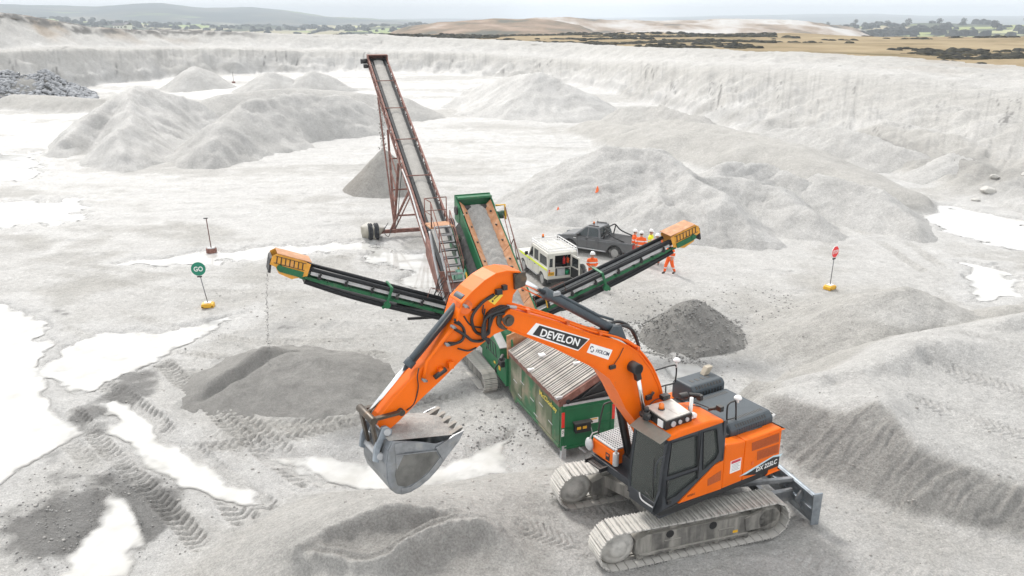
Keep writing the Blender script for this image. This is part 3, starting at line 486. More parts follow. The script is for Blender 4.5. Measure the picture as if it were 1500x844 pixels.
M_ridge = land_mat('far_ridge', [(.4, (.05, .06, .05)), (.6, (.10, .10, .07))], .002, 1.)
ridgeland('distant_ridge', M_ridge, [(-30, .004), (-11.2, .0015), (-2.3, .0008), (6.8, .0001), (11.2, -.0013), (16.7, -.0033), (22.7, -.0044), (25.4, -.0022), (30.7, -.0019), (56, -.002)], 3000, 6500, 8000, -30, 6, 700, 306)
# low gorse and heather on the moor (ground cover)
M_gorse = land_mat('gorse', [(.35, (.026, .027, .027)), (.55, (.05, .048, .036)), (.7, (.10, .08, .04))], .5)
def blob(rng, nseg=6):
    V = [(0, 0, 1.)]; F = []
    for k, (rr, zz) in enumerate(((.62, .72), (1, .2))):
        for j in range(nseg):
            t = (j + .5 * k) / nseg * 2 * math.pi; s = rng.uniform(.7, 1.2); V.append((rr * s * math.cos(t), rr * s * math.sin(t), zz * rng.uniform(.7, 1.25) if k == 0 else -.15))
    for j in range(nseg):
        F.append((0, 1 + j, 1 + (j + 1) % nseg))
        a, b = 1 + j, 1 + (j + 1) % nseg; c, d = 1 + nseg + j, 1 + nseg + (j + 1) % nseg
        F += [(a, c, d), (a, d, b)]
    return np.array(V), np.array(F)
rng = random.Random(5); BL = [blob(rng) for _ in range(8)]
def scatter(name, mat, pts, kind='stuff', parent=None, shapes=None):
    """pts: (x,y,z,sx,sy,sz,rot)"""
    VV = []; FF = []; off = 0; shapes = shapes or BL
    for i, (x, y, z, sx, sy, sz, ro) in enumerate(pts):
        V, F = shapes[i % len(shapes)]; c, s = math.cos(ro), math.sin(ro)
        W = V * (sx, sy, sz); VV.append(np.stack([x + c * W[:, 0] - s * W[:, 1], y + s * W[:, 0] + c * W[:, 1], z + W[:, 2]], 1)); FF.append(F + off); off += len(V)
    o = mesh_obj(name, np.concatenate(VV), np.concatenate(FF), mat, parent); tag(o, kind=kind); return o
def moor_z(x, y):
    a = math.degrees(math.atan2(x, y)); r = math.hypot(x, y); ai = np.clip((a + 56) / 112 * 419, 0, 418); i = int(round(ai))
    rr = np.hypot(MG[0][:, i], MG[1][:, i]); return float(np.interp(r, rr, MG[2][:, i]))
pts = []
nr = np.random.default_rng(5); NG = 60000
ga = nr.uniform(-12, 50, NG); gr = nr.uniform(0, 1, NG) ** 1.3 * 290 + 60; grr = rim_rz(ga)[0]
gsx = gr * np.sin(np.radians(ga)); gsy = gr * np.cos(np.radians(ga)); gn = fbm(gsx / 34., gsy / 20., 4, 401)
gn = gn + .35 * fbm(gsx / 7., gsy / 5., 3, 402)
thr = np.where(ga < 2.5, .24, np.where(ga < 17, .14, np.where(gr < grr + 70, .36, .50))); thr = np.where((ga > 24) & (gr < grr + 60), .22, thr)
for i in np.where((gr > grr + 1.5) & (gn > thr))[0][:11000]:
    x, y, r = float(gsx[i]), float(gsy[i]), float(gr[i]); s = rng.uniform(.25, .9) * (1 + r / 420)
    pts.append((x, y, moor_z(x, y) - .15, s * 1.3, s * 1.2, s * rng.uniform(.35, .6), rng.uniform(0, 6)))
scatter('gorse_scrub', M_gorse, pts)
# ---------------------------------------------------------------- stockpiles (each a thing of its own)
def pile(name, label, crests, slope, rnd, res, tone, cat='stockpile', group=None, mat=None, warp=.5, wscale=3., rough=.05, rill=.0, seed=1, extra=None):
    P = [p for c in crests for p in c]
    reach = max(p[2] for p in P) / slope + 1.5
    x0, x1 = min(p[0] for p in P) - reach, max(p[0] for p in P) + reach; y0, y1 = min(p[1] for p in P) - reach, max(p[1] for p in P) + reach
    nx, ny = int((x1 - x0) / res) + 2, int((y1 - y0) / res) + 2
    X, Y = np.meshgrid(np.linspace(x0, x1, nx), np.linspace(y0, y1, ny)); x = X.ravel(); y = Y.ravel()
    wx = x + warp * fbm(x / wscale, y / wscale, 4, seed); wy = y + warp * fbm(x / wscale + 31, y / wscale, 4, seed + 3)
    h = np.full(x.shape, -9.)
    for c in crests: h = smax(h, ridge(wx, wy, c, slope, rnd), .2)
    g, gi = ground_z(x, y, False)
    h = h + rough * fbm(x / (res * 7), y / (res * 7), 4, seed + 7)
    if rill:
        c = np.mean(P, 0); th = np.arctan2(y - c[1], x - c[0]) * np.hypot(y - c[1], x - c[0]).mean()
        h = h - rill * np.abs(perlin(th * 1.4, h * .35, seed + 9)) * ss(.1, .8, h)
    if extra: h = extra(x, y, h)
    h = np.where(h < g - .12, np.maximum(h, g - .5), h)
    keep = (h > g - .04)
    # keep the sheet's lower edge below the ground
    o = mesh_obj(name, np.stack([x, y, h], 1), grid_faces(ny, nx, keep.reshape(ny, nx)), mat or M_pile, smooth=True)
    bm = bmesh.new(); bm.from_mesh(o.data); bmesh.ops.delete(bm, geom=[v for v in bm.verts if not v.link_faces], context='VERTS')
    lay = bm.verts.layers.float_color.new('tone')
    for v in bm.verts: v[lay] = (0, 0, 0, 1)
    bm.to_mesh(o.data); bm.free()
    co = np.empty(len(o.data.vertices) * 3, np.float32); o.data.vertices.foreach_get('co', co); co = co.reshape(-1, 3)
    nzv = fbm(co[:, 0] / 2.5, co[:, 1] / 2.5, 4, seed + 11)
    t = np.zeros((len(co), 4), np.float32); t[:, 3] = 1
    for k in range(3): t[:, k] = np.clip(tone[k] + .22 * nzv * (tone[k] > .01), 0, 1)
    o.data.attributes['tone'].data.foreach_set('color', t.ravel())
    tag(o, label, cat, group); return o
pile('sand_cone', 'pointed cone of grey-brown sand growing beneath the head of the tall rusty conveyor', [[(-9.28, 59.4, 2.95)]], 1.0, .25, .1, (.22, 0, .12), warp=.15, rough=.04, seed=3)
pile('gravel_cone', 'dark grey cone of wet gravel beneath the right-hand side conveyor', [[(7.15, 30.2, 1.52)]], .78, .2, .06, (.55, 0, 0), mat=M_gravel, warp=.3, wscale=1.5, rough=.05, seed=5)
def bite(x, y, h):
    v, al = side_dist(x + .12 * perlin(x * 1.5, y * 1.5, 3), y, [(-7.7, 27.0), (-8.3, 26.2), (-9.0, 25.2), (-10.1, 24.2)])     # loader cut between the two ridges
    return h - .2 * np.exp(-((v - .05) / .17) ** 2) * ss(.02, .35, h) + .14 * np.exp(-((v - .5) / .22) ** 2) * ss(.1, .5, h) * al
pile('gravel_heap', 'broad dark grey gravel fan with sliced ridges beneath the left-hand side conveyor', [[(-8.5, 26.3, 1.0), (-9.0, 25.7, .82), (-9.7, 25.0, .42)], [(-7.6, 26.1, .98), (-6.7, 25.8, 1.0), (-5.9, 25.9, .62)], [(-7.8, 25.0, .60), (-6.8, 24.9, .55)]], .36, .15, .06, (.52, 0, 0), mat=M_gravel, warp=.25, wscale=1.6, rough=.04, seed=8, extra=bite)
SG = 'large pale sand heaps'
pile('sand_heap', 'large pale sand heap with steep flanks nearest the left edge of the quarry floor', [[(-41.5, 76, 1.6), (-40.3, 88, 5.4), (-35.9, 79, 3.5), (-34.2, 71.5, 2.6), (-32.4, 68, 1.3)], [(-40.3, 88, 5.4), (-37, 96, 3.4)]], .80, .15, .35, (0, .75, 0), group=SG, warp=1.6, wscale=7, rough=.16, rill=.6, seed=12)
pile('sand_heap', 'long pale sand heap left of the tall conveyor, hollow in its flank', [[(-26.4, 69.3, 1.5), (-26.4, 74, 3.0), (-25.9, 80, 4.4), (-22.9, 88, 4.7), (-18.7, 92, 3.9), (-15.4, 95, 2.2)]], .74, .15, .35, (.02, .62, 0), group=SG, warp=1.6, wscale=7, rough=.16, rill=.6, seed=15,
     extra=lambda x, y, h: h - 1.3 * np.exp(-(((x + 18.5) / 2.4) ** 2 + ((y - 83) / 2.4) ** 2)))
pile('sand_heap', 'low pale bank of sand behind the two large left-hand heaps', [[(-37, 108, 2.6), (-30, 112, 3.1), (-22, 110, 2.9), (-14, 106, 2.4)]], .5, 1., .6, (.05, .4, 0), group=SG, warp=2., wscale=9, rough=.15, seed=17)
FG = 'small sand cones in front of the far quarry face'
for x, y, z, sl, lb in ((-56.2, 150, 3.9, .62, 'sharp pale sand cone farthest left of the row before the far quarry face'), (-40.7, 142, 3.4, .5, 'rounded middle sand cone of the row before the far quarry face'), (-34.5, 145, 3.4, .55, 'right-hand sand cone of the row before the far quarry face')):
    pile('sand_cone', lb, [[(x, y, z), (x + 2, y + 1, z * .8)]], sl, .15, .5, (0, .55, 0), group=FG, warp=1.2, wscale=6, rough=.12, seed=int(-x))
pile('sand_heap', 'big pale sand heap in the centre distance right of the conveyor head', [[(-5.5, 120, 2.6), (.9, 113, 4.9), (4.4, 110, 5.4), (8.6, 107, 3.6), (12, 104, 1.2)]], .60, .2, .4, (0, .8, 0), group=SG, warp=1.5, wscale=8, rough=.15, rill=.5, seed=23)
pile('sand_heap', 'wide pale sand heap behind the parked pickup and standing workers', [[(2.3, 54.5, 1.4), (4.3, 54.5, 3.4), (5.8, 54.4, 4.05), (8.8, 53.4, 4.1), (10.6, 50.5, 3.3), (12.2, 46.8, 2.2), (13.6, 44.5, 1.1)], [(8.8, 53, 3.9), (8.9, 50, 2.6), (8.6, 47.4, 1.75), (9.6, 46.6, 1.5)], [(12, 50.5, 2.6), (14.5, 51.5, 2.5), (16.5, 50, 2.1), (17.4, 46.5, 1.3)], [(13.5, 54, 2.9), (17.5, 55.5, 2.7), (20, 52.5, 1.8)]], .62, .12, .18, (0, .78, 0), group=SG, warp=.9, wscale=4, rough=.14, rill=.3, seed=27)
pile('sand_heap', 'low sand mound between the stop sign and the milky pond', [[(20.4, 53.5, 2.3), (21.8, 51.5, 2.2), (22.7, 49.5, 1.9), (22.9, 46, .9)]], .62, .12, .2, (0, .75, 0), group=SG, warp=.8, wscale=5, rough=.1, rill=.25, seed=31)
# ---------------------------------------------------------------- loose stones
def stone(rng):
    bm = bmesh.new(); bmesh.ops.create_icosphere(bm, subdivisions=1, radius=1)
    for v in bm.verts: v.co *= rng.uniform(.7, 1.15)
    for v in bm.verts: v.co = Vector((round(v.co.x * 2.2) / 2.2, round(v.co.y * 2.2) / 2.2, round(v.co.z * 2.2) / 2.2)) * .5 + v.co * .5
    V = np.array([v.co[:] for v in bm.verts]); F = np.array([[v.index for v in f.verts] for f in bm.faces]); bm.free(); return V, F
rs = random.Random(11); ST = [stone(rs) for _ in range(10)]
M_stone = pmat('grey_stone', (.23, .228, .22), .85, var=.35, scale=3, bump=.4, bscale=12)
M_stone2 = pmat('pale_stone', (.34, .33, .31), .9, var=.3, scale=1.5, bump=.4, bscale=8)
def stones(name, mat, gen, n, smin, smax, label=None, sink=.3, cat=None, kind='stuff', power=2.5):
    xy = np.array([gen() for _ in range(n)]); z = ground_z(xy[:, 0], xy[:, 1])[0]; P = []
    for (x, y), zz in zip(xy, z):
        s = smin + (smax - smin) * rs.random() ** power
        P.append((x, y, zz + s * (.5 - sink), s * rs.uniform(.8, 1.3), s, s * rs.uniform(.55, .95), rs.uniform(0, 6.3)))
    return scatter(name, mat, P, kind, shapes=ST)
G = rs.gauss
stones('loose_stones', M_stone, lambda: (G(-.4, .8), G(22.3, .8)), 260, .01, .055)
stones('loose_stones', M_stone, lambda: (G(5.6, .5), G(28.8, .5)), 160, .012, .07)
stones('loose_stones', M_stone2, lambda: (rs.uniform(-14, 14), 16 + 22 * rs.random()), 1100, .012, .05)
stones('loose_stones', M_stone2, lambda: (rs.uniform(-4, 10), rs.uniform(14, 20)), 260, .01, .035)
stones('loose_stones', M_stone, lambda: (rs.uniform(2, 13), rs.uniform(31, 36)), 700, .01, .05)
stones('loose_stones', M_stone, lambda: (G(-10.9, 1.3), G(17.9, 1.2)), 900, .008, .04)
def on_cone(cx, cy, z, sl):
    a = rs.uniform(0, 6.283); d = rs.random() ** .6 * (z / sl + .9); return cx + d * math.cos(a), cy + d * math.sin(a), max(.03, z - sl * (math.hypot(d, .35) - .35)) 
P = []
for _ in range(2600):
    x, y, z = on_cone(7.15, 30.2, 1.52, .78); s = .012 + .045 * rs.random() ** 3; P.append((x, y, z + .005, s, s * 1.1, s * .8, rs.uniform(0, 6)))
scatter('loose_gravel', M_stone, P, shapes=ST)
# rubble of grey blocks tipped at the far left
P = []
for _ in range(3600):
    t = rs.random(); a = rs.uniform(-36, -26.4); r = 146 + rs.uniform(-5, 12); x, y = r * math.sin(R(a)), r * math.cos(R(a))
    hh = 3.7 * max(0, 1 - abs(r - 153) / 7.5) * min(1, (-26.4 - a) / 2.4) * (1 + .1 * math.sin(a * 3)); s = .12 + .34 * rs.random() ** 2
    P.append((x, y, hh + .15, s, s * 1.2, s * .8, rs.uniform(0, 6)))
M_blue = pmat('blue_grey_block', (.34, .35, .365), .9, var=.4, scale=.8)
o = scatter('rubble_heap', M_blue, P, kind=None, shapes=ST)
o2 = pile('rubble_core', None, [[(153 * math.sin(R(a)), 153 * math.cos(R(a)), 3.5 * min(1, (-26.8 - a) / 2.4)) for a in (-36, -34, -32, -30, -28.4, -27.2)]], .5, .8, .7, (.5, 0, 0), rough=.3, seed=40)
for k in ('label', 'category'):
    if k in o2: del o2[k]
o2.parent = o
tag(o, 'heap of broken blue-grey rock at the far left of the quarry', 'rock heap')
tag(o2, kind='stuff')
# big single rocks
def rock(name, label, loc, s, seed, mat, group=None):
    rr = random.Random(seed); bm = bmesh.new(); bmesh.ops.create_icosphere(bm, subdivisions=4, radius=1)
    pl = [(Vector((rr.gauss(0, 1), rr.gauss(0, 1), rr.gauss(0, .8))).normalized(), rr.uniform(.62, .9)) for _ in range(16)]
    for v in bm.verts:
        for n, d in pl:
            k = v.co.dot(n) - d
            if k > 0: v.co -= n * k * .9
        v.co += v.co * .05 * float(fbm(np.array([v.co.x * 3 + seed]), np.array([v.co.y * 3 + v.co.z * 2]), 3, seed)[0])
        v.co = Vector((v.co.x * s[0], v.co.y * s[1], v.co.z * s[2]))
    me = bpy.data.meshes.new(name); bm.to_mesh(me); bm.free(); me.materials.append(mat)
    for p in me.polygons: p.use_smooth = True
    o = bpy.data.objects.new(name, me); o.location = loc; o.rotation_euler = (0, 0, rr.uniform(0, 6)); col.objects.link(o)
    tag(o, label, 'boulder', group); return o
M_boul = pmat('boulder_granite', (.46, .45, .42), .9, var=.2, scale=2.5, bump=.6, bscale=7, top=.85, dirtc=(.52, .51, .48))
rock('boulder', 'big pale boulder beside the wheels of the tall conveyor', (-8.0, 45.4, .42), (.80, .66, .60), 8, pmat('pale_boulder', (.34, .32, .27), .9, var=.15, scale=2.5, bump=.6, bscale=7, top=.9, dirtc=(.52, .51, .48)))
BG = 'boulders at the foot of the right-hand bank'
for i, (x, y, s, lb) in enumerate(((33.2, 56.3, .5, 'largest pale boulder at the foot of the right-hand bank'), (34.6, 58.2, .3, 'boulder just behind the largest one at the foot of the right bank'), (31.9, 55.4, .24, 'small boulder left of the largest one at the foot of the right bank'), (35.9, 57.0, .26, 'small boulder right of the largest one at the foot of the right bank'))):
    rock('boulder', lb, (x, y, gz_at(x, y) + s * .25), (s * 1.2, s, s * .7), 20 + i, M_boul, BG)

pile('sand_heap', 'pale sand ridge in front of the right quarry face beyond the milky pond', [[(25, 79, 2.0), (29, 74, 2.8), (31.5, 70, 2.4), (33.5, 66.5, 1.4)]], .58, .15, .3, (.02, .65, 0), group=SG, warp=1.2, wscale=5, rough=.2, rill=.4, seed=61)
pile('sand_heap', 'small pale sand cone right of the milky pond below the quarry face', [[(34.2, 63.5, 2.1), (35.2, 62.2, 1.7)]], .58, .15, .25, (0, .75, 0), group=SG, warp=.6, wscale=4, rough=.12, rill=.3, seed=64)
pile('sand_heap', 'pale sand heap at the right end of the far heap row under the quarry face', [[(13, 101, 1.6), (16.5, 95, 2.6), (20, 88, 2.2), (22, 84, 1.2)]], .58, .15, .35, (.05, .35, 0), group=SG, warp=1.4, wscale=6, rough=.25, rill=.5, seed=67)
# ---------------------------------------------------------------- mesh builder for machines
class MB:
    def __init__(s): s.v = []; s.f = []; s.sm = []
    def add(s, V, F, smooth=False, M=None):
        o = len(s.v)
        for p in V: s.v.append(tuple(M @ Vector(p)) if M is not None else tuple(p))
        for f in F: s.f.append(tuple(i + o for i in f)); s.sm.append(smooth)
        return s
    def box(s, x0, x1, y0, y1, z0, z1, M=None):
        V = [(x, y, z) for z in (z0, z1) for y in (y0, y1) for x in (x0, x1)]
        return s.add(V, [(0, 2, 3, 1), (4, 5, 7, 6), (0, 1, 5, 4), (2, 6, 7, 3), (0, 4, 6, 2), (1, 3, 7, 5)], False, M)
    def cbox(s, c, d, M=None):
        return s.box(c[0] - d[0] / 2, c[0] + d[0] / 2, c[1] - d[1] / 2, c[1] + d[1] / 2, c[2] - d[2] / 2, c[2] + d[2] / 2, M)
    def bar(s, p0, p1, w, h=None, up=(0, 0, 1)):
        h = h or w; p0 = Vector(p0); p1 = Vector(p1); d = (p1 - p0)
        if d.length < 1e-6: return s
        t = d.normalized(); u = Vector(up)
        if abs(t.dot(u)) > .97: u = Vector((1, 0, 0))
        a = t.cross(u).normalized(); b = a.cross(t)
        V = [p + a * (w / 2 * i) + b * (h / 2 * j) for p in (p0, p1) for i, j in ((-1, -1), (1, -1), (1, 1), (-1, 1))]
        return s.add(V, [(0, 3, 2, 1), (4, 5, 6, 7), (0, 1, 5, 4), (1, 2, 6, 5), (2, 3, 7, 6), (3, 0, 4, 7)])
    def prism(s, poly, y0, y1, ax='xz', M=None):
        """polygon in a plane, extruded along the third axis"""
        def P(a, b, c): return {'xz': (a, c, b), 'yz': (c, a, b), 'xy': (a, b, c)}[ax]
        n = len(poly); V = [P(a, b, y0) for a, b in poly] + [P(a, b, y1) for a, b in poly]
        area = sum(poly[i][0] * poly[(i + 1) % n][1] - poly[(i + 1) % n][0] * poly[i][1] for i in range(n))
        flip = (area > 0) == (ax != 'xz'); flip = flip == (y1 > y0)
        F = [tuple(range(n))[::-1], tuple(range(n, 2 * n))] + [(i, (i + 1) % n, n + (i + 1) % n, n + i) for i in range(n)]
        if not flip: F = [f[::-1] for f in F]
        return s.add(V, F, False, M)
    def wall(s, outer, holes, y0, y1, ax='xz', M=None):
        """plate with openings"""
        bm = bmesh.new(); E = []; loops = [outer] + holes
        for lp in loops:
            vs = [bm.verts.new((a, b, 0)) for a, b in lp]
            E += [bm.edges.new((vs[i], vs[(i + 1) % len(vs)])) for i in range(len(vs))]
        bmesh.ops.triangle_fill(bm, edges=E, use_beauty=True, use_dissolve=False); bm.verts.index_update()
        def P(a, b, c): return {'xz': (a, c, b), 'yz': (c, a, b), 'xy': (a, b, c)}[ax]
        pts = [v.co[:2] for v in bm.verts]; n = len(pts); F = []
        for f in bm.faces:
            t = [v.index for v in f.verts]; F.append(tuple(t)); F.append(tuple(i + n for i in t[::-1]))
        k = 0
        for lp in loops:
            m = len(lp)
            for i in range(m): F.append((k + i, k + (i + 1) % m, n + k + (i + 1) % m, n + k + i))
            k += m
        bm.free()
        return s.add([P(a, b, y0) for a, b in pts] + [P(a, b, y1) for a, b in pts], F, False, M)
    def cyl(s, p0, p1, r0, r1=None, n=14, caps=True):
        r1 = r0 if r1 is None else r1; p0 = Vector(p0); p1 = Vector(p1); t = (p1 - p0).normalized()
        u = Vector((0, 0, 1)) if abs(t.z) < .9 else Vector((1, 0, 0)); a = t.cross(u).normalized(); b = t.cross(a)
        V = [p + (a * math.cos(2 * math.pi * i / n) + b * math.sin(2 * math.pi * i / n)) * r for p, r in ((p0, r0), (p1, r1)) for i in range(n)]
        s.add(V, [(i, (i + 1) % n, n + (i + 1) % n, n + i) for i in range(n)], True)
        if caps: s.add(V[:n], [tuple(range(n))[::-1]]); s.add(V[n:], [tuple(range(n))])
        return s
    def tube(s, path, r, n=8, closed=False, smooth_path=0):
        P = [Vector(p) for p in path]
        if smooth_path:
            Q = []
            for i in range(len(P) - 1):
                a, b, c, d = P[max(i - 1, 0)], P[i], P[i + 1], P[min(i + 2, len(P) - 1)]
                for k in range(smooth_path):
                    t = k / smooth_path
                    Q.append(.5 * (2 * b + (c - a) * t + (2 * a - 5 * b + 4 * c - d) * t * t + (3 * b - a - 3 * c + d) * t ** 3))
            Q.append(P[-1]); P = Q
        V = []; m = len(P); ref = None
        for i, p in enumerate(P):
            t = (P[min(i + 1, m - 1)] - P[max(i - 1, 0)]).normalized()
            if ref is None: ref = Vector((0, 0, 1)) if abs(t.z) < .9 else Vector((1, 0, 0))
            a = t.cross(ref).normalized(); b = a.cross(t).normalized(); ref = b
            V += [p + (a * math.cos(2 * math.pi * k / n) + b * math.sin(2 * math.pi * k / n)) * r for k in range(n)]
        F = [(i * n + k, i * n + (k + 1) % n, (i + 1) * n + (k + 1) % n, (i + 1) * n + k) for i in range(m - 1) for k in range(n)]
        s.add(V, F, True); s.add(V[:n], [tuple(range(n))[::-1]]); s.add(V[-n:], [tuple(range(n))]); return s
    def lathe(s, c, axis, prof, n=20):
        """prof: [(distance along axis, radius)..]"""
        c = Vector(c); t = Vector(axis).normalized(); u = Vector((0, 0, 1)) if abs(t.z) < .9 else Vector((1, 0, 0)); a = t.cross(u).normalized(); b = t.cross(a)
        V = [c + t * d + (a * math.cos(2 * math.pi * i / n) + b * math.sin(2 * math.pi * i / n)) * max(r, 1e-4) for d, r in prof for i in range(n)]
        m = len(prof); s.add(V, [(j * n + i, j * n + (i + 1) % n, (j + 1) * n + (i + 1) % n, (j + 1) * n + i) for j in range(m - 1) for i in range(n)], True)
        s.add(V[:n], [tuple(range(n))[::-1]]); s.add(V[-n:], [tuple(range(n))]); return s
    def mesh(s, name, mat):
        me = bpy.data.meshes.new(name); me.from_pydata(s.v, [], s.f); me.materials.append(mat)
        me.polygons.foreach_set('use_smooth', s.sm)
        bm = bmesh.new(); bm.from_mesh(me); bmesh.ops.remove_doubles(bm, verts=bm.verts, dist=1e-5); bmesh.ops.recalc_face_normals(bm, faces=bm.faces); bm.to_mesh(me); bm.free()
        return me
    def build(s, name, mat, parent=None, bevel=0., rz=0., loc=None, seg=2):
        o = bpy.data.objects.new(name, s.mesh(name, mat)); col.objects.link(o); o.parent = parent
        if rz: o.rotation_euler = (0, 0, rz)
        if loc is not None: o.location = loc
        if bevel:
            b = o.modifiers.new('bevel', 'BEVEL'); b.width = bevel; b.segments = seg; b.limit_method = 'ANGLE'; b.angle_limit = R(35); b.harden_normals = False
        return o
def empty(name, loc=(0, 0, 0), rz=0., label=None, cat=None, group=None):
    o = bpy.data.objects.new(name, None); col.objects.link(o); o.location = loc; o.rotation_euler = (0, 0, rz); o.empty_display_size = .3
    return tag(o, label, cat, group)
def inst(me, name, parent, M=None, loc=None):
    o = bpy.data.objects.new(name, me); col.objects.link(o); o.parent = parent
    if M is not None: o.matrix_local = M
    if loc is not None: o.location = loc
    return o
def text(name, s, mat, parent, org, u, v, size, width=None, depth=.006, bold=.0, rz=0.):
    """lettering as a thin raised mesh; u = reading direction, v = up"""
    cu = bpy.data.curves.new(name, 'FONT'); cu.body = s; cu.size = 1; cu.extrude = .02; cu.offset = bold; cu.align_x = 'CENTER'; cu.align_y = 'CENTER'; cu.resolution_u = 3
    t = bpy.data.objects.new(name, cu); col.objects.link(t); dg = bpy.context.evaluated_depsgraph_get()
    me = bpy.data.meshes.new_from_object(t.evaluated_get(dg)); bpy.data.objects.remove(t)
    me.materials.clear(); me.materials.append(mat)
    u = Vector(u).normalized(); v = Vector(v).normalized(); n = u.cross(v)
    xs = [q.co.x for q in me.vertices]; ys = [q.co.y for q in me.vertices]; w = max(xs) - min(xs); hgt = max(ys) - min(ys)
    sy = size / hgt; sx = (width / w) if width else sy
    cx, cy = (max(xs) + min(xs)) / 2, (max(ys) + min(ys)) / 2
    for q in me.vertices: q.co = Vector(org) + u * ((q.co.x - cx) * sx) + v * ((q.co.y - cy) * sy) + n * (q.co.z / .02 * depth)
    o = bpy.data.objects.new(name, me); col.objects.link(o); o.parent = parent
    if rz: o.rotation_euler = (0, 0, rz)
    return o
# ---------------------------------------------------------------- shared machine materials
DUST = (.40, .385, .355)
M_or = pmat('orange_paint', (.78, .138, .0), .4, var=.06, scale=2, dirt=.10, dirtc=(.36, .13, .035), dscale=4.5, top=.08, coat=.03, spec=.22)
M_or2 = pmat('orange_worn', (.72, .12, .004), .4, var=.08, scale=3, dirt=.30, dirtc=(.13, .06, .03), dscale=5, coat=.1)
M_orv = pmat('orange_mesh', (.42, .085, .012), .6, var=.15, scale=30, bump=.5, bscale=120)
M_cg = pmat('cab_grey', (.032, .037, .044), .42, var=.1, dirt=.05, dirtc=(.12, .12, .12), top=.12)
M_hood = pmat('hood_grey', (.042, .058, .070), .5, var=.1, dirt=.06, dirtc=(.2, .2, .2), top=.18, dscale=4)
M_bk = pmat('black_steel', (.012, .012, .013), .5, var=.2, dirt=.10, dirtc=(.25, .24, .22), top=.3)
M_hose = pmat('black_hose', (.014, .014, .015), .45, var=.2)
M_rub = pmat('black_rubber', (.03, .03, .031), .8, var=.2, dirt=.25, dirtc=(.30, .29, .27), top=.3)
M_chr = pmat('chrome_rod', (.78, .79, .8), .18, 1., var=.05)
M_stl = pmat('worn_steel', (.26, .27, .28), .42, .6, var=.3, scale=5, dirt=.3, dirtc=(.40, .39, .36), dscale=4)
M_blu = pmat('polished_bucket', (.30, .335, .37), .4, .75, var=.35, scale=3, dirt=.3, dirtc=(.20, .195, .18), dscale=2.2)
M_trk = pmat('dusty_track', (.42, .41, .385), .8, .0, var=.25, scale=7, dirt=.55, dirtc=(.52, .505, .47), dscale=5, top=1., bump=.25, bscale=30)
M_frm = pmat('dusty_frame', (.13, .125, .115), .8, var=.3, scale=5, dirt=.5, dirtc=(.36, .345, .31), dscale=3, top=.9, bump=.3, bscale=18, streak=True)
M_wht = pmat('white_plastic', (.78, .78, .77), .4, var=.05)
M_yel = pmat('yellow_paint', (.72, .40, .02), .45, var=.1, dirt=.12, dirtc=(.2, .13, .06))
M_red = pmat('red_paint', (.62, .02, .02), .4, var=.08)
M_grs = pmat('greasy_pin', (.07, .055, .04), .4, .4, var=.4, scale=9, dirt=.25, dirtc=(.26, .15, .07))
M_gla = gmat('tinted_glass', (.082, .092, .086))
M_gry = pmat('light_grey_steel', (.45, .46, .47), .5, .2, var=.15, dirt=.2, top=.4)
M_silv = pmat('scuffed_aluminium', (.66, .63, .58), .45, .3, var=.15, dirt=.2, dirtc=(.5, .38, .28), dscale=3)
M_load = sand_mat('sand_load', PALE, SAND, DARK, 3., .8, .03)
# ---------------------------------------------------------------- excavator
EX = empty('excavator', (3.56, 16.46, .93), R(197.4), 'orange tracked excavator loading the green screener, bucket raised at the left', 'excavator')
UR = R(14.6)                                         # the upper works are slewed against the tracks
def shoe_mesh(width, pitch, mat, name='shoe', lug=.028):
    p = pitch / 2; t = .022
    prof = [(-p + .004, 0), (p - .004, 0), (p - .004, t), (p - .02, t + lug), (p - .035, t), (.012, t), (.004, t + lug), (-.012, t + lug), (-.02, t), (-p + .045, t), (-p + .035, t + lug), (-p + .018, t + lug), (-p + .004, t)]
    return MB().prism(prof, -width / 2, width / 2, 'xz').mesh(name, mat)
def track_path(xf, xr, zf, zr, rf, rr):
    """closed list of (x, z, angle) along the outside of a crawler, top run backwards"""
    dx, dz = xf - xr, zf - zr; L = math.hypot(dx, dz); base = math.atan2(dz, dx); off = math.asin((rf - rr) / L)
    pts = []
    a_t = base + math.pi / 2 - off; a_b = base - math.pi / 2 + off
    def arc(cx, cz, r, a0, a1, n):
        for k in range(n + 1): a = a0 + (a1 - a0) * k / n; pts.append((cx + r * math.cos(a), cz + r * math.sin(a)))
    arc(xf, zf, rf, a_b, a_t, 24)
    nmid = 30; x0, z0 = pts[-1]; x1, z1 = xr + rr * math.cos(a_t), zr + rr * math.sin(a_t)
    for k in range(1, nmid): t = k / nmid; pts.append((x0 + (x1 - x0) * t, z0 + (z1 - z0) * t - .018 * math.sin(math.pi * t) * (1 + math.cos(t * 12.5) * .25)))
    arc(xr, zr, rr, a_t, a_b + 2 * math.pi, 24)
    return pts
def lay_shoes(pts, n, me, parent, yc, name='shoe'):
    P = [Vector((x, 0, z)) for x, z in pts]; P.append(P[0]); L = [0]
    for a, b in zip(P[:-1], P[1:]): L.append(L[-1] + (b - a).length)
    for i in range(n):
        s = (i + .5) * L[-1] / n; k = max(j for j in range(len(L)) if L[j] <= s); k = min(k, len(P) - 2)
        t = (s - L[k]) / (L[k + 1] - L[k]); p = P[k].lerp(P[k + 1], t); d = (P[k + 1] - P[k]).normalized()
        nrm = Vector((d.z, 0, -d.x))                                  # outward for a counter-clockwise run seen from +Y... flipped below
        if (p + nrm * .1 - ctr).length < (p - ctr).length: nrm = -nrm
        y = nrm.cross(d)
        inst(me, name, parent, Matrix(((d.x, y.x, nrm.x, p.x), (d.y, y.y, nrm.y, yc), (d.z, y.z, nrm.z, p.z), (0, 0, 0, 1))))
shoe = shoe_mesh(.60, .196, M_trk)
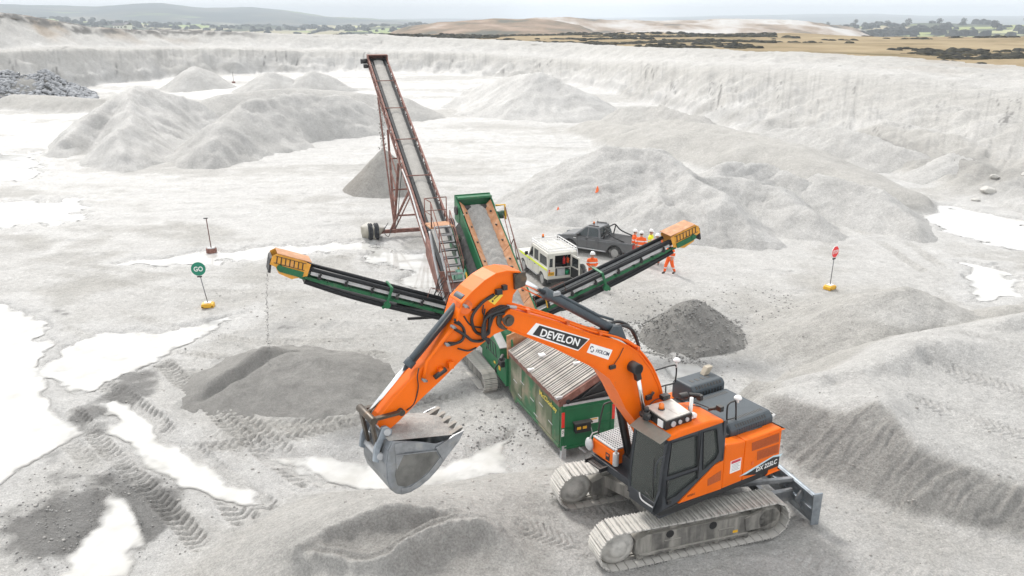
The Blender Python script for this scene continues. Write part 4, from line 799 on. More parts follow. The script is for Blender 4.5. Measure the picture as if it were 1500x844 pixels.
for sy in (1, -1):
    yc = 1.195 * sy; out = sy
    f = MB()
    f.prism([(1.42, .26), (1.42, .58), (1.15, .68), (-1.2, .68), (-1.45, .62), (-1.45, .30), (-1.2, .20), (1.2, .20)], yc - .17, yc + .17)
    f.prism([(1.2, .60), (1.1, .72), (-1.1, .74), (-1.25, .62)], yc - .10, yc + .10)
    f.box(-1.3, 1.35, *sorted((yc + .165 * out, yc + .22 * out)), .20, .26)
    for x in (.55, -.75): f.box(x - .2, x + .2, *sorted((yc + .165 * out, yc + .20 * out)), .44, .47)
    fr = f.build('track_frame', M_frm, EX, .012)
    for x in (.62, -.42): MB().lathe((x, yc + .12 * out, .60), (0, out, 0), [(0, .05), (.055, .095), (.06, .09)], 16).build('frame_hole', M_bk, fr)
    MB().box(-1.05, -.93, *sorted((yc + .17 * out, yc + .178 * out)), .30, .36).build('plate', M_yel, fr)
    MB().lathe((1.83, yc, .475), (0, 1, 0), [(-.20, .05), (-.20, .20), (-.14, .21), (-.12, .30), (-.11, .39), (.11, .39), (.12, .30), (.14, .21), (.20, .20), (.20, .05)], 24).build('idler_wheel', M_trk, fr)
    s = MB().lathe((-1.83, yc, .50), (0, 1, 0), [(-.2, .1), (-.2, .27), (-.06, .30), (-.05, .40), (.05, .40), (.06, .30), (.2, .27), (.2, .1)], 24)
    s.prism([(-1.62, .30), (-1.25, .30), (-1.2, .62), (-1.6, .74), (-1.95, .74), (-2.06, .6), (-2.0, .42)], yc + .13 * out, yc + .2 * out)
    s.build('sprocket', M_frm, fr)
    for k in range(8): x = -1.3 + 2.6 * k / 7; MB().lathe((x, yc, .155), (0, 1, 0), [(-.17, .03), (-.17, .055), (-.12, .08), (.12, .08), (.17, .055), (.17, .03)], 12).build('roller', M_frm, fr)
    for x in (.6, -.5): MB().cyl((x, yc - .12, .76), (x, yc + .12, .76), .065).build('carrier_roller', M_frm, fr)
    ch = MB(); ch.box(-1.7, 1.7, yc - .06, yc - .02, .055, .13); ch.box(-1.7, 1.7, yc + .02, yc + .06, .055, .13); ch.box(-1.7, 1.7, yc - .09, yc - .05, .80, .88); ch.box(-1.7, 1.7, yc + .05, yc + .09, .80, .88); ch.build('chain', M_frm, fr)
    ctr = Vector((0, 0, .48)); lay_shoes(track_path(1.83, -1.83, .475, .50, .43, .42), 49, shoe, fr, yc)
u = MB(); u.prism([(.75, .85), (.75, -.85), (-.75, -.85), (-.75, .85)], .42, .78, 'xy'); u.cyl((0, 0, .75), (0, 0, 1.26), .62, n=28)
for sx in (1, -1):
    for sy in (1, -1): u.prism([(sx * .2, sy * .5), (sx * .75, sy * .35), (sx * 1.1, sy * 1.08), (sx * .55, sy * 1.08)], .40, .70, 'xy')
u.build('undercarriage', M_frm, EX, .02)
# rear dozer blade
b = MB(); prof = [(-3.02, .88), (-3.09, .82), (-3.04, .55), (-3.02, .32), (-3.10, .10), (-3.06, .08), (-2.97, .32), (-2.98, .55), (-3.02, .8), (-2.97, .87)]
b.prism(prof, -1.38, 1.38)
for y in (-1.38, 1.38): b.prism([(-2.93, .90), (-3.18, .90), (-3.16, .08), (-2.95, .10)], y - .02, y + .02)
b.box(-3.0, -2.92, -1.36, 1.36, .79, .86); b.box(-2.99, -2.93, -1.36, 1.36, .46, .52)
bl = b.build('dozer_blade', M_blu, EX, .008)
a = MB()
for y in (.62, -.62): a.bar((-1.3, y * .9, .45), (-2.95, y, .46), .14, .26); a.prism([(-2.3, .55), (-2.95, .62), (-2.95, .30), (-2.3, .34)], y - .04, y + .04); a.bar((-1.1, y * .55, .82), (-2.93, y * 1.0, .86), .10, .10)
a.bar((-2.3, -.62, .46), (-2.3, .62, .46), .12, .2); a.build('blade_arm', M_stl, bl, .01)
g = MB()
for y in (.95, .3, -.3, -.95): g.prism([(-2.98, .82), (-2.80, .56), (-2.98, .28)], y - .02, y + .02)
g.build('blade_rib', M_stl, bl)
# ---- upper works
def up(mb, name, mat, bevel=.012, parent=None): return mb.build(name, mat, parent or EX, bevel, 0 if parent else UR)
d = MB(); d.prism([(1.45, 1.33), (1.45, .36), (1.2, .36), (1.2, -1.3), (-1.9, -1.3), (-2.3, -1.0), (-2.3, 1.0), (-2.1, 1.33)], 1.24, 1.42, 'xy'); d.cyl((0, 0, 1.2), (0, 0, 1.26), .7, n=28)
d.box(-.1, .62, -.42, -.32, 1.42, 2.1); d.box(-.1, .62, .24, .34, 1.42, 2.1); d.box(.6, .95, -.5, .34, 1.42, 1.7)
deck = up(d, 'upper_frame', M_cg)
s = MB(); s.box(-2.08, .94, 1.335, 1.362, 1.27, 1.40); s.prism([(.94, 1.27), (1.49, 1.34), (1.49, 1.43), (.94, 1.45)], 1.30, 1.365); up(s, 'side_skirt', M_bk, .004)
# left side panels
p1 = MB(); p1.prism([(.97, 1.46), (-.28, 1.40), (-.28, 2.10), (-.02, 2.06), (.34, 1.84)], 1.30, 1.372); pf = up(p1, 'side_panel', M_or, .012)
MB().prism([(.17, 1.79), (-.21, 1.88), (-.23, 1.64), (.16, 1.62)], 1.373, 1.378).build('grille', M_orv, pf)
text('model_mark', 'DX225LC', M_bk, pf, (.62, 1.375, 1.56), (-1, 0, -.02), (0, 0, 1), .045, .22, .002)
p2 = MB(); p2.prism([(-.29, 1.40), (-.90, 1.40), (-.90, 2.385), (-.70, 2.40), (-.36, 2.45), (-.29, 2.42)], 1.06, 1.372); pm = up(p2, 'side_panel', M_or, .03)
n = MB(); n.prism([(-.49, 2.01), (-.81, 2.01), (-.81, 1.71), (-.49, 1.71)], 1.372, 1.378); pn = n.build('notice', M_wht, pm)
n = MB(); n.prism([(-.51, 2.0), (-.79, 2.0), (-.79, 1.94), (-.51, 1.94)], 1.378, 1.381); n.build('notice_heading', pmat('notice_red', (.5, .03, .06), .5), pm)
n = MB()
for k in range(5): n.prism([(-.53, 1.91 - k * .036), (-.77 + .04 * (k % 2), 1.91 - k * .036), (-.77 + .04 * (k % 2), 1.90 - k * .036), (-.53, 1.90 - k * .036)], 1.378, 1.380)
n.build('notice_lines', pmat('grey_print', (.3, .3, .33), .6), pm)
p3 = MB(); p3.prism([(-.91, 1.40), (-2.06, 1.40), (-2.06, 2.38), (-.91, 2.385)], 1.06, 1.372); pr = up(p3, 'side_panel', M_or, .03)
for q in ([(-1.10, 2.28), (-1.98, 2.27), (-2.0, 2.05), (-1.13, 2.07)], [(-1.30, 2.01), (-2.0, 1.99), (-2.02, 1.77), (-1.33, 1.78)]):
    gr = MB().prism(q, 1.373, 1.379).build('grille', M_orv, pr)
    sl = MB(); x0, x1 = q[0][0], q[1][0]
    for k in range(9): z = q[3][1] + .012 + k * .022; sl.prism([(x0 - .03, z), (x1 + .02, z), (x1 + .02, z + .008), (x0 - .03, z + .008)], 1.379, 1.384)
    sl.build('grille_slats', M_orv, pr)
MB().prism([(-1.15, 1.80), (-1.22, 1.80), (-1.22, 1.72), (-1.15, 1.72)], 1.373, 1.385).build('latch', M_or2, pr)
k = MB().prism([(-.80, 1.545), (-1.10, 1.60), (-1.86, 1.735), (-2.17, 1.70), (-2.05, 1.60), (-1.8, 1.66), (-1.1, 1.53)], 1.3735, 1.378).build('stripe', pmat('pale_blue_print', (.5, .66, .72), .4), pr)
k = MB().prism([(-.92, 1.52), (-1.15, 1.56), (-1.84, 1.70), (-2.07, 1.66), (-2.07, 1.41), (-1.40, 1.41)], 1.3745, 1.380).build('model_plate', M_bk, pr)
text('model_lettering', 'DX 225LC', M_wht, pr, (-1.66, 1.383, 1.555), (-1, 0, .02), (-.15, 0, 1), .115, .66, .003, .015)
# right side panels
q = MB(); q.box(-2.0, -.2, -1.36, -1.06, 1.40, 2.36); up(q, 'side_panel', M_or, .03)
q = MB(); q.box(-.19, .06, -1.36, -.75, 1.40, 2.0); up(q, 'fuel_tank', M_or, .03)
# counterweight
c = MB(); ang = [R(t) for t in range(-62, 63, 4)]; out = [(-1.05 - 1.45 * math.cos(t), 1.37 * math.sin(t) / math.sin(R(62))) for t in ang]
c.prism([(-2.075, 1.37 * 1.0)] + [(x, y) for x, y in out[::-1]] + [(-2.075, -1.37), (-1.9, -1.2), (-1.9, 1.2)], 1.30, 2.34, 'xy'); cw = up(c, 'counterweight', M_or, .06)
c = MB(); c.prism([(-1.95, .35), (-2.42, .35), (-2.42, -.8), (-1.95, -.8)], 2.34, 2.40, 'xy'); c.build('top_plate', M_gry, cw, .01)
for y in (.75, -.95):
    MB().box(-2.36, -2.06, y - .1, y + .1, 2.34, 2.44).build('lifting_eye', M_grs, cw, .02)
tp = MB(); tp.prism([(-2.08, 1.02), (-2.38, .9), (-2.44, .2), (-2.0, .15)], 2.40, 2.425, 'xy'); tp.build('tread_plate', M_gry, cw, .004)
# deck top, hood, filter box
t = MB(); t.box(-2.05, -.30, -1.06, 1.06, 2.24, 2.345); t.box(-.9, -.32, .55, 1.02, 2.345, 2.37); top = up(t, 'engine_deck', M_bk, .01)
h = MB(); h.prism([(-.74, .0), (-2.10, .0), (-2.10, .22), (-1.98, .31), (-.86, .31), (-.74, .22)], -.42, 1.06)
ho = MB(); hp_ = [(-.43, 2.35), (1.08, 2.35), (1.08, 2.52), (.96, 2.645), (-.36, 2.645), (-.43, 2.6)]
ho.prism(hp_, -2.10, -.74, 'yz'); hood = up(ho, 'engine_hood', M_hood, .05, None)
sl = MB()
for i in range(16): x = -.98 - i * .063; sl.box(x - .017, x + .017, .80, .89, 2.640, 2.6485); sl.box(x - .017, x + .017, -.28, -.17, 2.640, 2.6485)
for i in range(13): x = -.95 - i * .075; sl.prism([(1.000, 2.606), (1.055, 2.549), (1.058, 2.552), (1.003, 2.609)], x - .02, x + .02, 'yz'); 
sl.build('vent_slots', M_bk, hood)
rb = MB()
for i in range(13): x = -.95 - i * .075; rb.box(x - .012, x + .012, 1.078, 1.086, 2.38, 2.52)
rb.build('hood_ribs', M_hood, hood)
fb = MB(); fb.prism([(-1.17, 2.35), (-.45, 2.35), (-.45, 2.76), (-.54, 2.86), (-1.08, 2.86), (-1.17, 2.76)], -2.12, -1.08, 'yz'); fbx = up(fb, 'filter_box', M_hood, .04)
sl = MB()
for i in range(9): x = -1.22 - i * .095; sl.prism([(-.515, 2.834), (-.465, 2.779), (-.460, 2.784), (-.510, 2.839)], x - .026, x + .026, 'yz'); sl.box(x - .024, x + .024, -.452, -.444, 2.50, 2.70)
for i in range(4): sl.box(-1.35 - i * .17, -1.27 - i * .17, -.82, -.70, 2.855, 2.8645)
sl.build('vent_slots', M_bk, fbx)
e = MB(); e.prism([(-1.78, 2.86), (-1.95, 2.86), (-2.08, 3.05), (-1.9, 3.05)], -.98, -.83); e.build('exhaust_stack', pmat('exhaust_tan', (.36, .32, .25), .6, var=.2), fbx, .015)
# cab
side = [(1.49, 1.42), (1.50, 1.9), (1.47, 2.3), (1.40, 2.9), (1.33, 3.06), (-.14, 3.03), (-.22, 2.6), (-.28, 2.14), (-.03, 2.08), (.34, 1.87), (.97, 1.50)]
w1 = [(1.27, 2.97), (.57, 2.95), (.50, 2.19), (1.33, 2.22)]; w2 = [(1.34, 2.12), (.49, 2.10), (.47, 1.93), (1.08, 1.68), (1.32, 1.66)]; w3 = [(.40, 2.96), (.02, 2.93), (-.10, 2.35), (-.02, 2.22), (.33, 2.06)]
cb = MB(); cb.wall(side, [w1, w2, w3], 1.29, 1.36)
cb.wall([(1.49, 1.42), (1.50, 1.9), (1.47, 2.3), (1.40, 2.9), (1.33, 3.06), (-.14, 3.03), (-.28, 2.1), (-.28, 1.42)], [[(1.36, 1.7), (1.34, 2.3), (1.26, 2.94), (-.02, 2.92), (-.14, 2.0), (-.14, 1.7)]], .36, .42)
cb.wall([(.36, 1.42), (1.36, 1.42), (1.36, 3.05), (.36, 3.05)], [[(.46, 2.1), (1.26, 2.1), (1.22, 2.92), (.50, 2.92)]], -.28, -.20, 'yz')
cb.box(-.24, 1.46, .40, 1.30, 1.42, 1.52)
for y in (.36, 1.29):                                   # front posts
    for (x0, z0), (x1, z1) in zip([(1.49, 1.42), (1.50, 1.9), (1.47, 2.3), (1.40, 2.9)], [(1.50, 1.9), (1.47, 2.3), (1.40, 2.9), (1.33, 3.06)]): cb.prism([(x0, z0), (x1, z1), (x1 - .09, z1), (x0 - .09, z0)], y, y + .07)
cb.box(1.40, 1.49, .42, 1.30, 1.42, 1.56); cb.box(1.30, 1.40, .42, 1.30, 2.94, 3.05)
cab = up(cb, 'cab', M_cg, .012)
def pane(q, y, name='window_pane', ax='xz', t=.006): return MB().prism(q, y, y + t, ax).build(name, M_gla, cab)
pane(w1, 1.325); pane(w2, 1.325); pane(w3, 1.325); pane([(1.36, 1.7), (1.34, 2.3), (1.26, 2.94), (-.02, 2.92), (-.14, 2.0), (-.14, 1.7)], .385)
pane([(.46, 2.1), (1.26, 2.1), (1.22, 2.92), (.50, 2.92)], -.24, 'rear_window', 'yz')
wp = MB()
for (x0, z0), (x1, z1) in zip([(1.47, 1.56), (1.475, 1.9), (1.445, 2.3), (1.375, 2.94)][:-1], [(1.475, 1.9), (1.445, 2.3), (1.375, 2.94)]): wp.prism([(x0, z0), (x1, z1), (x1 - .006, z1), (x0 - .006, z0)], .43, 1.29)
wp.build('windscreen', M_gla, cab)
gk = MB()
for q in (w1, w2, w3):                                   # black rubber round the door glass
    for i in range(len(q)): a_, b_ = q[i], q[(i + 1) % len(q)]; gk.bar((a_[0], 1.362, a_[1]), (b_[0], 1.362, b_[1]), .012, .035, (0, 1, 0))
gk.build('window_seal', M_hose, cab)
MB().bar((.46, 1.37, 1.9), (.46, 1.37, 3.0), .012, .012).bar((.46, 1.37, 2.1), (.53, 1.37, 3.0), .01, .01).build('door_edge', M_bk, cab)
MB().box(1.20, 1.30, 1.36, 1.40, 1.56, 1.64).tube([(1.36, 1.38, 1.75), (1.36, 1.42, 1.8), (1.34, 1.42, 2.1), (1.33, 1.38, 2.15)], .012).build('door_handle', M_bk, cab)
r = MB(); r.prism([(1.37, 3.02), (1.30, 3.15), (1.05, 3.19), (.2, 3.17), (-.16, 3.10), (-.19, 3.02)], .36, 1.37); roof = r.build('cab_roof', M_or, cab, .035)
v = MB(); v.prism([(1.30, 3.16), (1.58, 3.04), (1.575, 3.02), (1.30, 3.13)], .42, 1.36); v.build('sun_visor', pmat('smoked_visor', (.22, .21, .18), .25, var=.1), cab, .003)
w = MB(); w.tube([(1.515, 1.2, 1.70), (1.52, 1.15, 2.1), (1.47, 1.1, 2.55)], .012).tube([(1.53, .95, 1.72), (1.53, 1.2, 1.66)], .012).build('wiper', M_hose, cab)
MB().tube([(1.44, 1.38, 2.75), (1.62, 1.40, 2.72), (1.68, 1.38, 2.55), (1.66, 1.36, 2.3)], .014, smooth_path=4).build('grab_handle', M_cg, cab)
MB().tube([(1.5, .75, 1.58), (1.56, .9, 1.5), (1.53, 1.25, 1.48)], .018, smooth_path=4).build('lower_guard', M_gry, cab)
st = MB(); st.box(.05, .55, .62, 1.08, 1.75, 1.88); st.prism([(.05, 1.86), (.16, 1.86), (.02, 2.55), (-.09, 2.55)], .64, 1.06); st.box(.1, .6, .56, .62, 1.98, 2.06); st.box(.1, .6, 1.08, 1.14, 1.98, 2.06); st.box(.15, .45, .7, 1.0, 1.52, 1.76); st.build('seat', pmat('seat_fabric', (.11, .12, .12), .9), cab, .03)
co = MB(); co.box(1.1, 1.25, .46, .6, 1.52, 2.2); co.box(1.0, 1.2, .45, .75, 2.15, 2.35); co.tube([(.7, .6, 2.0), (.75, .6, 2.2)], .02); co.tube([(.7, 1.1, 2.0), (.75, 1.1, 2.2)], .02); co.build('console', pmat('console_grey', (.34, .36, .34), .6), cab, .02)
MB().box(.95, 1.2, .8, .82, 1.95, 2.0).box(1.15, 1.18, .55, .75, 2.4, 2.55).build('warning_label', pmat('yellow_label', (.6, .5, .1), .5), cab)
MB().box(-.18, 1.38, .43, .45, 1.54, 2.0).box(-.17, 1.38, .45, 1.27, 1.525, 1.54).build('cab_lining', pmat('cab_lining', (.30, .32, .30), .8), cab)
# equipment on the cab roof
rf = MB(); rf.prism([(1.20, .45), (1.26, 1.16), (.60, 1.14), (.50, .48)], 3.36, 3.385, 'xy'); rf.box(.62, .9, .5, 1.1, 3.386, 3.39); rfo = up(rf, 'roof_cover', M_silv, .006)
rb = MB(); rb.prism([(1.22, .44), (1.29, 1.18), (1.23, 1.18), (1.16, .44)], 3.17, 3.36, 'xy'); rb.prism([(1.26, 1.10), (1.26, 1.18), (.56, 1.17), (.56, 1.10)], 3.17, 3.36, 'xy'); rb.build('electronics_rack', M_bk, rfo, .006)
q = MB(); q.box(1.28, 1.305, .95, 1.10, 3.19, 3.34); q.build('control_box', M_wht, rfo, .004)
q = MB()
for i, (x, y0) in enumerate(((1.1, 1.185), (.92, 1.185), (.72, 1.18))): q.cyl((x, y0, 3.27), (x, y0 + .03, 3.27), .06 if i == 0 else .045)
q.build('work_lamp', M_gry, rfo)
q = MB(); q.cyl((1.32, .62, 3.19), (1.32, .62, 3.36), .075); q.cyl((1.32, .62, 3.36), (1.32, .62, 3.46), .05); q.cyl((1.40, .72, 3.27), (1.28, .70, 3.27), .06); q.build('lidar_sensor', M_bk, rfo)
q = MB(); q.cyl((1.02, .74, 3.385), (1.02, .74, 3.41), .07); q.build('beacon_base', M_bk, rfo); q = MB(); q.lathe((1.02, .74, 3.41), (0, 0, 1), [(0, .06), (.09, .055), (.12, .03)], 14)
q.build('beacon', pmat('orange_lens', (.85, .2, .01), .15, coat=.5), rfo)
q = MB(); q.cyl((.46, 1.02, 3.19), (.46, 1.02, 3.62), .038); q.box(.38, .54, .98, 1.12, 3.19, 3.25); q.cyl((.5, 1.12, 3.3), (.5, 1.2, 3.3), .05); q.build('antenna', M_wht, EX, 0, UR)
q = MB(); q.box(.55, .75, .36, .50, 3.40, 3.50); q.cyl((.2, .40, 3.32), (.02, .46, 3.34), .075); q.cyl((-.02, .46, 3.34), (-.25, .56, 3.30), .045); q.box(-.22, -.12, 1.16, 1.3, 3.24, 3.36); q.cyl((-.15, 1.15, 3.28), (-.08, 1.0, 3.2), .035); q.box(-.3, -.2, .5, .62, 3.2, 3.32)
up(q, 'camera_cluster', M_bk, .01)
q = MB()
for pth in ([(.5, .4, 3.3), (.3, .46, 3.34), (.05, .6, 3.26), (-.1, .9, 3.22), (-.12, 1.15, 3.24)], [(1.2, .5, 3.35), (.9, .4, 3.42), (.6, .42, 3.42)], [(.45, 1.0, 3.22), (.3, .8, 3.21), (.2, .75, 3.26), (.0, .85, 3.22)]): q.tube(pth, .012, 6, smooth_path=5)
up(q, 'roof_cables', M_hose, 0)
# rails, mirrors, aerial domes
def rail(name, pth, r_=.019, mat=None, sp=4): return up(MB().tube(pth, r_, 8, smooth_path=sp), name, mat or M_bk, 0)
rail('handrail', [(-.82, .9, 2.33), (-.76, .9, 2.95), (-.80, .9, 3.10), (-.92, .9, 3.12), (-1.02, .9, 3.05), (-1.09, .9, 2.33)]); rail('handrail', [(-.79, .9, 2.72), (-1.06, .9, 2.70)], .014)
dm = MB(); dm.cyl((-1.07, .9, 3.06), (-1.07, .9, 3.15), .03); dm.lathe((-1.07, .9, 3.15), (0, 0, 1), [(0, .085), (.03, .09), (.07, .06), (.085, .01)], 16); up(dm, 'positioning_dome', M_wht, 0)
rail('handrail', [(-.37, -1.0, 3.28), (-.9, -1.0, 3.28), (-1.02, -1.0, 3.2), (-1.02, -1.0, 2.90), (-.95, -1.0, 2.80), (-.5, -1.0, 2.78), (-.45, -1.0, 2.36)]); rail('handrail', [(-.72, -1.0, 2.78), (-.75, -1.0, 2.36)], .016)
dm = MB(); dm.cyl((-1.02, -1.0, 3.2), (-1.02, -1.0, 3.36), .025); dm.lathe((-1.02, -1.0, 3.36), (0, 0, 1), [(0, .085), (.03, .09), (.07, .06), (.085, .01)], 16); up(dm, 'positioning_dome', M_wht, 0)
rail('handrail', [(.35, -1.3, 2.58), (.8, -1.3, 2.62), (.92, -1.3, 2.50), (1.02, -1.3, 1.9), (.98, -1.3, 1.46), (.6, -1.25, 1.42)])
mi = MB(); mi.tube([(1.0, -1.3, 1.95), (1.15, -1.34, 1.92), (1.25, -1.34, 1.80)], .014, 8); mi.lathe((1.20, -1.34, 1.66), (1, -.1, .1), [(0, .03), (.02, .15), (.05, .155), (.08, .12), (.10, .02)], 18); up(mi, 'mirror', M_gry, 0)
mi = MB(); mi.cyl((-1.95, -1.1, 2.35), (-1.98, -1.12, 2.62), .02); mi.cyl((-2.0, -1.15, 2.62), (-1.90, -1.02, 2.64), .07); mi.cyl((-1.7, -1.2, 2.35), (-1.7, -1.2, 2.50), .03); up(mi, 'rear_camera', M_bk, 0)
mi = MB(); mi.cyl((-.55, 1.0, 2.37), (-.68, 1.02, 2.46), .06); mi.box(-.8, -.7, .9, 1.04, 2.36, 2.43); mi.tube([(-.5, .9, 2.4), (-.9, 1.0, 2.42), (-1.3, 1.08, 2.38), (-1.7, 1.1, 2.39)], .02, 6, smooth_path=4); up(mi, 'deck_fittings', M_bk, 0)
# front right storage box with treads
tb = MB(); tb.box(.10, 1.18, -1.32, -.52, 1.45, 1.84); tbx = up(tb, 'storage_box', M_or, .05)
tt = MB(); tt.box(.12, 1.17, -1.31, -.53, 1.842, 1.885); tto = tt.build('box_lid', M_gry, tbx, .015)
gr = MB()
for i in range(14):
    for j in range(10): gr.cyl((.19 + i * .07, -1.25 + j * .073, 1.884), (.19 + i * .07, -1.25 + j * .073, 1.894), .018, n=6)
gr.build('grip_studs', M_hood, tbx)
MB().box(1.181, 1.187, -.80, -.66, 1.52, 1.70).build('box_label', M_bk, tbx); MB().box(1.187, 1.19, -.77, -.69, 1.62, 1.67).build('box_symbol', M_or2, tbx)
sp = MB()
for i in range(5): sp.box(.95 + i * .09, 1.02 + i * .09, -1.25, -.72, 1.30, 1.335)
sp.box(.92, 1.42, -1.27, -1.22, 1.28, 1.38); sp.box(.92, 1.42, -.74, -.69, 1.28, 1.38); up(sp, 'step', M_bk, .004)
bo = MB(); bo.cyl((1.20, -.42, 1.55), (1.20, -.42, 1.85), .07); bo.cyl((1.20, -.42, 1.85), (1.20, -.42, 1.95), .03); up(bo, 'grease_canister', M_gry, .005)
# ---- boom
bo = [(4.57, 5.84), (4.53, 5.99), (4.42, 6.08), (3.43, 5.65), (2.51, 5.19), (1.92, 4.95), (1.60, 4.76), (1.30, 4.54), (.94, 4.10), (.74, 3.74), (.58, 3.38), (.48, 2.95), (.30, 2.3), (.10, 1.95), (.16, 1.72), (.42, 1.68), (.62, 1.86), (.95, 2.5), (1.32, 3.02), (1.57, 3.34), (1.81, 3.79), (2.05, 4.16), (2.38, 4.44), (3.42, 5.12), (4.47, 5.72)]
boom = up(MB().prism(bo, -.27, .27), 'boom', M_or, .02)
ed = MB()
for a_, b_ in zip(bo[2:11], bo[3:12]): ed.bar((a_[0], .28, a_[1]), (b_[0], .28, b_[1]), .03, .02, (0, 1, 0))
for a_, b_ in zip(bo[18:25], bo[19:25]): ed.bar((a_[0], .28, a_[1]), (b_[0], .28, b_[1]), .025, .02, (0, 1, 0))
ed.build('edge_flange', M_or, boom)
MB().cyl((4.45, -.34, 5.88), (4.45, .31, 5.88), .11, n=20).cyl((4.45, .31, 5.88), (4.45, .34, 5.88), .07, n=16).build('tip_pin', M_grs, boom)
pi = MB(); tops = [(4.40, 6.14), (3.43, 5.71), (2.51, 5.25), (1.92, 5.01), (1.58, 4.83), (1.24, 4.57), (.88, 4.14), (.62, 3.66), (.50, 3.3)]
for j, y in enumerate((.20, .12, .04)): pi.tube([(x, y, z + .03 * (j == 1)) for x, z in tops], .026, 8, smooth_path=4)
pi.build('hydraulic_pipe', M_or, boom)
pi = MB(); 
for y in (-.05, -.13): pi.tube([(x, y, z) for x, z in tops[2:]], .022, 8, smooth_path=4)
pi.tube([(1.95, .02, 5.1), (1.6, .05, 5.13), (1.3, .06, 4.95), (1.1, .04, 4.55)], .035, 8, smooth_path=5); pi.tube([(2.0, -.06, 5.12), (1.65, -.05, 5.19), (1.3, -.06, 5.0), (1.05, -.06, 4.6)], .035, 8, smooth_path=5); pi.build('hose', M_hose, boom)
cl = MB()
for x, z in ((4.0, 5.93), (3.1, 5.52), (2.3, 5.14), (1.3, 4.6)): cl.cbox((x, .1, z + .03), (.07, .34, .07))
cl.build('pipe_clamp', M_or2, boom)
fi = MB()
for y in (.22, .13, .04, -.08): fi.cyl((4.44, y, 6.13), (4.25, y, 6.07), .032, n=8)
fi.build('pipe_fitting', M_gry, boom)
MB().prism([(4.05, 5.53), (3.84, 5.705), (2.58, 5.12), (2.86, 4.93)], .271, .275).build('name_plate_edge', M_wht, boom)
MB().prism([(3.92, 5.495), (3.77, 5.645), (2.62, 5.115), (2.86, 4.955)], .2755, .279).build('name_plate', M_bk, boom)
uu = Vector((-.962, 0, -.43)).normalized(); vv = Vector((-.43, 0, .962)).normalized()
text('name_lettering', 'DEVELON', M_wht, boom, (3.29, .282, 5.30), uu, vv, .15, .98, .003, .02)
hp4 = [(2.645, 4.85), (2.55, 5.02), (2.0, 4.76), (2.10, 4.57)]
MB().prism(hp4, .271, .276).build('sticker', M_wht, boom)
M_navy = pmat('navy_print', (.02, .025, .06), .5)
u2 = Vector((-.55, 0, -.262)).normalized(); v2 = Vector((-.262, 0, .55)).normalized(); c0 = Vector((2.325, .278, 4.80))
text('sticker_lettering', 'HOLCIM', M_navy, boom, c0 - u2 * -.085, u2, v2, .075, .36, .002, .012)
lg = MB()
for (cx, cy, a0) in ((-.03, .022, 20), (.03, -.022, 200)):
    lg.tube([c0 + u2 * (-.215 + .6 * cx + .033 * math.cos(R(a0 + t))) + v2 * (cy + .033 * math.sin(R(a0 + t))) for t in range(0, 211, 30)], .009, 6)
lg.build('sticker_logo', M_navy, boom)
hb = MB(); hb.cyl((1.48, .20, 4.29), (1.48, .50, 4.29), .12, n=20); hb.cyl((1.48, -.5, 4.29), (1.48, -.2, 4.29), .12, n=20); hb.build('cylinder_pin', M_bk, boom)
mk = MB(); mk.box(1.93, 2.08, .27, .33, 4.36, 4.44); mk.build('work_lamp', M_bk, boom, .01)
mk = MB(); mk.box(.92, 1.06, .27, .34, 3.42, 3.52); mk.cyl((.95, .33, 3.5), (.88, .33, 3.58), .03); mk.build('sensor', M_bk, boom, .01)
MB().tube([(1.72, .28, 4.75), (1.83, .29, 4.58), (1.95, .29, 4.45)], .008, 6).build('cable', M_hose, boom)
for y in (.42, -.42):
    ax = Vector((1.48, y, 4.29)) - Vector((.80, y, 1.66)); n_ = ax.normalized(); B0 = Vector((.80, y, 1.66))
    cyl_ = up(MB().cyl(B0, B0 + n_ * 1.55, .085).cyl(B0 + n_ * 1.5, B0 + n_ * 1.62, .10).cyl(B0 - Vector((0, .09, 0)), B0 + Vector((0, .09, 0)), .11), 'boom_cylinder', M_bk, .004)
    MB().cyl(B0 + n_ * 1.6, B0 + n_ * 2.68, .05).build('rod', M_chr, cyl_); MB().cyl(Vector((1.48, y - .08, 4.29)), Vector((1.48, y + .08, 4.29)), .1).bar((1.48, y, 4.29), B0 + n_ * 2.45, .1, .12).build('rod_eye', M_bk, cyl_)
    MB().tube([B0 + n_ * .1 + Vector((.1, 0, 0)), B0 + n_ * .8 + Vector((.11, 0, 0)), B0 + n_ * 1.5 + Vector((.1, 0, 0))], .018).build('pipe', M_bk, cyl_)
# arm cylinder on top of the boom
A0, A1 = Vector((1.79, 0, 5.07)), Vector((4.10, 0, 6.55)); n_ = (A1 - A0).normalized(); Ld = (A1 - A0).length
ac = up(MB().cyl(A0, A0 + n_ * 1.95, .095).cyl(A0 + n_ * 1.86, A0 + n_ * 2.02, .115).cyl(A0 - Vector((0, .12, 0)), A0 + Vector((0, .12, 0)), .12).prism([(1.55, 4.85), (2.05, 5.05), (1.9, 5.2), (1.7, 5.18)], .13, .17).prism([(1.55, 4.85), (2.05, 5.05), (1.9, 5.2), (1.7, 5.18)], -.17, -.13), 'arm_cylinder', M_hood, .004)
MB().cyl(A0 + n_ * 2.0, A1, .052).build('rod', M_chr, ac)
MB().tube([A0 + n_ * .15 + Vector((-.1, .03, .14)), A0 + n_ * .5 + Vector((0, .04, .13)), A0 + n_ * 1.75 + Vector((0, .04, .12))], .028, 8).build('pipe', M_hood, ac)
MB().cbox(A0 + n_ * 1.75 + Vector((0, .06, .1)), (.18, .10, .07)).build('valve_block', M_stl, ac, .01)
MB().tube([A0 + n_ * 2.05 + Vector((0, .0, -.12)), A1 + Vector((0, 0, -.14))], .014, 6).build('guard_bar', M_or2, ac)
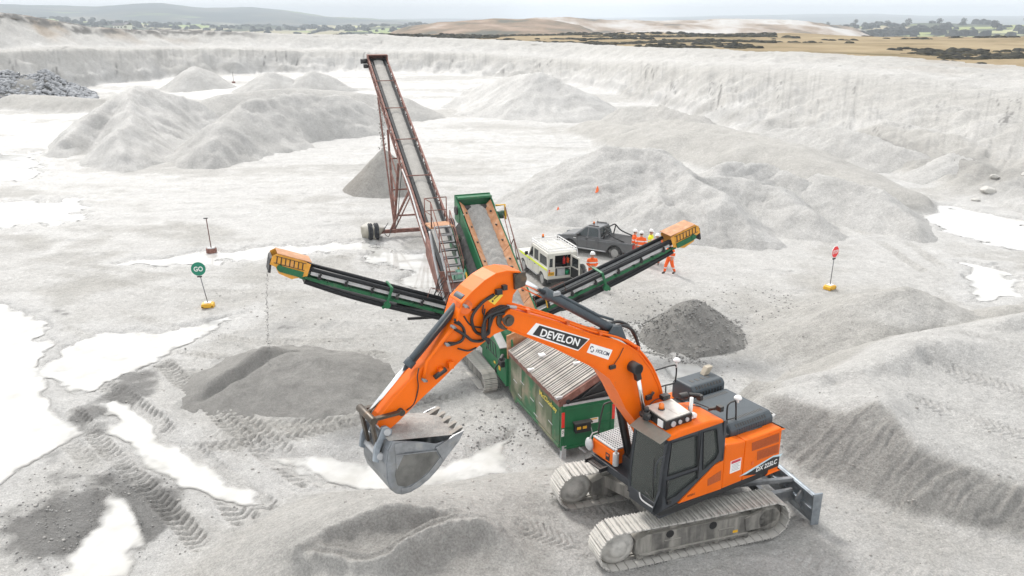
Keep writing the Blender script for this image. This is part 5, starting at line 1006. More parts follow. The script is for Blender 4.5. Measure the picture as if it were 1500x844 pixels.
# ---- arm
arp = [(4.10, 6.60), (4.17, 6.73), (4.43, 6.79), (4.67, 6.78), (4.90, 6.69), (5.15, 6.53), (5.36, 6.36), (5.47, 6.05), (6.06, 5.38), (6.70, 4.86), (6.97, 4.60), (7.02, 4.44), (6.90, 4.24), (6.63, 4.40), (6.27, 4.66), (5.78, 4.98), (5.32, 5.31), (5.02, 5.45), (4.67, 5.62), (4.43, 5.66), (4.28, 5.80), (4.32, 6.05), (4.28, 6.3), (4.14, 6.45)]
arm = up(MB().prism(arp, -.18, .18), 'arm', M_or, .018)
fl = MB()
for a_, b_ in zip(arp[0:7], arp[1:8]): fl.bar((a_[0], 0, a_[1]), (b_[0], 0, b_[1]), .46, .03, (a_[0] - 4.6, 0, a_[1] - 6.1))
fl.build('top_flange', M_or, arm)
MB().cyl((4.17, -.27, 6.60), (4.17, .27, 6.60), .12, n=20).prism([(4.05, 6.72), (4.3, 6.72), (4.28, 6.42), (4.06, 6.46)], .19, .24).prism([(4.05, 6.72), (4.3, 6.72), (4.28, 6.42), (4.06, 6.46)], -.24, -.19).build('head_pin', M_grs, arm)
MB().cyl((5.28, -.2, 6.27), (5.28, .22, 6.27), .13, n=18).build('cylinder_pin', M_or2, arm)
MB().cyl((4.45, .18, 5.88), (4.45, .22, 5.88), .20, n=24).build('pivot_boss', M_grs, arm)
hs = [[(4.5, 6.06), (4.78, 6.04), (4.82, 5.83), (4.83, 5.66), (5.05, 5.73), (5.16, 5.93), (5.16, 6.11), (4.96, 6.29), (4.7, 6.39)], [(4.51, 6.01), (4.72, 6.0), (4.8, 5.79), (4.88, 5.62), (4.98, 5.57), (5.18, 5.63), (5.31, 5.75), (5.5, 5.9)], [(4.94, 6.25), (4.94, 6.1), (4.86, 6.0), (4.78, 5.94)], [(5.23, 6.25), (5.13, 6.18), (4.99, 6.26)], [(5.31, 6.1), (5.16, 5.89), (4.9, 5.82), (4.94, 5.96), (4.9, 6.17)], [(5.5, 6.02), (5.34, 5.9), (5.33, 5.75), (5.43, 5.64), (5.64, 5.67)], [(5.66, 5.63), (5.53, 5.64), (5.37, 5.69), (5.32, 5.84), (5.4, 5.99), (5.51, 6.08)], [(6.23, 5.34), (6.27, 5.19), (6.25, 4.95), (6.33, 4.67), (6.48, 4.59)], [(5.47, 5.54), (5.25, 5.44), (5.07, 5.45)]]
for i, hh in enumerate(hs): MB().tube([(x, .21 + .03 * math.sin(j * 1.3 + i), z) for j, (x, z) in enumerate(hh)], (.028, .028, .012, .014, .014, .02, .024, .011, .016)[i], 8, smooth_path=5).build('hose', M_hose, arm)
for k in range(4): MB().tube([(4.42, .10 + .05 * k, 6.12), (4.62, .14 + .05 * k, 6.16 - .02 * k), (4.86 + .02 * k, .2 + .03 * k, 6.02), (4.92 + .03 * k, .24 + .02 * k, 5.7), (4.85, .25, 5.5 + .03 * k)], .026, 8, smooth_path=5).build('hose', M_hose, arm)
MB().tube([(5.56, .22, 5.93), (6.07, .22, 5.42), (6.10, .22, 5.3), (6.14, .22, 5.13)], .035, 10).build('hydraulic_pipe', M_or, arm)
fi = MB()
for x, z in ((6.14, 5.09), (5.55, 5.96), (5.68, 5.66), (5.3, 6.3)): fi.cyl((x, .18, z), (x, .26, z), .032, n=8); fi.cyl((x - .05, .24, z - .03), (x + .05, .24, z + .04), .022, n=6)
fi.build('pipe_fitting', M_stl, arm)
MB().cyl((5.95, .25, 5.10), (5.72, .25, 5.21), .045).build('damper', M_bk, arm); q = MB(); q.cbox((5.62, .23, 5.26), (.1, .1, .13)); q.cbox((5.82, .22, 5.18), (.08, .1, .13)); q.build('damper_bracket', M_or, arm, .01)
MB().prism([(4.81, 6.29), (4.64, 6.42), (4.5, 6.34), (4.68, 6.19)], .181, .185).build('warning_sticker', pmat('warning_yellow', (.75, .55, .06), .5), arm)
MB().bar((4.70, .187, 6.30), (4.60, .187, 6.36), .006, .03, (0, 1, 0)).cyl((4.72, .185, 6.27), (4.72, .188, 6.27), .02).build('warning_symbol', M_bk, arm)
mk = MB(); mk.cbox((4.62, .23, 6.44), (.12, .08, .10)); mk.cbox((4.50, .23, 6.50), (.09, .08, .09)); mk.tube([(4.6, .22, 6.44), (4.8, .22, 6.33), (4.9, .22, 6.34), (5.0, .22, 6.28)], .012, 6, smooth_path=4); mk.build('arm_sensor', M_bk, arm, .008)
# bucket cylinder
C0, C1 = Vector((5.24, 0, 6.36)), Vector((7.10, 0, 4.62)); n_ = (C1 - C0).normalized()
bc = up(MB().cyl(C0, C0 + n_ * 1.45, .078).cyl(C0 + n_ * 1.38, C0 + n_ * 1.52, .095).cyl(C0 - Vector((0, .14, 0)), C0 + Vector((0, .14, 0)), .11), 'bucket_cylinder', M_hood, .003)
MB().cyl(C0 + n_ * 1.5, C1, .045).build('rod', M_chr, bc); MB().tube([C0 + n_ * .3 + Vector((.02, .11, .05)), C0 + n_ * 1.4 + Vector((.02, .11, .03))], .022).build('pipe', M_bk, bc)
# links
lk = MB()
for y in (.23, -.23): lk.bar((7.14, y, 4.60), (6.60, y, 4.60), .05, .10, (0, 1, 0)); lk.bar((7.16, y, 4.62), (7.06, y, 3.95), .05, .13, (0, 1, 0))
lk.cyl((7.14, -.32, 4.60), (7.14, .32, 4.60), .07); lk.cyl((6.60, -.28, 4.60), (6.60, .28, 4.60), .06); up(lk, 'bucket_link', M_grs, .006)
# bucket
M_bkt = pmat('worn_bucket_steel', (.24, .255, .27), .36, .6, var=.35, scale=2.5, dirt=.35, dirtc=(.26, .25, .23), dscale=2.0)
bp_ = [(6.90, 4.26), (6.99, 4.1), (7.03, 3.85), (7.03, 3.56), (6.98, 3.36), (6.88, 3.24), (6.76, 3.185), (6.62, 3.18), (6.44, 3.23), (6.26, 3.32), (6.08, 3.46), (5.92, 3.63), (5.78, 3.82), (5.66, 4.0)]
M_gbk = pmat('caked_bucket', (.14, .138, .128), .7, .2, var=.35, scale=3, dirt=.3, dirtc=(.2, .19, .17), dscale=2.5)
bk = MB(); W = .52
for y in (W, -W): bk.prism(bp_ + [(6.1, 3.98), (6.34, 4.08), (6.67, 4.2)], y - .015, y + .015)
for a_, b_ in zip(bp_[:-1], bp_[1:]): bk.bar((a_[0], 0, a_[1]), (b_[0], 0, b_[1]), 2 * W - .02, .035, (a_[0] - 6.4, 0, a_[1] - 3.9))
buck = up(bk, 'bucket', M_bkt, .008)
sd_ = MB()
for y in (W + .018, -W - .018): sd_.prism([(6.88, 4.20), (6.67, 4.19), (6.36, 4.07), (6.36, 3.94), (6.70, 4.0), (6.87, 3.70)], y - .012, y + .012); sd_.prism([(5.93, 3.65), (6.28, 3.34), (6.63, 3.21), (6.80, 3.23), (6.80, 3.32), (6.63, 3.30), (6.31, 3.43), (6.01, 3.71)], y - .012, y + .012)
sd_.build('side_wear_plate', M_stl, buck, .004)
for y in (W + .017, -W - .017): MB().prism([(6.83, 3.95), (6.90, 3.6), (6.86, 3.40), (6.72, 3.32), (6.50, 3.36), (6.24, 3.50), (6.05, 3.70), (6.12, 3.86), (6.45, 3.92)], y - .008, y + .008).build('side_panel', M_gbk, buck, .004)
for y in (W + .03, -W - .03): MB().bar((6.86, y, 4.0), (6.10, y, 3.86), .014, .05, (0, 1, 0)).build('side_rib', M_stl, buck)
sc = MB()
for y in (W + .03, -W - .03): sc.prism([(6.12, 3.92), (5.75, 4.06), (5.55, 4.10), (5.66, 3.92), (5.98, 3.62)], y - .02, y + .02)
sc.build('side_cutter', M_stl, buck, .006)
for y in (.30, -.30): MB().prism([(6.98, 4.22), (7.06, 4.05), (7.10, 3.80), (7.20, 3.86), (7.16, 4.1), (7.0, 4.46), (6.92, 4.46), (6.82, 4.36), (6.84, 4.2)], y - .03, y + .03).build('bucket_ear', M_blu, buck, .01)
MB().cyl((6.92, -.36, 4.35), (6.92, .36, 4.35), .06).cyl((7.07, -.36, 3.93), (7.07, .36, 3.93), .06).build('bucket_pin', M_gry, buck)
for i in range(5):
    y = -.44 + .22 * i
    MB().prism([(5.72, 3.92), (5.78, 4.05), (5.60, 4.12), (5.53, 4.13), (5.60, 4.03)], y - .05, y + .05).build('tooth', M_frm, buck, .008)
# sand heaped in the bucket
n = 34; gxx = np.linspace(5.62, 6.97, n); gyy = np.linspace(-.51, .51, n); X, Y = np.meshgrid(gxx, gyy)
top_ = 3.99 + (X - 5.6) * .14; Z = top_ - .02 + .20 * (1 - ((X - 6.25) / .75) ** 2).clip(0) * (1 - (Y / .62) ** 2).clip(0) + .05 * fbm(X * 4, Y * 4, 4, 5)
Z = np.where(X > 6.6, Z + (X - 6.6) * .25, Z); Z = np.maximum(Z, 4.03 + (X - 5.66) * .19)
cu, su = math.cos(UR), math.sin(UR); sl_ = mesh_obj('sand_load', np.stack([(X * cu - Y * su).ravel(), (X * su + Y * cu).ravel(), Z.ravel()], 1), grid_faces(n, n), M_load, None, True)
set_tone(sl_, np.tile([.15, .05, 0.], (n * n, 1))); sl_.location = (3.56, 16.46, .93); sl_.rotation_euler = (0, 0, R(197.4)); tag(sl_, 'scoop of pale grey sand filling the excavator bucket', 'sand')
# ---------------------------------------------------------------- green mobile screener
M_grn = pmat('green_paint', (.008, .125, .045), .45, var=.15, scale=2, dirt=.16, dirtc=(.22, .2, .15), dscale=3)
M_grd = pmat('dusty_green', (.03, .12, .05), .6, var=.25, scale=2, dirt=.48, dirtc=(.26, .21, .15), dscale=1.3)
M_grl = pmat('pale_green_paint', (.20, .42, .31), .5, var=.15, dirt=.2)
M_rst = pmat('rusty_steel', (.19, .085, .065), .8, var=.35, scale=4, dirt=.3, dirtc=(.32, .22, .18), dscale=4, bump=.3)
M_rso = pmat('orange_rust', (.47, .21, .09), .75, var=.3, scale=4, dirt=.4, dirtc=(.50, .38, .28), dscale=4, top=.25)
M_grb = pmat('worn_grid_bar', (.43, .42, .40), .45, .3, var=.25, scale=6, dirt=.2, dirtc=(.22, .17, .13), dscale=3, top=.5)
M_belt = pmat('black_belt', (.010, .011, .013), .5, var=.2, dirt=.06, dirtc=(.12, .12, .12), spec=.3)
M_skt = pmat('grey_skirt', (.50, .51, .52), .45, .2, var=.15, dirt=.2)
M_head = pmat('amber_guard', (.70, .33, .03), .5, var=.2, scale=4, dirt=.3, dirtc=(.5, .27, .16), dscale=4)
PA = R(21); PL = empty('screening_plant', (1.36, 20.61, 0), PA, 'green mobile screening machine with tipping grid hopper and two side conveyors', 'screener')
M_rpl = pmat('rust_streaked_plate', (.10, .125, .07), .7, var=.3, scale=1.6, dirt=.42, dirtc=(.33, .29, .23), dscale=1.1)
def pl(mb, name, mat, bevel=.008, parent=None): return mb.build(name, mat, parent or PL, bevel)
# hopper
hs_ = MB(); hs_.prism([(0, .42), (0, 1.80), (3.95, 1.93), (4.1, 1.6), (4.1, .5), (3.5, .22), (3.3, .36)], 0, .05, 'yz'); hl = pl(hs_, 'hopper_side', M_grd)
rb = MB()
for y0, y1, z0, m in ((.04, .55, .52, M_grd), (.58, 1.75, .52, M_rpl), (1.78, 2.9, .52, M_grd), (2.93, 3.85, .55, M_rpl)): pl(MB().box(-.02, -.001, y0, y1, z0, 1.68), 'side_plate', m, .004, hl)
rb = MB(); rb.box(-.05, -.002, .05, 3.9, 1.70, 1.80); rb.box(-.03, -.002, .05, 3.3, .40, .50); pl(rb, 'hopper_rail', M_grd, .006, hl)
rb = MB()
for y, z in ((.5, .9), (1.2, 1.15), (1.9, 1.0), (2.7, 1.2), (3.3, 1.0), (1.6, .62), (2.9, .66)): pl(MB().prism([(y, z), (y + .30, z + .015), (y + .30, z + .04), (y, z + .025)], -.028, -.021, 'yz'), 'scuff_strip', M_gry, .002, hl)
text('hopper_lettering', 'McCloskey', pmat('faded_yellow', (.62, .5, .08), .6), PL, (-.053, .78, 1.52), (0, -1, -.02), (0, 0, 1), .20, 1.25, .003, .01)
hs_ = MB(); hs_.prism([(0, .42), (0, 1.80), (3.95, 1.93), (4.1, .5), (3.3, .36)], 1.63, 1.68, 'yz'); pl(hs_, 'hopper_side', M_grd)
fl = MB(); fl.prism([(.06, 1.6), (1.62, 1.6), (1.2, .7), (.5, .7)], .06, 3.9, 'xz'); pl(fl, 'hopper_trough', M_bk)
e = MB(); e.wall([(0, .36), (1.68, .36), (1.68, 1.72), (0, 1.74)], [], -.05, 0); ep = pl(e, 'end_panel', M_grn)
q = MB(); q.box(.10, 1.58, -.075, -.05, 1.60, 1.66); q.box(.10, 1.58, -.07, -.05, 1.0, 1.03); q.box(.10, .14, -.07, -.05, .5, 1.6); q.box(1.54, 1.58, -.07, -.05, .5, 1.6); q.box(.1, 1.58, -.075, -.05, .42, .47); pl(q, 'panel_frame', M_grn, .003, ep)
for x in (.05, 1.63): MB().box(x - .045, x + .045, -.065, -.05, 1.08, 1.55).build('reflector', pmat('red_reflector', (.72, .03, .02), .3), ep)
q = MB(); q.box(.38, .86, -.20, -.05, .90, 1.18); q.box(.34, .90, -.24, -.05, 1.18, 1.22); pl(q, 'control_box', M_bk, .01, ep)
for x in (.48, .66): MB().cbox((x, -.205, 1.06), (.12, .01, .08)).build('control_label', M_yel, ep)
MB().cbox((1.02, -.055, 1.14), (.26, .01, .16)).build('label', M_wht, ep); MB().cbox((1.02, -.061, 1.19), (.2, .004, .035)).build('label_heading', M_yel, ep)
MB().cbox((.05, -.055, .92), (.08, .01, .22)).build('number_plate', M_wht, ep); MB().tube([(.03, -.062, .96), (.06, -.062, .98), (.07, -.062, .95), (.03, -.062, .90), (.07, -.062, .90)], .007, 5).build('number', M_bk, ep)
q = MB()
for x in (.1, 1.58): q.box(x - .07, x + .07, -.06, .08, .02, .50)
pl(q, 'stand_leg', M_gry, .008)
q = MB(); q.tube([(.85, -.06, 1.1), (.95, -.1, .8), (.9, -.08, .5), (1.0, -.06, .42)], .012, 6, smooth_path=4); q.bar((.55, -.08, .38), (.75, -.12, .20), .05); q.bar((.3, .2, .32), (1.4, .2, .32), .1); pl(q, 'drawbar', M_gry, .004)
# tipping grid: tilted frame with bars across
def gpt(t, y, dz=0.): return Vector((-.04 + 1.40 * t, y, 1.88 + .72 * t + dz))
fr_ = MB()
for y in (.0, 3.92): fr_.bar(gpt(0, y, -.06), gpt(1, y, -.06), .08, .20)
for t in (0, 1): fr_.bar(gpt(t, -.04, -.06), gpt(t, 3.96, -.06), .07, .16)
gridf = pl(fr_, 'grid_frame', M_rst, .006)
for t in (.36, .70): MB().bar(gpt(t, 0, -.08), gpt(t, 3.9, -.08), .03, .06).build('grid_stiffener', M_grb, gridf)
bar = MB().bar(gpt(-.03, 0, .03), gpt(1.02, 0, .03), .042, .10).mesh('bar', M_grb); bar2 = MB().bar(gpt(-.03, 0, .03), gpt(1.02, 0, .03), .034, .10).mesh('bar', M_grb)
for i in range(38): inst(bar if i % 3 else bar2, 'bar', gridf, loc=(0, .06 + i * .1015 + .012 * math.sin(i * 2.3), .012 * math.sin(i * 1.7)))
for k, (t, y) in enumerate(((.0, .05), (.36, 2.4), (.36, 2.5), (.0, 2.1), (.7, 1.0))): MB().cbox(gpt(t, y, .10), (.20, .10, .07)).build('grid_clip', M_wht if k else M_gry, gridf, .01)
q = MB(); q.prism([(.02, 1.76), (1.66, 1.76), (1.40, 2.46), (1.30, 2.46)], .02, .05, 'xz'); pl(q, 'grid_gap_shade', M_bk)  # black plate across the open gap under the raised grid, standing for its shade
q = MB(); q.prism([(1.62, 1.70), (1.66, 1.70), (1.42, 2.46), (1.38, 2.46)], .04, 3.9, 'xz'); pl(q, 'hopper_extension', M_rst)
q = MB(); q.tube([(.3, -.02, 1.82), (1.55, -.02, 1.98)], .03); q.tube([(.55, -.02, 1.84), (1.3, -.02, 2.35)], .035); q.cyl((1.62, -.05, 1.95), (1.62, .05, 1.95), .08); q.cyl((.2, -.06, 1.86), (.2, .06, 1.86), .07); pl(q, 'tipping_ram', M_bk, 0)
q = MB(); q.bar((.05, -.03, 1.76), (1.65, -.03, 1.76), .06, .06); pl(q, 'hopper_lip', M_gry, .006)
q = MB(); q.prism([(-.05, 1.55), (-.08, 2.34), (1.45, 2.80), (2.25, 2.36), (2.3, 1.9), (1.7, 1.55)], 4.05, 4.10, 'xz'); pl(q, 'hopper_back', M_rso, .004)
q = MB()
for i in range(5): q.bar((1.45 + i * .13, 4.03, 2.50 - i * .06), (1.62 + i * .13, 4.03, 2.28 - i * .05), .05, .012, (0, 1, 0))
pl(q, 'back_slots', M_bk, 0)
# feed conveyor with sand
def fz(l): return .65 * l - 1.5
fb_ = MB()
for x0, x1 in ((.28, .33), (1.62, 1.67)): fb_.prism([(4.1, fz(4.1) - .25), (4.1, fz(4.1) + .25), (10.35, fz(10.35) + .22), (10.35, fz(10.35) - .55), (7, fz(7) - .95), (5.2, fz(5.2) - .7)], x0, x1, 'yz')
fbm_ = pl(fb_, 'conveyor_side', M_grn)
q = MB(); q.prism([(4.2, fz(4.2) - .12), (10.3, fz(10.3) - .12), (10.3, fz(10.3) - .05), (4.2, fz(4.2) - .05)], .5, 1.45, 'yz'); q.prism([(4.6, fz(4.6) - .45), (10.3, fz(10.3) - .35), (10.3, fz(10.3) - .32), (4.6, fz(4.6) - .42)], .5, 1.45, 'yz'); belt = pl(q, 'feed_belt', M_belt, 0)
for (xa, xb, xc) in ((.36, .62, .40), (1.60, 1.36, 1.56)):
    for k in range(3):
        l0, l1 = 4.2 + k * 2.03, 4.2 + k * 2.03 + 2.0
        q = MB(); V = []
        for l in (l0, l1): V += [(xa, l, fz(l) + .26), (xb, l, fz(l) + .02), (xb, l, fz(l) - .03), (xa, l, fz(l) + .21)]
        q.add(V, [(0, 1, 5, 4), (1, 2, 6, 5), (2, 3, 7, 6), (3, 0, 4, 7), (0, 3, 2, 1), (4, 5, 6, 7)])
        sk = pl(q, 'belt_skirt', M_rso, .006)
        b_ = MB()
        for l in (l0 + .35, l0 + 1.0, l0 + 1.6): xm = xa * .45 + xb * .55; b_.cbox((xm, l, fz(l) + .15), (.05, .10, .05))
        pl(b_, 'skirt_bolts', M_bk, 0, sk)
n1, n2 = 18, 150; X, Y = np.meshgrid(np.linspace(.60, 1.38, n1), np.linspace(4.4, 10.25, n2)); t_ = (X - .99) / .39
Z = fz(Y) + .10 * (1 - t_ ** 2) - .02 + .035 * np.abs(np.sin(Y * 9 + 1.2 * t_ ** 2 * 2 + 1.5 * perlin(X * 2, Y * 2, 3))) + .03 * fbm(X * 5, Y * 5, 3, 4)
sb = mesh_obj('belt_sand', np.stack([X.ravel(), Y.ravel(), Z.ravel()], 1), grid_faces(n2, n1), M_load, None, True); set_tone(sb, np.tile([.30, 0., 0.], (n1 * n2, 1)))
sb.location = PL.location; sb.rotation_euler = (0, 0, PA); tag(sb, 'damp grey sand riding up the green feed conveyor belt', 'sand')
q = MB(); q.wall([(.28, 4.95), (1.67, 4.95), (1.67, 5.62), (.28, 5.62)], [], 10.55, 10.60); q.prism([(10.0, fz(10.0) + .25), (10.6, 5.62), (10.6, 4.7), (10.3, 4.6), (10.0, 4.7)], .26, .31, 'yz'); q.prism([(10.0, fz(10.0) + .25), (10.6, 5.62), (10.6, 4.7), (10.3, 4.6), (10.0, 4.7)], 1.64, 1.69, 'yz'); q.box(.31, 1.64, 10.2, 10.6, 5.50, 5.58); pl(q, 'head_box', M_grn)
q = MB(); q.cyl((.2, 10.3, 5.08), (1.75, 10.3, 5.08), .17, n=18); pl(q, 'head_drum', M_bk, 0)
q = MB(); q.lathe((1.72, 10.0, 4.85), (1, 0, 0), [(0, .13), (.25, .16), (.4, .14), (.42, .05)], 14); pl(q, 'drive_motor', pmat('dark_green', (.02, .07, .04), .5, dirt=.2), 0)
# chassis, screen box, columns
q = MB()
for x in (.25, 1.6): q.bar((x, .2, .62), (x, 9.2, .85), .16, .30)
for y in (4.4, 6.2, 8.8): q.bar((.2, y, .7), (1.65, y, .7), .14, .22)
for x in (.3, 1.62):
    for y, z1 in ((5.6, 1.7), (7.2, 2.6), (8.9, 3.6)): q.bar((x, y, .8), (x, y, z1), .13, .13)
    q.bar((x, 6.2, .9), (x, 8.9, 3.5), .1, .1)
pl(q, 'chassis', M_grn, .006)
q = MB(); q.prism([(6.2, 1.15), (6.2, 1.9), (9.6, 4.1), (9.9, 3.9), (9.9, 3.2), (7.2, 1.1)], .12, .2, 'yz'); q.prism([(6.2, 1.15), (6.2, 1.9), (9.6, 4.1), (9.9, 3.9), (9.9, 3.2), (7.2, 1.1)], 1.72, 1.8, 'yz'); q.box(.2, 1.72, 9.7, 9.8, 3.0, 3.9); q.box(.15, 1.77, 6.2, 7.2, 1.15, 1.4); pl(q, 'screen_box', M_grn, .008)
q = MB(); V = []
for l in (6.4, 10.0): V += [(-.02, l, fz(l) - .62), (.26, l, fz(l) - .30), (.26, l, fz(l) - .34), (-.02, l, fz(l) - .66)]
q.add(V, [(0, 1, 5, 4), (1, 2, 6, 5), (2, 3, 7, 6), (3, 0, 4, 7), (0, 3, 2, 1), (4, 5, 6, 7)]); pl(q, 'rubber_curtain', M_rub, 0)
q = MB(); V = []
for l in (6.0, 10.1): V += [(-.12, l, fz(l) - 1.25), (-.04, l, fz(l) - .55), (.0, l, fz(l) - .57), (-.08, l, fz(l) - 1.27)]
q.add(V, [(0, 1, 5, 4), (1, 2, 6, 5), (2, 3, 7, 6), (3, 0, 4, 7), (0, 3, 2, 1), (4, 5, 6, 7)]); pl(q, 'side_plate', M_grn, .004)
# power pack beside the hopper
q = MB(); q.prism([(4.1, .55), (4.1, 1.55), (4.55, 1.15), (4.75, 1.62), (5.9, 2.05), (6.5, 2.05), (6.5, .75)], -.09, .30, 'yz'); pp = pl(q, 'power_pack', M_grn, .02)
q = MB(); q.prism([(4.72, 1.635), (5.95, 2.09), (5.95, 2.12), (4.72, 1.665)], -.07, .22, 'yz'); pl(q, 'power_pack_lid', M_gry, .004, pp)
q = MB()
for k in range(5): y = 5.0 + k * .26; q.prism([(y, 1.25), (y + .06, 1.25), (y + .16, 1.65), (y + .10, 1.65)], -.10, -.089, 'yz')
q.box(-.099, -.089, 4.95, 6.3, 1.22, 1.26); q.box(-.099, -.089, 5.1, 6.3, 1.64, 1.68); pl(q, 'louvre', M_bk, 0, pp)
q = MB(); q.box(-.102, -.092, 4.62, 4.78, .9, 1.2); q.box(-.102, -.092, 5.1, 5.25, .95, 1.02); pl(q, 'yellow_mark', M_yel, 0, pp)
q = MB(); q.prism([(3.9, 1.9), (4.2, 2.5), (6.1, 3.0), (6.1, 2.75), (4.5, 2.2), (4.2, 1.5)], .06, .12, 'yz'); pl(q, 'wing_plate', M_grn, .006)
q = MB(); q.cbox((-.1, 4.35, 1.30), (.25, .3, .2)); q.cyl((-.2, 4.3, 1.45), (-.05, 4.5, 1.5), .06); q.tube([(-.2, 4.4, 1.3), (-.3, 4.5, 1.1), (-.25, 4.6, .9)], .03, 6, smooth_path=3); pl(q, 'hydraulic_valve', M_bk, .008)
# crawlers
shoe2 = shoe_mesh(.48, .165, M_trk)
for yc_ in (-.37, 2.05):
    T_ = MB(); T_.box(yc_ - .12, yc_ + .12, 5.1, 8.4, .2, .52); tf = pl(T_, 'crawler_frame', M_frm, .02)
    for y in (5.15, 8.3): MB().lathe((yc_ - .14, y, .36), (1, 0, 0), [(0, .1), (0, .26), (.28, .26), (.28, .1)], 20).build('crawler_wheel', M_frm, tf)
    P = [Vector((0, a, b)) for a, b in track_path(8.3, 5.15, .36, .36, .33, .33)]; P.append(P[0]); L = [0]
    for a, b in zip(P[:-1], P[1:]): L.append(L[-1] + (b - a).length)
    nS = 50
    for i in range(nS):
        s = (i + .5) * L[-1] / nS; k = min(max(j for j in range(len(L)) if L[j] <= s), len(P) - 2); t = (s - L[k]) / (L[k + 1] - L[k]); p = P[k].lerp(P[k + 1], t); d = (P[k + 1] - P[k]).normalized()
        nrm = Vector((0, d.z, -d.y)); cc = Vector((0, 6.7, .36))
        if (p + nrm * .1 - cc).length < (p - cc).length: nrm = -nrm
        y_ = nrm.cross(d); inst(shoe2, 'shoe', tf, Matrix(((d.x, y_.x, nrm.x, yc_), (d.y, y_.y, nrm.y, p.y), (d.z, y_.z, nrm.z, p.z), (0, 0, 0, 1))))
# ---- side conveyors
def side_conv(sg, w0, z0, w1, z1, lc):
    """sg: -1 left, +1 right; w = distance across the machine"""
    d = Vector((w1 - w0, 0, z1 - z0)).normalized(); nn = Vector((-d.z * sg, 0, d.x * sg)); L = math.hypot(w1 - w0, z1 - z0)
    def P(s, l, h): return Vector((w0, lc + l, z0)) + d * s + nn * h
    q = MB()
    for l in (-.20, .24): q.bar(P(0, l, -.17), P(L, l, -.17), .05, .12, nn)
    for k in range(8): s = .4 + k * (L - .6) / 7; q.bar(P(s, -.3, -.14), P(s, .3, -.14), .06, .08, nn)
    root = pl(q, 'side_conveyor', M_grn, .006)
    sk_ = MB().bar(P(.1, -.29, .06), P(L - .3, -.29, .06), .03, .13, nn).bar(P(.1, .29, .06), P(L - .3, .29, .06), .03, .13, nn); sk_.build('skirt', M_skt, root)
    li = MB()
    for l in (-.30, .30): li.tube([P(.1, l, .19), P(L * .5, l, .18), P(L - .2, l, .19)], .075, 10)
    li.build('rubber_lip', M_belt, root)
    MB().bar(P(0, 0, .02), P(L, 0, .02), .5, .02, nn).build('belt', M_belt, root)
    MB().tube([P(.2, -.22, -.36), P(L * .35, -.22, -.42), P(L * .7, -.22, -.40), P(L - .2, -.22, -.28)], .085, 10, smooth_path=4).bar(P(.2, .1, -.38), P(L - .2, .1, -.34), .5, .025, nn).build('return_belt', M_belt, root)
    for k in range(6):
        s = .8 + k * (L - 1.4) / 5; MB().cyl(P(s, -.36, -.04), P(s, .36, -.04), .05, n=10).cbox(P(s, -.36, .0), (.08, .06, .16)).cbox(P(s, -.40, .12), (.05, .06, .08)).build('roller', M_bk, root)
    s = L * .49
    MB().bar(P(s, -.40, -.34), P(s, -.40, .27), .09, .06, (0, 1, 0)).bar(P(s, -.40, .27), P(s, .40, .27), .09, .05, nn).cyl(P(s - .02, -.47, -.34), P(s - .02, -.34, -.34), .12, n=14).bar(P(s - .1, -.40, -.3), P(s + .12, -.40, -.48), .1, .07, (0, 1, 0)).build('fold_bracket', M_grn, root, .006)
    # head guard
    hd = MB(); pr = [(-.1, -.05), (-.1, .36), (.25, .42), (1.02, .42), (1.15, .30), (1.15, .02), (.95, -.02), (.8, -.2), (.35, -.28)]
    for l in (-.38, .36):
        V = [P(L - .1 + a, l, b) for a, b in pr] + [P(L - .1 + a, l + .02, b) for a, b in pr]; n_ = len(pr)
        hd.add(V, [tuple(range(n_)), tuple(range(n_, 2 * n_))[::-1]] + [(i, (i + 1) % n_, n_ + (i + 1) % n_, n_ + i) for i in range(n_)])
    hd.build('head_guard', M_head, root, .006)
    MB().bar(P(L - .2, 0, .43), P(L + .92, 0, .43), .80, .025, nn).build('guard_top', M_rso, root, .005)
    mesh_ = MB()
    for k in range(7): mesh_.bar(P(L + .02 + k * .14, -.39, .12), P(L + .06 + k * .14, -.39, .34), .03, .012, (0, 1, 0))
    mesh_.bar(P(L - .05, -.388, .34), P(L + .95, -.388, .34), .012, .03, (0, 1, 0)); mesh_.bar(P(L - .05, -.388, .11), P(L + .95, -.388, .11), .012, .03, (0, 1, 0)); mesh_.build('guard_mesh', M_bk, root)
    MB().cyl(P(L + .55, -.34, .05), P(L + .55, .34, .05), .16, n=16).build('head_drum', M_bk, root)
    MB().bar(P(L - .05, -.40, -.05), P(L + .7, -.40, -.03), .05, .2, nn).cyl(P(L + .72, -.46, .0), P(L + .72, -.32, .0), .10, n=12).build('drive_housing', M_grn, root, .006)
    e0 = P(L + 1.02, 0, .22); V = []
    for l in (-.36, .36): V += [e0 + Vector((0, l, .05)), e0 + Vector((.07 * sg, l, .0)), e0 + Vector((.17 * sg, l, -.45)), e0 + Vector((.10 * sg, l, -.47))]
    MB().add(V, [(0, 1, 2, 3), (4, 7, 6, 5), (0, 4, 5, 1), (1, 5, 6, 2), (2, 6, 7, 3), (3, 7, 4, 0)]).build('rubber_flap', M_rub, root)
    return root, e0, P, L
scl = side_conv(-1, -.35, 1.95, -5.92, 4.12, 7.8)
scr = side_conv(1, 2.0, 1.72, 8.05, 3.80, 7.55)
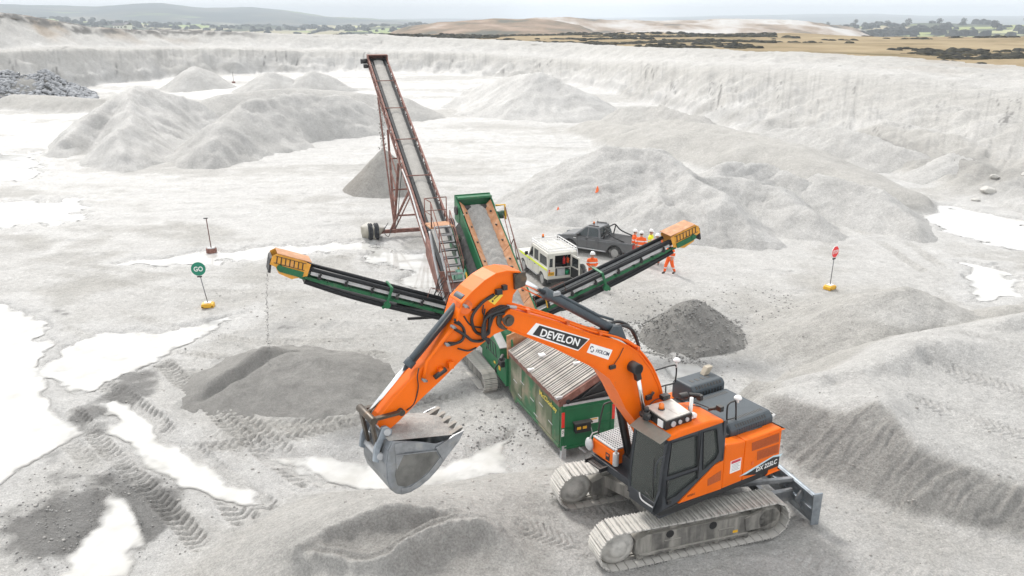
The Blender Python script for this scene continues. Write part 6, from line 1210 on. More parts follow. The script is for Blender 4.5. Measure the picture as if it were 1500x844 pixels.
for (root, e0, P, L), nm in ((scl, 0), (scr, 1)):
    q = MB()
    for s in (.35, .9): q.bar(P(s, -.36, .2), P(s, -.36, .62), .03, .03)
    q.tube([P(.3, -.36, .62), P(1.6, -.36, .62), P(1.6, -.36, .25)], .016, 6); q.build('guard_rail', M_rst, root)
    q = MB(); q.cyl(P(.55, -.5, -.28), P(.55, -.4, -.28), .15, n=16); q.cbox(P(.25, -.42, -.4), (.2, .1, .2)); q.build('pivot_disc', M_grn, root)
    q = MB(); q.bar(P(.2, -.4, .35), P(.3, -.42, -.05), .04, .04); q.bar(P(.75, -.4, .35), P(.7, -.42, -.02), .04, .04); q.build('yellow_stay', M_yel, root)
    q = MB(); q.bar(P(.1, 0, -.2), P(1.9, 0, -.75), .08, .08); q.cyl(P(.0, .2, -.5), P(2.4, .2, -.3), .05, n=8); q.build('support_ram', M_bk, root)
# walkway, steps and rails up the left of the machine
q = MB(); 
wk = pl(MB().bar((-.80, 7.2, 2.2), (-.80, 9.7, 4.65), .05, .16).bar((-.22, 7.2, 2.2), (-.22, 9.7, 4.65), .05, .16), 'walkway', M_gry, .004)
tr_ = MB().box(-.80, -.22, -.13, .13, -.02, .02).box(-.80, -.22, -.13, -.11, -.02, .05).mesh('tread', M_gry)
for i in range(11): inst(tr_, 'tread', wk, loc=(0, 7.3 + i * .235, 2.36 + i * .23))
sl_ = MB()
for i in range(11):
    for k in range(3): sl_.box(-.74, -.28, -.08 + k * .07 + 7.3 + i * .235, -.05 + k * .07 + 7.3 + i * .235, 2.379 + i * .23, 2.386 + i * .23)
tag(sl_.build('tread_slots', M_bk, wk), kind='stuff')
q = MB(); q.box(-.95, -.05, 9.7, 10.5, 4.60, 4.66); pl(q, 'platform', M_rso, .004, wk)
def railset(pts, zt, name='handrail', mat=M_rst, r_=.02):
    q = MB(); up_ = [Vector(p) + Vector((0, 0, zt)) for p in pts]
    q.tube(up_, r_, 6); q.tube([p - Vector((0, 0, zt * .5)) for p in up_], r_ * .8, 6)
    for p, t in zip(pts, up_): q.tube([p, t], r_, 6)
    return pl(q, name, mat, 0, wk)
railset([(-.9, 9.75, 4.65), (-.95, 10.45, 4.65), (-.1, 10.45, 4.65)], .95); railset([(-.85, 7.3, 2.3), (-.85, 8.1, 3.1), (-.85, 8.9, 3.9), (-.9, 9.7, 4.66)], .9); railset([(-.18, 9.75, 4.65), (-.18, 8.9, 3.9), (-.18, 8.2, 3.2)], .6)
q = MB(); q.tube([(-.95, 9.8, 4.5), (-.98, 8.9, 3.3), (-.98, 7.4, 1.9), (-.9, 6.9, 1.4)], .05, 8, smooth_path=5); pl(q, 'pipe', M_gry, 0)
q = MB()
for k in range(7): q.tube([(-.95 + .1 * math.sin(k), 8.6 - k * .12, 3.2 - .1 * k), (-1.25 - .1 * (k % 3), 8.3, 2.4 - .1 * k), (-1.15, 8.0 - .1 * k, 1.9), (-.9, 7.8, 2.3)], .016, 6, smooth_path=5)
pl(q, 'hose', M_hose, 0)
q = MB(); q.lathe((-.42, 8.35, 3.15), (1, 0, 0), [(0, .10), (.02, .22), (.34, .22), (.36, .1)], 18); q.cbox((-.30, 8.7, 3.0), (.3, .3, .2)); pl(q, 'drum', M_grl, .006)
q = MB(); q.cbox((-.15, 9.1, 3.9), (.22, .5, .4)); q.cbox((-.1, 8.6, 3.4), (.2, .25, .5)); q.cyl((-.3, 9.5, 4.2), (.1, 9.5, 4.2), .14); q.cbox((-.25, 7.6, 1.7), (.3, .6, .5)); pl(q, 'gear_unit', pmat('oily_green', (.02, .06, .035), .5, dirt=.3, dirtc=(.1, .08, .05)), .02)
q = MB(); q.tube([(-.3, 8.0, 2.9), (-.15, 7.9, 3.1), (-.1, 8.3, 3.3), (-.25, 8.6, 3.35)], .035, 8, smooth_path=4); q.tube([(-.2, 7.6, 2.6), (-.2, 7.9, 2.7), (-.05, 8.1, 2.9)], .03, 8, smooth_path=4); pl(q, 'yellow_pipe', M_yel, 0)
# right hand stays and rail
q = MB(); q.tube([(1.75, 10.1, 5.2), (2.05, 9.9, 5.25), (2.05, 9.8, 4.7)], .04, 8); pl(q, 'yellow_post', M_yel, 0)
q = MB(); q.tube([(2.05, 9.9, 5.2), (2.0, 8.8, 4.2), (1.9, 7.3, 2.9)], .022, 6); q.tube([(2.0, 8.8, 4.2), (1.75, 8.9, 3.6)], .02, 6); q.tube([(1.9, 9.6, 4.9), (1.75, 8.3, 3.9), (1.75, 7.2, 2.8)], .018, 6); q.tube([(2.0, 8.8, 4.2), (1.95, 8.0, 2.6)], .018, 6); pl(q, 'stay_cable', M_rst, 0)
# ---------------------------------------------------------------- tall stacking conveyor
SA = math.atan2(7.02, 25.55); SK = empty('stacking_conveyor', (-2.28, 33.05, 0), SA, 'long rusty lattice conveyor rising to the left behind the green screener', 'conveyor')
SL = 26.5; sz = lambda y: 1.05 + .310 * y
def sk(mb, name, mat, bevel=0., parent=None): return mb.build(name, mat, parent or SK, bevel)
hw = .62
for sgn in (-1, 1):
    q = MB(); x = hw * sgn
    q.bar((x, 0, sz(0) + .15), (x, SL, sz(SL) + .15), .09, .09); q.bar((x, 0, sz(0) - .55), (x, SL, sz(SL) - .40), .09, .09)
    tr = sk(q, 'truss', M_rst, .004)
    vert = MB()
    N_ = 26
    for k in range(N_ + 1):
        y = SL * k / N_; MB().bar((x, y, sz(y) + .14), (x, y, sz(y) - .54 + .15 * k / N_), .06, .06).build('truss_post', M_rst, tr)
        if k < N_:
            y2 = SL * (k + 1) / N_; a_, b_ = ((y, .12), (y2, -.52 + .15 * k / N_)) if k % 2 else ((y, -.54 + .15 * k / N_), (y2, .12))
            MB().bar((x, a_[0], sz(a_[0]) + a_[1]), (x, b_[0], sz(b_[0]) + b_[1]), .055, .055).build('truss_brace', M_rst, tr)
q = MB(); q.prism([(0, sz(0) - .03), (SL, sz(SL) - .03), (SL, sz(SL)), (0, sz(0))], -.42, .42, 'yz'); q.prism([(0, sz(0) - .48), (SL, sz(SL) - .35), (SL, sz(SL) - .33), (0, sz(0) - .46)], -.42, .42, 'yz'); sk(q, 'belt', M_belt)
for x in (-.46, .40): 
    q = MB(); V = []
    for y in (0, SL): V += [(x, y, sz(y) + .02), (x + .06, y, sz(y) + .02), (x + .06 + .04 * (1 if x > 0 else -1), y, sz(y) + .16), (x + .04 * (1 if x > 0 else -1), y, sz(y) + .16)]
    q.add(V, [(0, 1, 5, 4), (1, 2, 6, 5), (2, 3, 7, 6), (3, 0, 4, 7), (0, 3, 2, 1), (4, 5, 6, 7)]); sk(q, 'side_skirt', M_belt)
for k in range(13):
    y = 1 + k * 2.05; MB().cyl((-.6, y, sz(y) - .12), (.6, y, sz(y) - .12), .06, n=10).build('idler_roller', M_bk, SK)
for y in (9.5, 13.7, 17.9, 22.1): MB().bar((-hw, y, sz(y) + .24), (hw, y, sz(y) + .24), .06, .05).bar((-hw, y, sz(y) + .15), (-hw, y, sz(y) + .25), .05, .05).bar((hw, y, sz(y) + .15), (hw, y, sz(y) + .25), .05, .05).build('cross_bar', M_rst, SK)
n1, n2 = 12, 220; X, Y = np.meshgrid(np.linspace(-.30, .34, n1), np.linspace(.4, SL - .3, n2)); t_ = X / .34
Z = sz(Y) + .075 * (1 - t_ ** 2) + .004 + .02 * fbm(X * 3, Y * 3, 3, 9)
sb = mesh_obj('belt_sand', np.stack([X.ravel(), Y.ravel(), Z.ravel()], 1), grid_faces(n2, n1), M_load, None, True); set_tone(sb, np.tile([.22, .1, .10], (n1 * n2, 1))); sb.location = SK.location; sb.rotation_euler = (0, 0, SA); tag(sb, 'thin strip of buff sand on the belt of the tall rusty conveyor', 'sand')
q = MB(); q.box(-.68, .68, SL - .5, SL + .35, sz(SL) + .28, sz(SL) + .33); q.box(-.68, -.62, SL - .5, SL + .35, sz(SL) - .3, sz(SL) + .28); q.box(.62, .68, SL - .5, SL + .35, sz(SL) - .3, sz(SL) + .28); q.box(-.68, .68, SL + .32, SL + .36, sz(SL) - .1, sz(SL) + .28); sk(q, 'head_guard', M_rst, .006)
q = MB(); q.cyl((-.6, SL, sz(SL) - .12), (.6, SL, sz(SL) - .12), .2, n=16); sk(q, 'head_drum', M_bk)
q = MB(); q.cyl((-1.15, SL - .1, sz(SL) - .1), (-.7, SL - .1, sz(SL) - .1), .17, n=14); q.cbox((-.85, SL - .3, sz(SL) - .4), (.25, .5, .2)); q.cyl((-1.0, SL - .5, sz(SL) - .45), (-.7, SL - .5, sz(SL) - .45), .1, n=10); sk(q, 'drive_motor', M_bk)
# legs, axle and wheels
for x in (-.95, .95):
    q = MB(); q.bar((x, 13.2, .3), (x * .72, 16.6, sz(16.6) - .5), .13, .13); q.bar((x, 13.6, .35), (x * .72, 12.4, sz(12.4) - .5), .12, .12); q.bar((x, 13.2, .4), (x * .7, 21.2, sz(21.2) - .45), .09, .09)
    lg_ = sk(q, 'leg', M_rst, .005)
    for k in range(4): t = .2 + .2 * k; MB().bar((x * (1 - .28 * t), 13.2 + 3.4 * t, .3 + (sz(16.6) - .8) * t), (x * (1 - .28 * t), 13.6 - 1.2 * t, .35 + (sz(12.4) - .85) * t), .07, .07).build('leg_brace', M_rst, lg_)
q = MB(); q.bar((-2.2, 13.2, .42), (2.2, 13.2, .42), .2, .2); q.bar((-.9, 13.2, 1.3), (.9, 13.2, 1.3), .09, .09); q.bar((-.85, 14.2, 2.6), (.85, 14.2, 2.6), .08, .08); q.bar((-.8, 15.4, 4.2), (.8, 15.4, 4.2), .08, .08); q.bar((-.9, 13.4, .5), (.8, 14.6, 3.2), .06, .06); q.bar((-1.2, 13.2, .45), (-.5, 9.6, sz(9.6) - .5), .1, .1); q.bar((1.2, 13.2, .45), (.5, 9.6, sz(9.6) - .5), .1, .1); sk(q, 'axle', M_rst, .006)
M_tyre = pmat('tyre', (.028, .03, .034), .8, var=.2, dirt=.25, dirtc=(.22, .22, .22), dscale=4)
tyre = MB().lathe((0, 0, 0), (1, 0, 0), [(-.13, .22), (-.14, .40), (-.10, .47), (-.03, .49), (-.02, .46), (.02, .46), (.03, .49), (.10, .47), (.14, .40), (.13, .22)], 24).mesh('tyre', M_tyre); rimm = MB().lathe((0, 0, 0), (1, 0, 0), [(-.11, .05), (-.10, .23), (.10, .23), (.11, .05)], 16).mesh('wheel_rim', M_rst)
for x in (-2.35, -2.02, 2.02, 2.35):
    w = inst(tyre, 'wheel', SK, loc=(x, 13.2, .47)); inst(rimm, 'rim', w)
q = MB(); q.wall([(-.75, 1.0), (.75, 1.0), (.9, 1.9), (-.9, 1.9)], [], -.1, -.05); q.prism([(-.1, 1.0), (-.1, 1.9), (2.6, 2.7), (2.6, 1.9)], -.92, -.86, 'yz'); q.prism([(-.1, 1.0), (-.1, 1.9), (2.6, 2.7), (2.6, 1.9)], .86, .92, 'yz'); sk(q, 'feed_boot', M_rst, .006)
q = MB(); q.bar((-.5, .3, 0), (-.5, .3, 1.0), .12, .12); q.bar((.5, .3, 0), (.5, .3, 1.0), .12, .12); q.bar((-.6, .3, .5), (.6, .3, .5), .1, .1); sk(q, 'tail_stand', M_rst, .005)
q = MB(); q.tube([(-.7, 1.0, 1.6), (-.75, 4, 2.4), (-.72, 8, 3.7), (-.75, 10.5, 4.4)], .045, 8, smooth_path=4); sk(q, 'pipe', M_gry)
q = MB(); q.tube([(-.8, 10.4, 4.3), (-.95, 10.9, 2.6), (-1.0, 11.6, 1.2), (-1.1, 13, .6)], .02, 6, smooth_path=5); q.tube([(-1.3, 13.3, .9), (-1.6, 13.0, .5), (-1.4, 12.8, .2), (-1.2, 13.0, .5)], .02, 6, smooth_path=5); sk(q, 'hose', M_hose)
# ---------------------------------------------------------------- falling material
def stream(label, top, ground_zv, n, spread, smin, smax, mat, drift=(0, 0)):
    P = []
    for i in range(n):
        t = rs.random() ** .8; z = top[2] - (top[2] - ground_zv) * t; g = spread * (.35 + .65 * t); s = smin + (smax - smin) * rs.random() ** 2
        P.append((top[0] + drift[0] * t ** .5 + G(0, g), top[1] + drift[1] * t ** .5 + G(0, g), z, s, s, s * rs.uniform(.8, 1.6), rs.uniform(0, 6)))
    o = scatter('falling_gravel', mat, P, shapes=ST); tag(o, label, 'gravel'); return o
def world(root_loc, rz, v): return Vector(root_loc) + Matrix.Rotation(rz, 3, 'Z') @ Vector(v)
fl_ = world((1.36, 20.61, 0), PA, scl[1]); stream('thin stream of dark gravel falling from the left side conveyor', (fl_.x - .12, fl_.y - .04, fl_.z - .45), .9, 260, .04, .006, .02, M_stone, (-.25, -.1))
hd_ = world((-2.28, 33.05, 0), SA, (0, SL + .2, sz(SL) - .3)); stream('curtain of pale lumps falling from the head of the tall conveyor', (hd_.x - .1, hd_.y + .1, hd_.z), 2.9, 420, .13, .02, .07, M_stone2, (.15, .5))
# ---------------------------------------------------------------- vehicles
M_cream = pmat('cream_paint', (.60, .59, .53), .35, var=.05, dirt=.08, dirtc=(.45, .43, .38), coat=.2)
M_char = pmat('charcoal_paint', (.135, .14, .147), .3, .4, var=.08, dirt=.06, dirtc=(.3, .29, .27), coat=.5)
M_blkp = pmat('black_plastic', (.02, .02, .021), .6, var=.1, dirt=.1, dirtc=(.2, .2, .19))
M_carglass = gmat('car_glass', (.05, .058, .06))
M_rim = pmat('alloy_rim', (.42, .42, .42), .35, .6, var=.1, dirt=.35, dirtc=(.45, .44, .41))
M_lime = pmat('lime_stripe', (.72, .85, .02), .45, var=.03)
M_dust_t = pmat('dusty_tyre', (.07, .07, .07), .9, var=.2, dirt=.5, dirtc=(.34, .33, .31), dscale=4)
def wheel(parent, loc, r, w, rim_mat=None):
    t = MB().lathe((0, 0, 0), (1, 0, 0), [(-w / 2, r * .62), (-w / 2, r * .86), (-w * .36, r * .98), (w * .36, r * .98), (w / 2, r * .86), (w / 2, r * .62)], 26).build('wheel', M_dust_t, parent, 0, 0, loc)
    tr = MB()
    for k in range(24): a = 2 * math.pi * k / 24; tr.cbox((0, 0, 0), (w * .8, r * .13, .02), Matrix.Rotation(a, 4, 'X') @ Matrix.Translation((0, 0, r * .985)))
    tag(tr.build('tread_blocks', M_dust_t, t), kind='stuff')
    rm_ = MB().lathe((0, 0, 0), (1, 0, 0), [(-w * .42, r * .12), (-w * .45, r * .62), (w * .45, r * .62), (w * .42, r * .12)], 20); rm_.build('rim', M_blkp, t)
    sp = MB()
    for sgn in (-1, 1):
        for k in range(6): a = 2 * math.pi * k / 6; sp.cbox((0, 0, 0), (.02, r * .16, r * .52), Matrix.Rotation(a, 4, 'X') @ Matrix.Translation((sgn * w * .47, 0, r * .30)))
        sp.lathe((sgn * w * .46, 0, 0), (sgn, 0, 0), [(0, r * .60), (.012, r * .63), (.02, r * .57)], 20)
    sp.build('wheel_spokes', rim_mat or M_rim, t); return t
def arch(cy, r, z0, y_to, n=9):
    """points over a wheel opening, front to back"""
    out = []
    for k in range(n + 1):
        a = math.pi * k / n; y, z = cy + r * math.cos(a), .39 + r * math.sin(a)
        out.append((y, max(z, z0)))
    return out
VS = .86                                              # the quarry floor was read at this scale
# --- cream off-roader with its back door open
OR = empty('off_road_car', (2.09, 36.88, .03), R(20), 'cream off-road estate car with roof rack and its back door standing open', 'car')
lo = MB(); prof = [(-.85, .58), (-.85, 1.18), (2.12, 1.18), (2.30, 1.22), (3.62, 1.16), (3.66, .60), (3.3, .56)] + arch(2.79, .44, .56, 0) + [(2.2, .52), (.55, .52)] + arch(0, .44, .56, 0)
lo.prism(prof, -.895, -.84, 'yz'); lo.prism(prof, .84, .895, 'yz'); lo.box(-.84, .84, 2.2, 3.64, 1.10, 1.17); lo.box(-.84, .84, 3.60, 3.66, .6, 1.16); lo.box(-.895, -.44, -.87, -.82, .58, 1.18); lo.box(.44, .895, -.87, -.82, .58, 1.18); lo.box(-.84, .84, -.82, 2.2, .60, .66); lo.box(-.45, .45, -.87, -.82, .58, .74)
ob = lo.build('body', M_cream, OR, .018)
cabp = lambda y, z, x: (x, y, z)
uw = [(-.84, 1.18), (-.80, 1.96), (1.55, 1.96), (2.08, 1.20)]
h1 = [(1.98, 1.24), (1.50, 1.86), (1.30, 1.86), (1.30, 1.24)]; h2 = [(1.16, 1.24), (1.16, 1.86), (.52, 1.86), (.52, 1.24)]; h3 = [(.36, 1.24), (.36, 1.78), (-.66, 1.78), (-.70, 1.24)]
u_ = MB()
for sg in (-1, 1): u_.wall(uw, [h1, h2, h3], sg * .80, sg * .86, 'yz')
u_.wall([(-.86, 1.18), (.86, 1.18), (.82, 1.96), (-.82, 1.96)], [[(-.46, 1.22), (.46, 1.22), (.46, 1.88), (-.46, 1.88)], [(-.78, 1.26), (-.58, 1.26), (-.58, 1.74), (-.76, 1.74)], [(.58, 1.26), (.78, 1.26), (.76, 1.74), (.58, 1.74)]], -.86, -.80)
u_.prism([(1.50, 1.92), (2.02, 1.24), (2.06, 1.20), (1.55, 1.96)], -.80, -.72, 'yz'); u_.prism([(1.50, 1.92), (2.02, 1.24), (2.06, 1.20), (1.55, 1.96)], .72, .80, 'yz')
u_.build('cabin', M_cream, OR, .012)
MB().prism([(-.86, 1.95), (-.84, 2.02), (1.45, 2.05), (1.60, 1.96)], -.86, .86, 'yz').build('roof', M_cream, OR, .03)
for sg in (-1, 1):
    for h in (h1, h2, h3): MB().prism(h, sg * .825, sg * .832, 'yz').build('side_window', M_carglass, OR)
MB().prism([(1.52, 1.88), (2.04, 1.22), (2.05, 1.22), (1.53, 1.885)], -.74, .74, 'yz').build('windscreen', M_carglass, OR)
for x in (-.68, .68): MB().box(x - .09, x + .09, -.832, -.826, 1.27, 1.73).build('corner_window', M_carglass, OR)
MB().box(-.80, .80, .4, .45, .62, 1.9).box(-.84, .84, -.8, 2.1, .64, .70).build('load_bay', M_blkp, OR)
for sg in (-1, 1): MB().box(sg * .901 - .004, sg * .901 + .004, -.80, 3.3, 1.06, 1.17).build('lime_stripe', M_lime, OR)
MB().box(-.92, .92, -1.02, -.86, .46, .60).build('rear_bumper', M_blkp, OR, .02); MB().box(-.92, .92, 3.64, 3.80, .48, .64).build('front_bumper', M_blkp, OR, .02)
for x in (-.72, .72): MB().box(x - .15, x + .15, -.30, -.27, .22, .55).build('mud_flap', M_rub, OR, 0, 0, (0, -.28, 0))
for sg in (-1, 1): MB().box(sg * .80 - .1, sg * .80 + .1, .6, 2.2, .44, .50).build('side_step', M_gry, OR, .01)
for x in (-.78, .78):
    for z, m in ((1.10, M_red), (1.0, M_or)): MB().cyl((x, -.87, z), (x, -.90, z), .04, n=12).build('tail_lamp', m, OR)
MB().box(-.86, -.50, -.885, -.87, .80, 1.0).build('number_plate', M_yel, OR); text('plate_lettering', 'F7 OVW', M_bk, OR, (-.68, -.89, .90), (1, 0, 0), (0, 0, 1), .09, .28, .003, .01)
for sg in (-1, 1): MB().box(sg * 1.0 - .09, sg * 1.0 + .09, 1.95, 2.02, 1.25, 1.45).bar((sg * .88, 2.0, 1.3), (sg * .98, 2.0, 1.33), .03).build('door_mirror', M_blkp, OR, .01)
dl = MB()
for y in (2.1, 1.23, .44): dl.box(-.899, -.894, y - .006, y + .006, .62, 1.18)
dl.build('door_gap', M_blkp, OR)
for y in (1.9, 1.05): MB().box(-.915, -.897, y - .18, y - .06, 1.0, 1.03).build('door_handle', M_blkp, OR)
for x in (-.74, .74):
    for y in (0, 2.79): wheel(OR, (x, y, .39), .39, .22)
OR.scale = (VS, VS, VS)
# back door swung open, spare wheel on its outside
bd = MB(); bd.wall([(0, .62), (.90, .62), (.90, 1.90), (0, 1.90)], [[(.10, 1.28), (.80, 1.28), (.80, 1.80), (.10, 1.80)]], -.03, .03); bdo = bd.build('back_door', M_cream, OR, .008, R(-84), (.47, -.88, 0))
MB().box(.10, .80, -.004, .004, 1.28, 1.80).build('door_window', M_carglass, bdo); MB().box(.06, .84, -.05, -.031, .66, 1.22).build('door_lining', M_blkp, bdo)
sw = wheel(OR, (.92, -1.32, 1.02), .39, .22); sw.name = 'spare_wheel'; sw.rotation_euler = (0, 0, R(6))
# roof rack
rk = MB()
for z in (2.12, 2.26):
    for x in (-.80, .80): rk.bar((x, -.80, z), (x, 1.65, z), .04)
    for y in (-.80, 1.65): rk.bar((-.80, y, z), (.80, y, z), .04)
for k in range(8):
    y = -.80 + 2.45 * k / 7
    for x in (-.80, .80): rk.bar((x, y, 2.02), (x, y, 2.27), .025)
rk.tube([(.8, -.8, 2.2), (.82, -.9, 2.1), (.82, -.9, 1.2)], .02, 6); rk.tube([(.5, -.8, 2.2), (.5, -.9, 2.1), (.5, -.9, 1.9)], .02, 6)
rack = rk.build('roof_rack', M_wht, OR)
for k in range(9): y = -.6 + k * .26; MB().bar((-.80, y, 2.12), (.80, y, 2.12), .05, .02).build('rack_slat', M_wht, rack)
for x in (-.4, 0, .4): MB().bar((x, -.8, 2.135), (x, 1.65, 2.135), .025, .015).build('rack_rod', M_wht, rack)
MB().cyl((-.15, 1.62, 2.27), (-.15, 1.62, 2.32), .07).build('beacon_base', M_blkp, rack); MB().lathe((-.15, 1.62, 2.32), (0, 0, 1), [(0, .065), (.12, .055), (.15, .02)], 12).build('beacon', MATS['orange_lens'], rack)
# things carried in the back
LG = 'gear in the back of the cream car'
def load(name, label, cat, mb, mat, bevel=.01): o = mb.build(name, mat, None, bevel, R(20), (2.09, 36.88, .03)); o.scale = (VS, VS, VS); return tag(o, label, cat, LG)
load('equipment_case', 'grey equipment case standing in the open back of the cream car', 'case', MB().box(-.30, .16, -.80, -.35, .71, 1.12).box(-.26, .12, -.812, -.80, .76, 1.08), M_gry)
load('tool_cabinet', 'dark tool cabinet behind the grey case in the cream car', 'cabinet', MB().box(-.44, -.31, -.8, -.1, .71, 1.2).box(-.44, .2, -.3, -.1, .71, 1.25), M_blkp)
load('bucket', 'green bucket in the open back of the cream car', 'bucket', MB().lathe((.32, -.66, .71), (0, 0, 1), [(0, .10), (.24, .13), (.25, .125)], 16), pmat('green_plastic', (.01, .36, .15), .4), 0)
load('gas_bottle', 'red extinguisher bottle hanging in the cream car', 'extinguisher', MB().lathe((.20, -.55, 1.30), (0, 0, 1), [(0, .06), (.02, .08), (.30, .08), (.36, .03), (.42, .03)], 14), M_red, 0)
load('first_aid_bag', 'orange bag hanging beside the red bottle in the cream car', 'bag', MB().box(.34, .45, -.7, -.5, 1.36, 1.66), pmat('orange_bag', (.75, .10, .01), .7), .03)
# --- charcoal double-cab pickup
PK = empty('pickup_truck', (5.74, 41.70, .03), R(58), 'charcoal double-cab pickup parked beside the cream car', 'pickup')
pb = [(-1.22, .52), (-1.24, 1.10), (1.02, 1.13), (2.6, 1.13), (2.9, 1.16), (3.75, 1.02), (4.02, .88), (4.06, .60), (3.9, .46), (3.6, .44)] + arch(3.085, .45, .44, 0) + [(2.5, .42), (.6, .42)] + arch(0, .45, .46, 0) + [(-.6, .50)]
def taper(y): return .925 - .10 * max(0, (y - 3.2) / .9) ** 2 - .02 * max(0, (-.9 - y))
q = MB()
n_ = len(pb); V = [(-taper(y), y, z) for y, z in pb] + [(-taper(y) + .08, y, z) for y, z in pb]; q.add(V, [tuple(range(n_)), tuple(range(n_, 2 * n_))[::-1]] + [(i, (i + 1) % n_, n_ + (i + 1) % n_, n_ + i) for i in range(n_)])
V = [(taper(y), y, z) for y, z in pb] + [(taper(y) - .08, y, z) for y, z in pb]; q.add(V, [tuple(range(n_)), tuple(range(n_, 2 * n_))[::-1]] + [(i, (i + 1) % n_, n_ + (i + 1) % n_, n_ + i) for i in range(n_)])
q.box(-.85, .85, -1.24, -1.16, .55, 1.09); q.box(-.85, .85, 1.0, 1.06, .5, 1.12); q.box(-.85, .85, -1.2, 3.9, .50, .56)
q.prism([(2.55, 1.10), (2.60, 1.16), (2.95, 1.19), (3.70, 1.06), (3.98, .90), (3.98, .84), (2.55, 1.02)], -.80, .80, 'yz'); q.prism([(3.98, .92), (4.06, .86), (4.08, .50), (3.95, .46), (3.85, .90)], -.78, .78, 'yz')
q.build('body', M_char, PK, .03, seg=3)
gh0 = [(.98, 1.12), (2.78, 1.14)]; q = MB()
B_ = [(.98, 1.12, .87), (2.80, 1.14, .87), (2.02, 1.76, .70), (1.18, 1.77, .70)]
V = [(-x, y, z) for y, z, x in B_] + [(x, y, z) for y, z, x in B_]; q.add(V, [(0, 1, 2, 3), (7, 6, 5, 4), (0, 4, 5, 1), (1, 5, 6, 2), (2, 6, 7, 3), (3, 7, 4, 0)]); cabo = q.build('cab', M_char, PK, .04, seg=3)
def sidept(y, z, out=.006): t = (z - 1.13) / .635; return (.87 - .17 * t + out)
for sg in (-1, 1):
    for q_ in ([(2.56, 1.20), (2.03, 1.68), (1.90, 1.70), (1.90, 1.18)], [(1.82, 1.18), (1.82, 1.70), (1.30, 1.70), (1.20, 1.62), (1.14, 1.22)]):
        V = [(sg * sidept(y, z), y, z) for y, z in q_] + [(sg * sidept(y, z, -.02), y, z) for y, z in q_]; m_ = len(q_)
        MB().add(V, [tuple(range(m_)), tuple(range(m_, 2 * m_))[::-1]] + [(i, (i + 1) % m_, m_ + (i + 1) % m_, m_ + i) for i in range(m_)]).build('side_window', M_carglass, PK)
V = [(-.80, 2.80, 1.17), (.80, 2.80, 1.17), (.64, 2.09, 1.73), (-.64, 2.09, 1.73)]; V2 = [(x, y - .02, z - .02) for x, y, z in V]; MB().add(V + V2, [(0, 1, 2, 3), (7, 6, 5, 4), (0, 4, 5, 1), (1, 5, 6, 2), (2, 6, 7, 3), (3, 7, 4, 0)]).build('windscreen', M_carglass, PK)
V = [(-.74, .985, 1.22), (.74, .985, 1.22), (.62, 1.14, 1.68), (-.62, 1.14, 1.68)]; V2 = [(x, y + .02, z) for x, y, z in V]; MB().add(V + V2, [(0, 1, 2, 3), (7, 6, 5, 4), (0, 4, 5, 1), (1, 5, 6, 2), (2, 6, 7, 3), (3, 7, 4, 0)]).build('rear_window', M_carglass, PK)
MB().box(-.84, .84, -1.18, .98, 1.085, 1.115).build('bed_cover', M_blkp, PK, .01)
q = MB()
for x in (-.66, .66): q.tube([(x * 1.2, -.55, 1.12), (x * 1.15, .35, 1.40), (x, .70, 1.74), (x * .9, .82, 1.76)], .045, 8, smooth_path=4)
q.tube([(-.62, .80, 1.77), (.62, .80, 1.77)], .045, 8); q.tube([(-.66, .70, 1.72), (-.72, .85, 1.15)], .04, 8); q.tube([(.66, .70, 1.72), (.72, .85, 1.15)], .04, 8); q.build('sports_bar', M_blkp, PK)
for x in (-.55, .55): MB().bar((x, 1.25, 1.80), (x, 1.95, 1.80), .05, .04).build('roof_rail', M_blkp, PK)
MB().cyl((.05, 1.9, 1.77), (.05, 1.9, 1.80), .06).build('beacon_base', M_blkp, PK); MB().lathe((.05, 1.9, 1.80), (0, 0, 1), [(0, .055), (.10, .05), (.13, .02)], 12).build('beacon', MATS['orange_lens'], PK)
MB().tube([(.2, 1.75, 1.77), (.2, 1.70, 2.05)], .008, 5).build('aerial', M_blkp, PK)
for sg in (-1, 1):
    MB().tube([(sg * .98, .55, .42), (sg * .98, 2.5, .42)], .045, 8).build('side_step', M_gry, PK)
    MB().box(sg * 1.02 - .10, sg * 1.02 + .10, 2.36, 2.50, 1.16, 1.32).build('door_mirror', M_blkp, PK, .03)
    MB().box(sg * .86 - .07, sg * .86 + .07, -1.26, -1.16, .78, 1.06).build('tail_lamp', pmat('tail_lens', (.35, .01, .01), .2), PK, .01)
    MB().box(sg * .66 - .16, sg * .66 + .16, 3.93, 4.05, .84, .96).build('headlamp', M_carglass, PK, .02)
    for y in (1.95, 1.25): MB().box(sg * .93 - .015, sg * .93 + .015, y - .09, y + .05, .98, 1.01).build('door_handle', M_blkp, PK, .005)
    for y in (0, 3.085):
        q = MB(); q.tube([(sg * .93, y + .47 * math.cos(a), .39 + .47 * math.sin(a)) for a in [math.pi * k / 12 for k in range(13)]], .045, 8); q.build('wheel_flare', M_blkp, PK)
    q = MB()
    for y in (2.52, 1.86, 1.10): q.box(sg * .927 - .003, sg * .927 + .003, y - .006, y + .006, .5, 1.12)
    q.build('door_gap', M_blkp, PK)
MB().box(-.85, .85, -1.40, -1.22, .46, .62).build('rear_bumper', M_gry, PK, .03); MB().box(-.6, .6, 4.05, 4.10, .62, .84).build('radiator_grille', M_blkp, PK, .01)
MB().box(-.945, -.93, 2.62, 2.80, .98, 1.02).build('badge', M_wht, PK)
for x in (-.78, .78):
    for y in (0, 3.085): wheel(PK, (x, y, .39), .39, .25)
PK.scale = (VS, VS, VS)
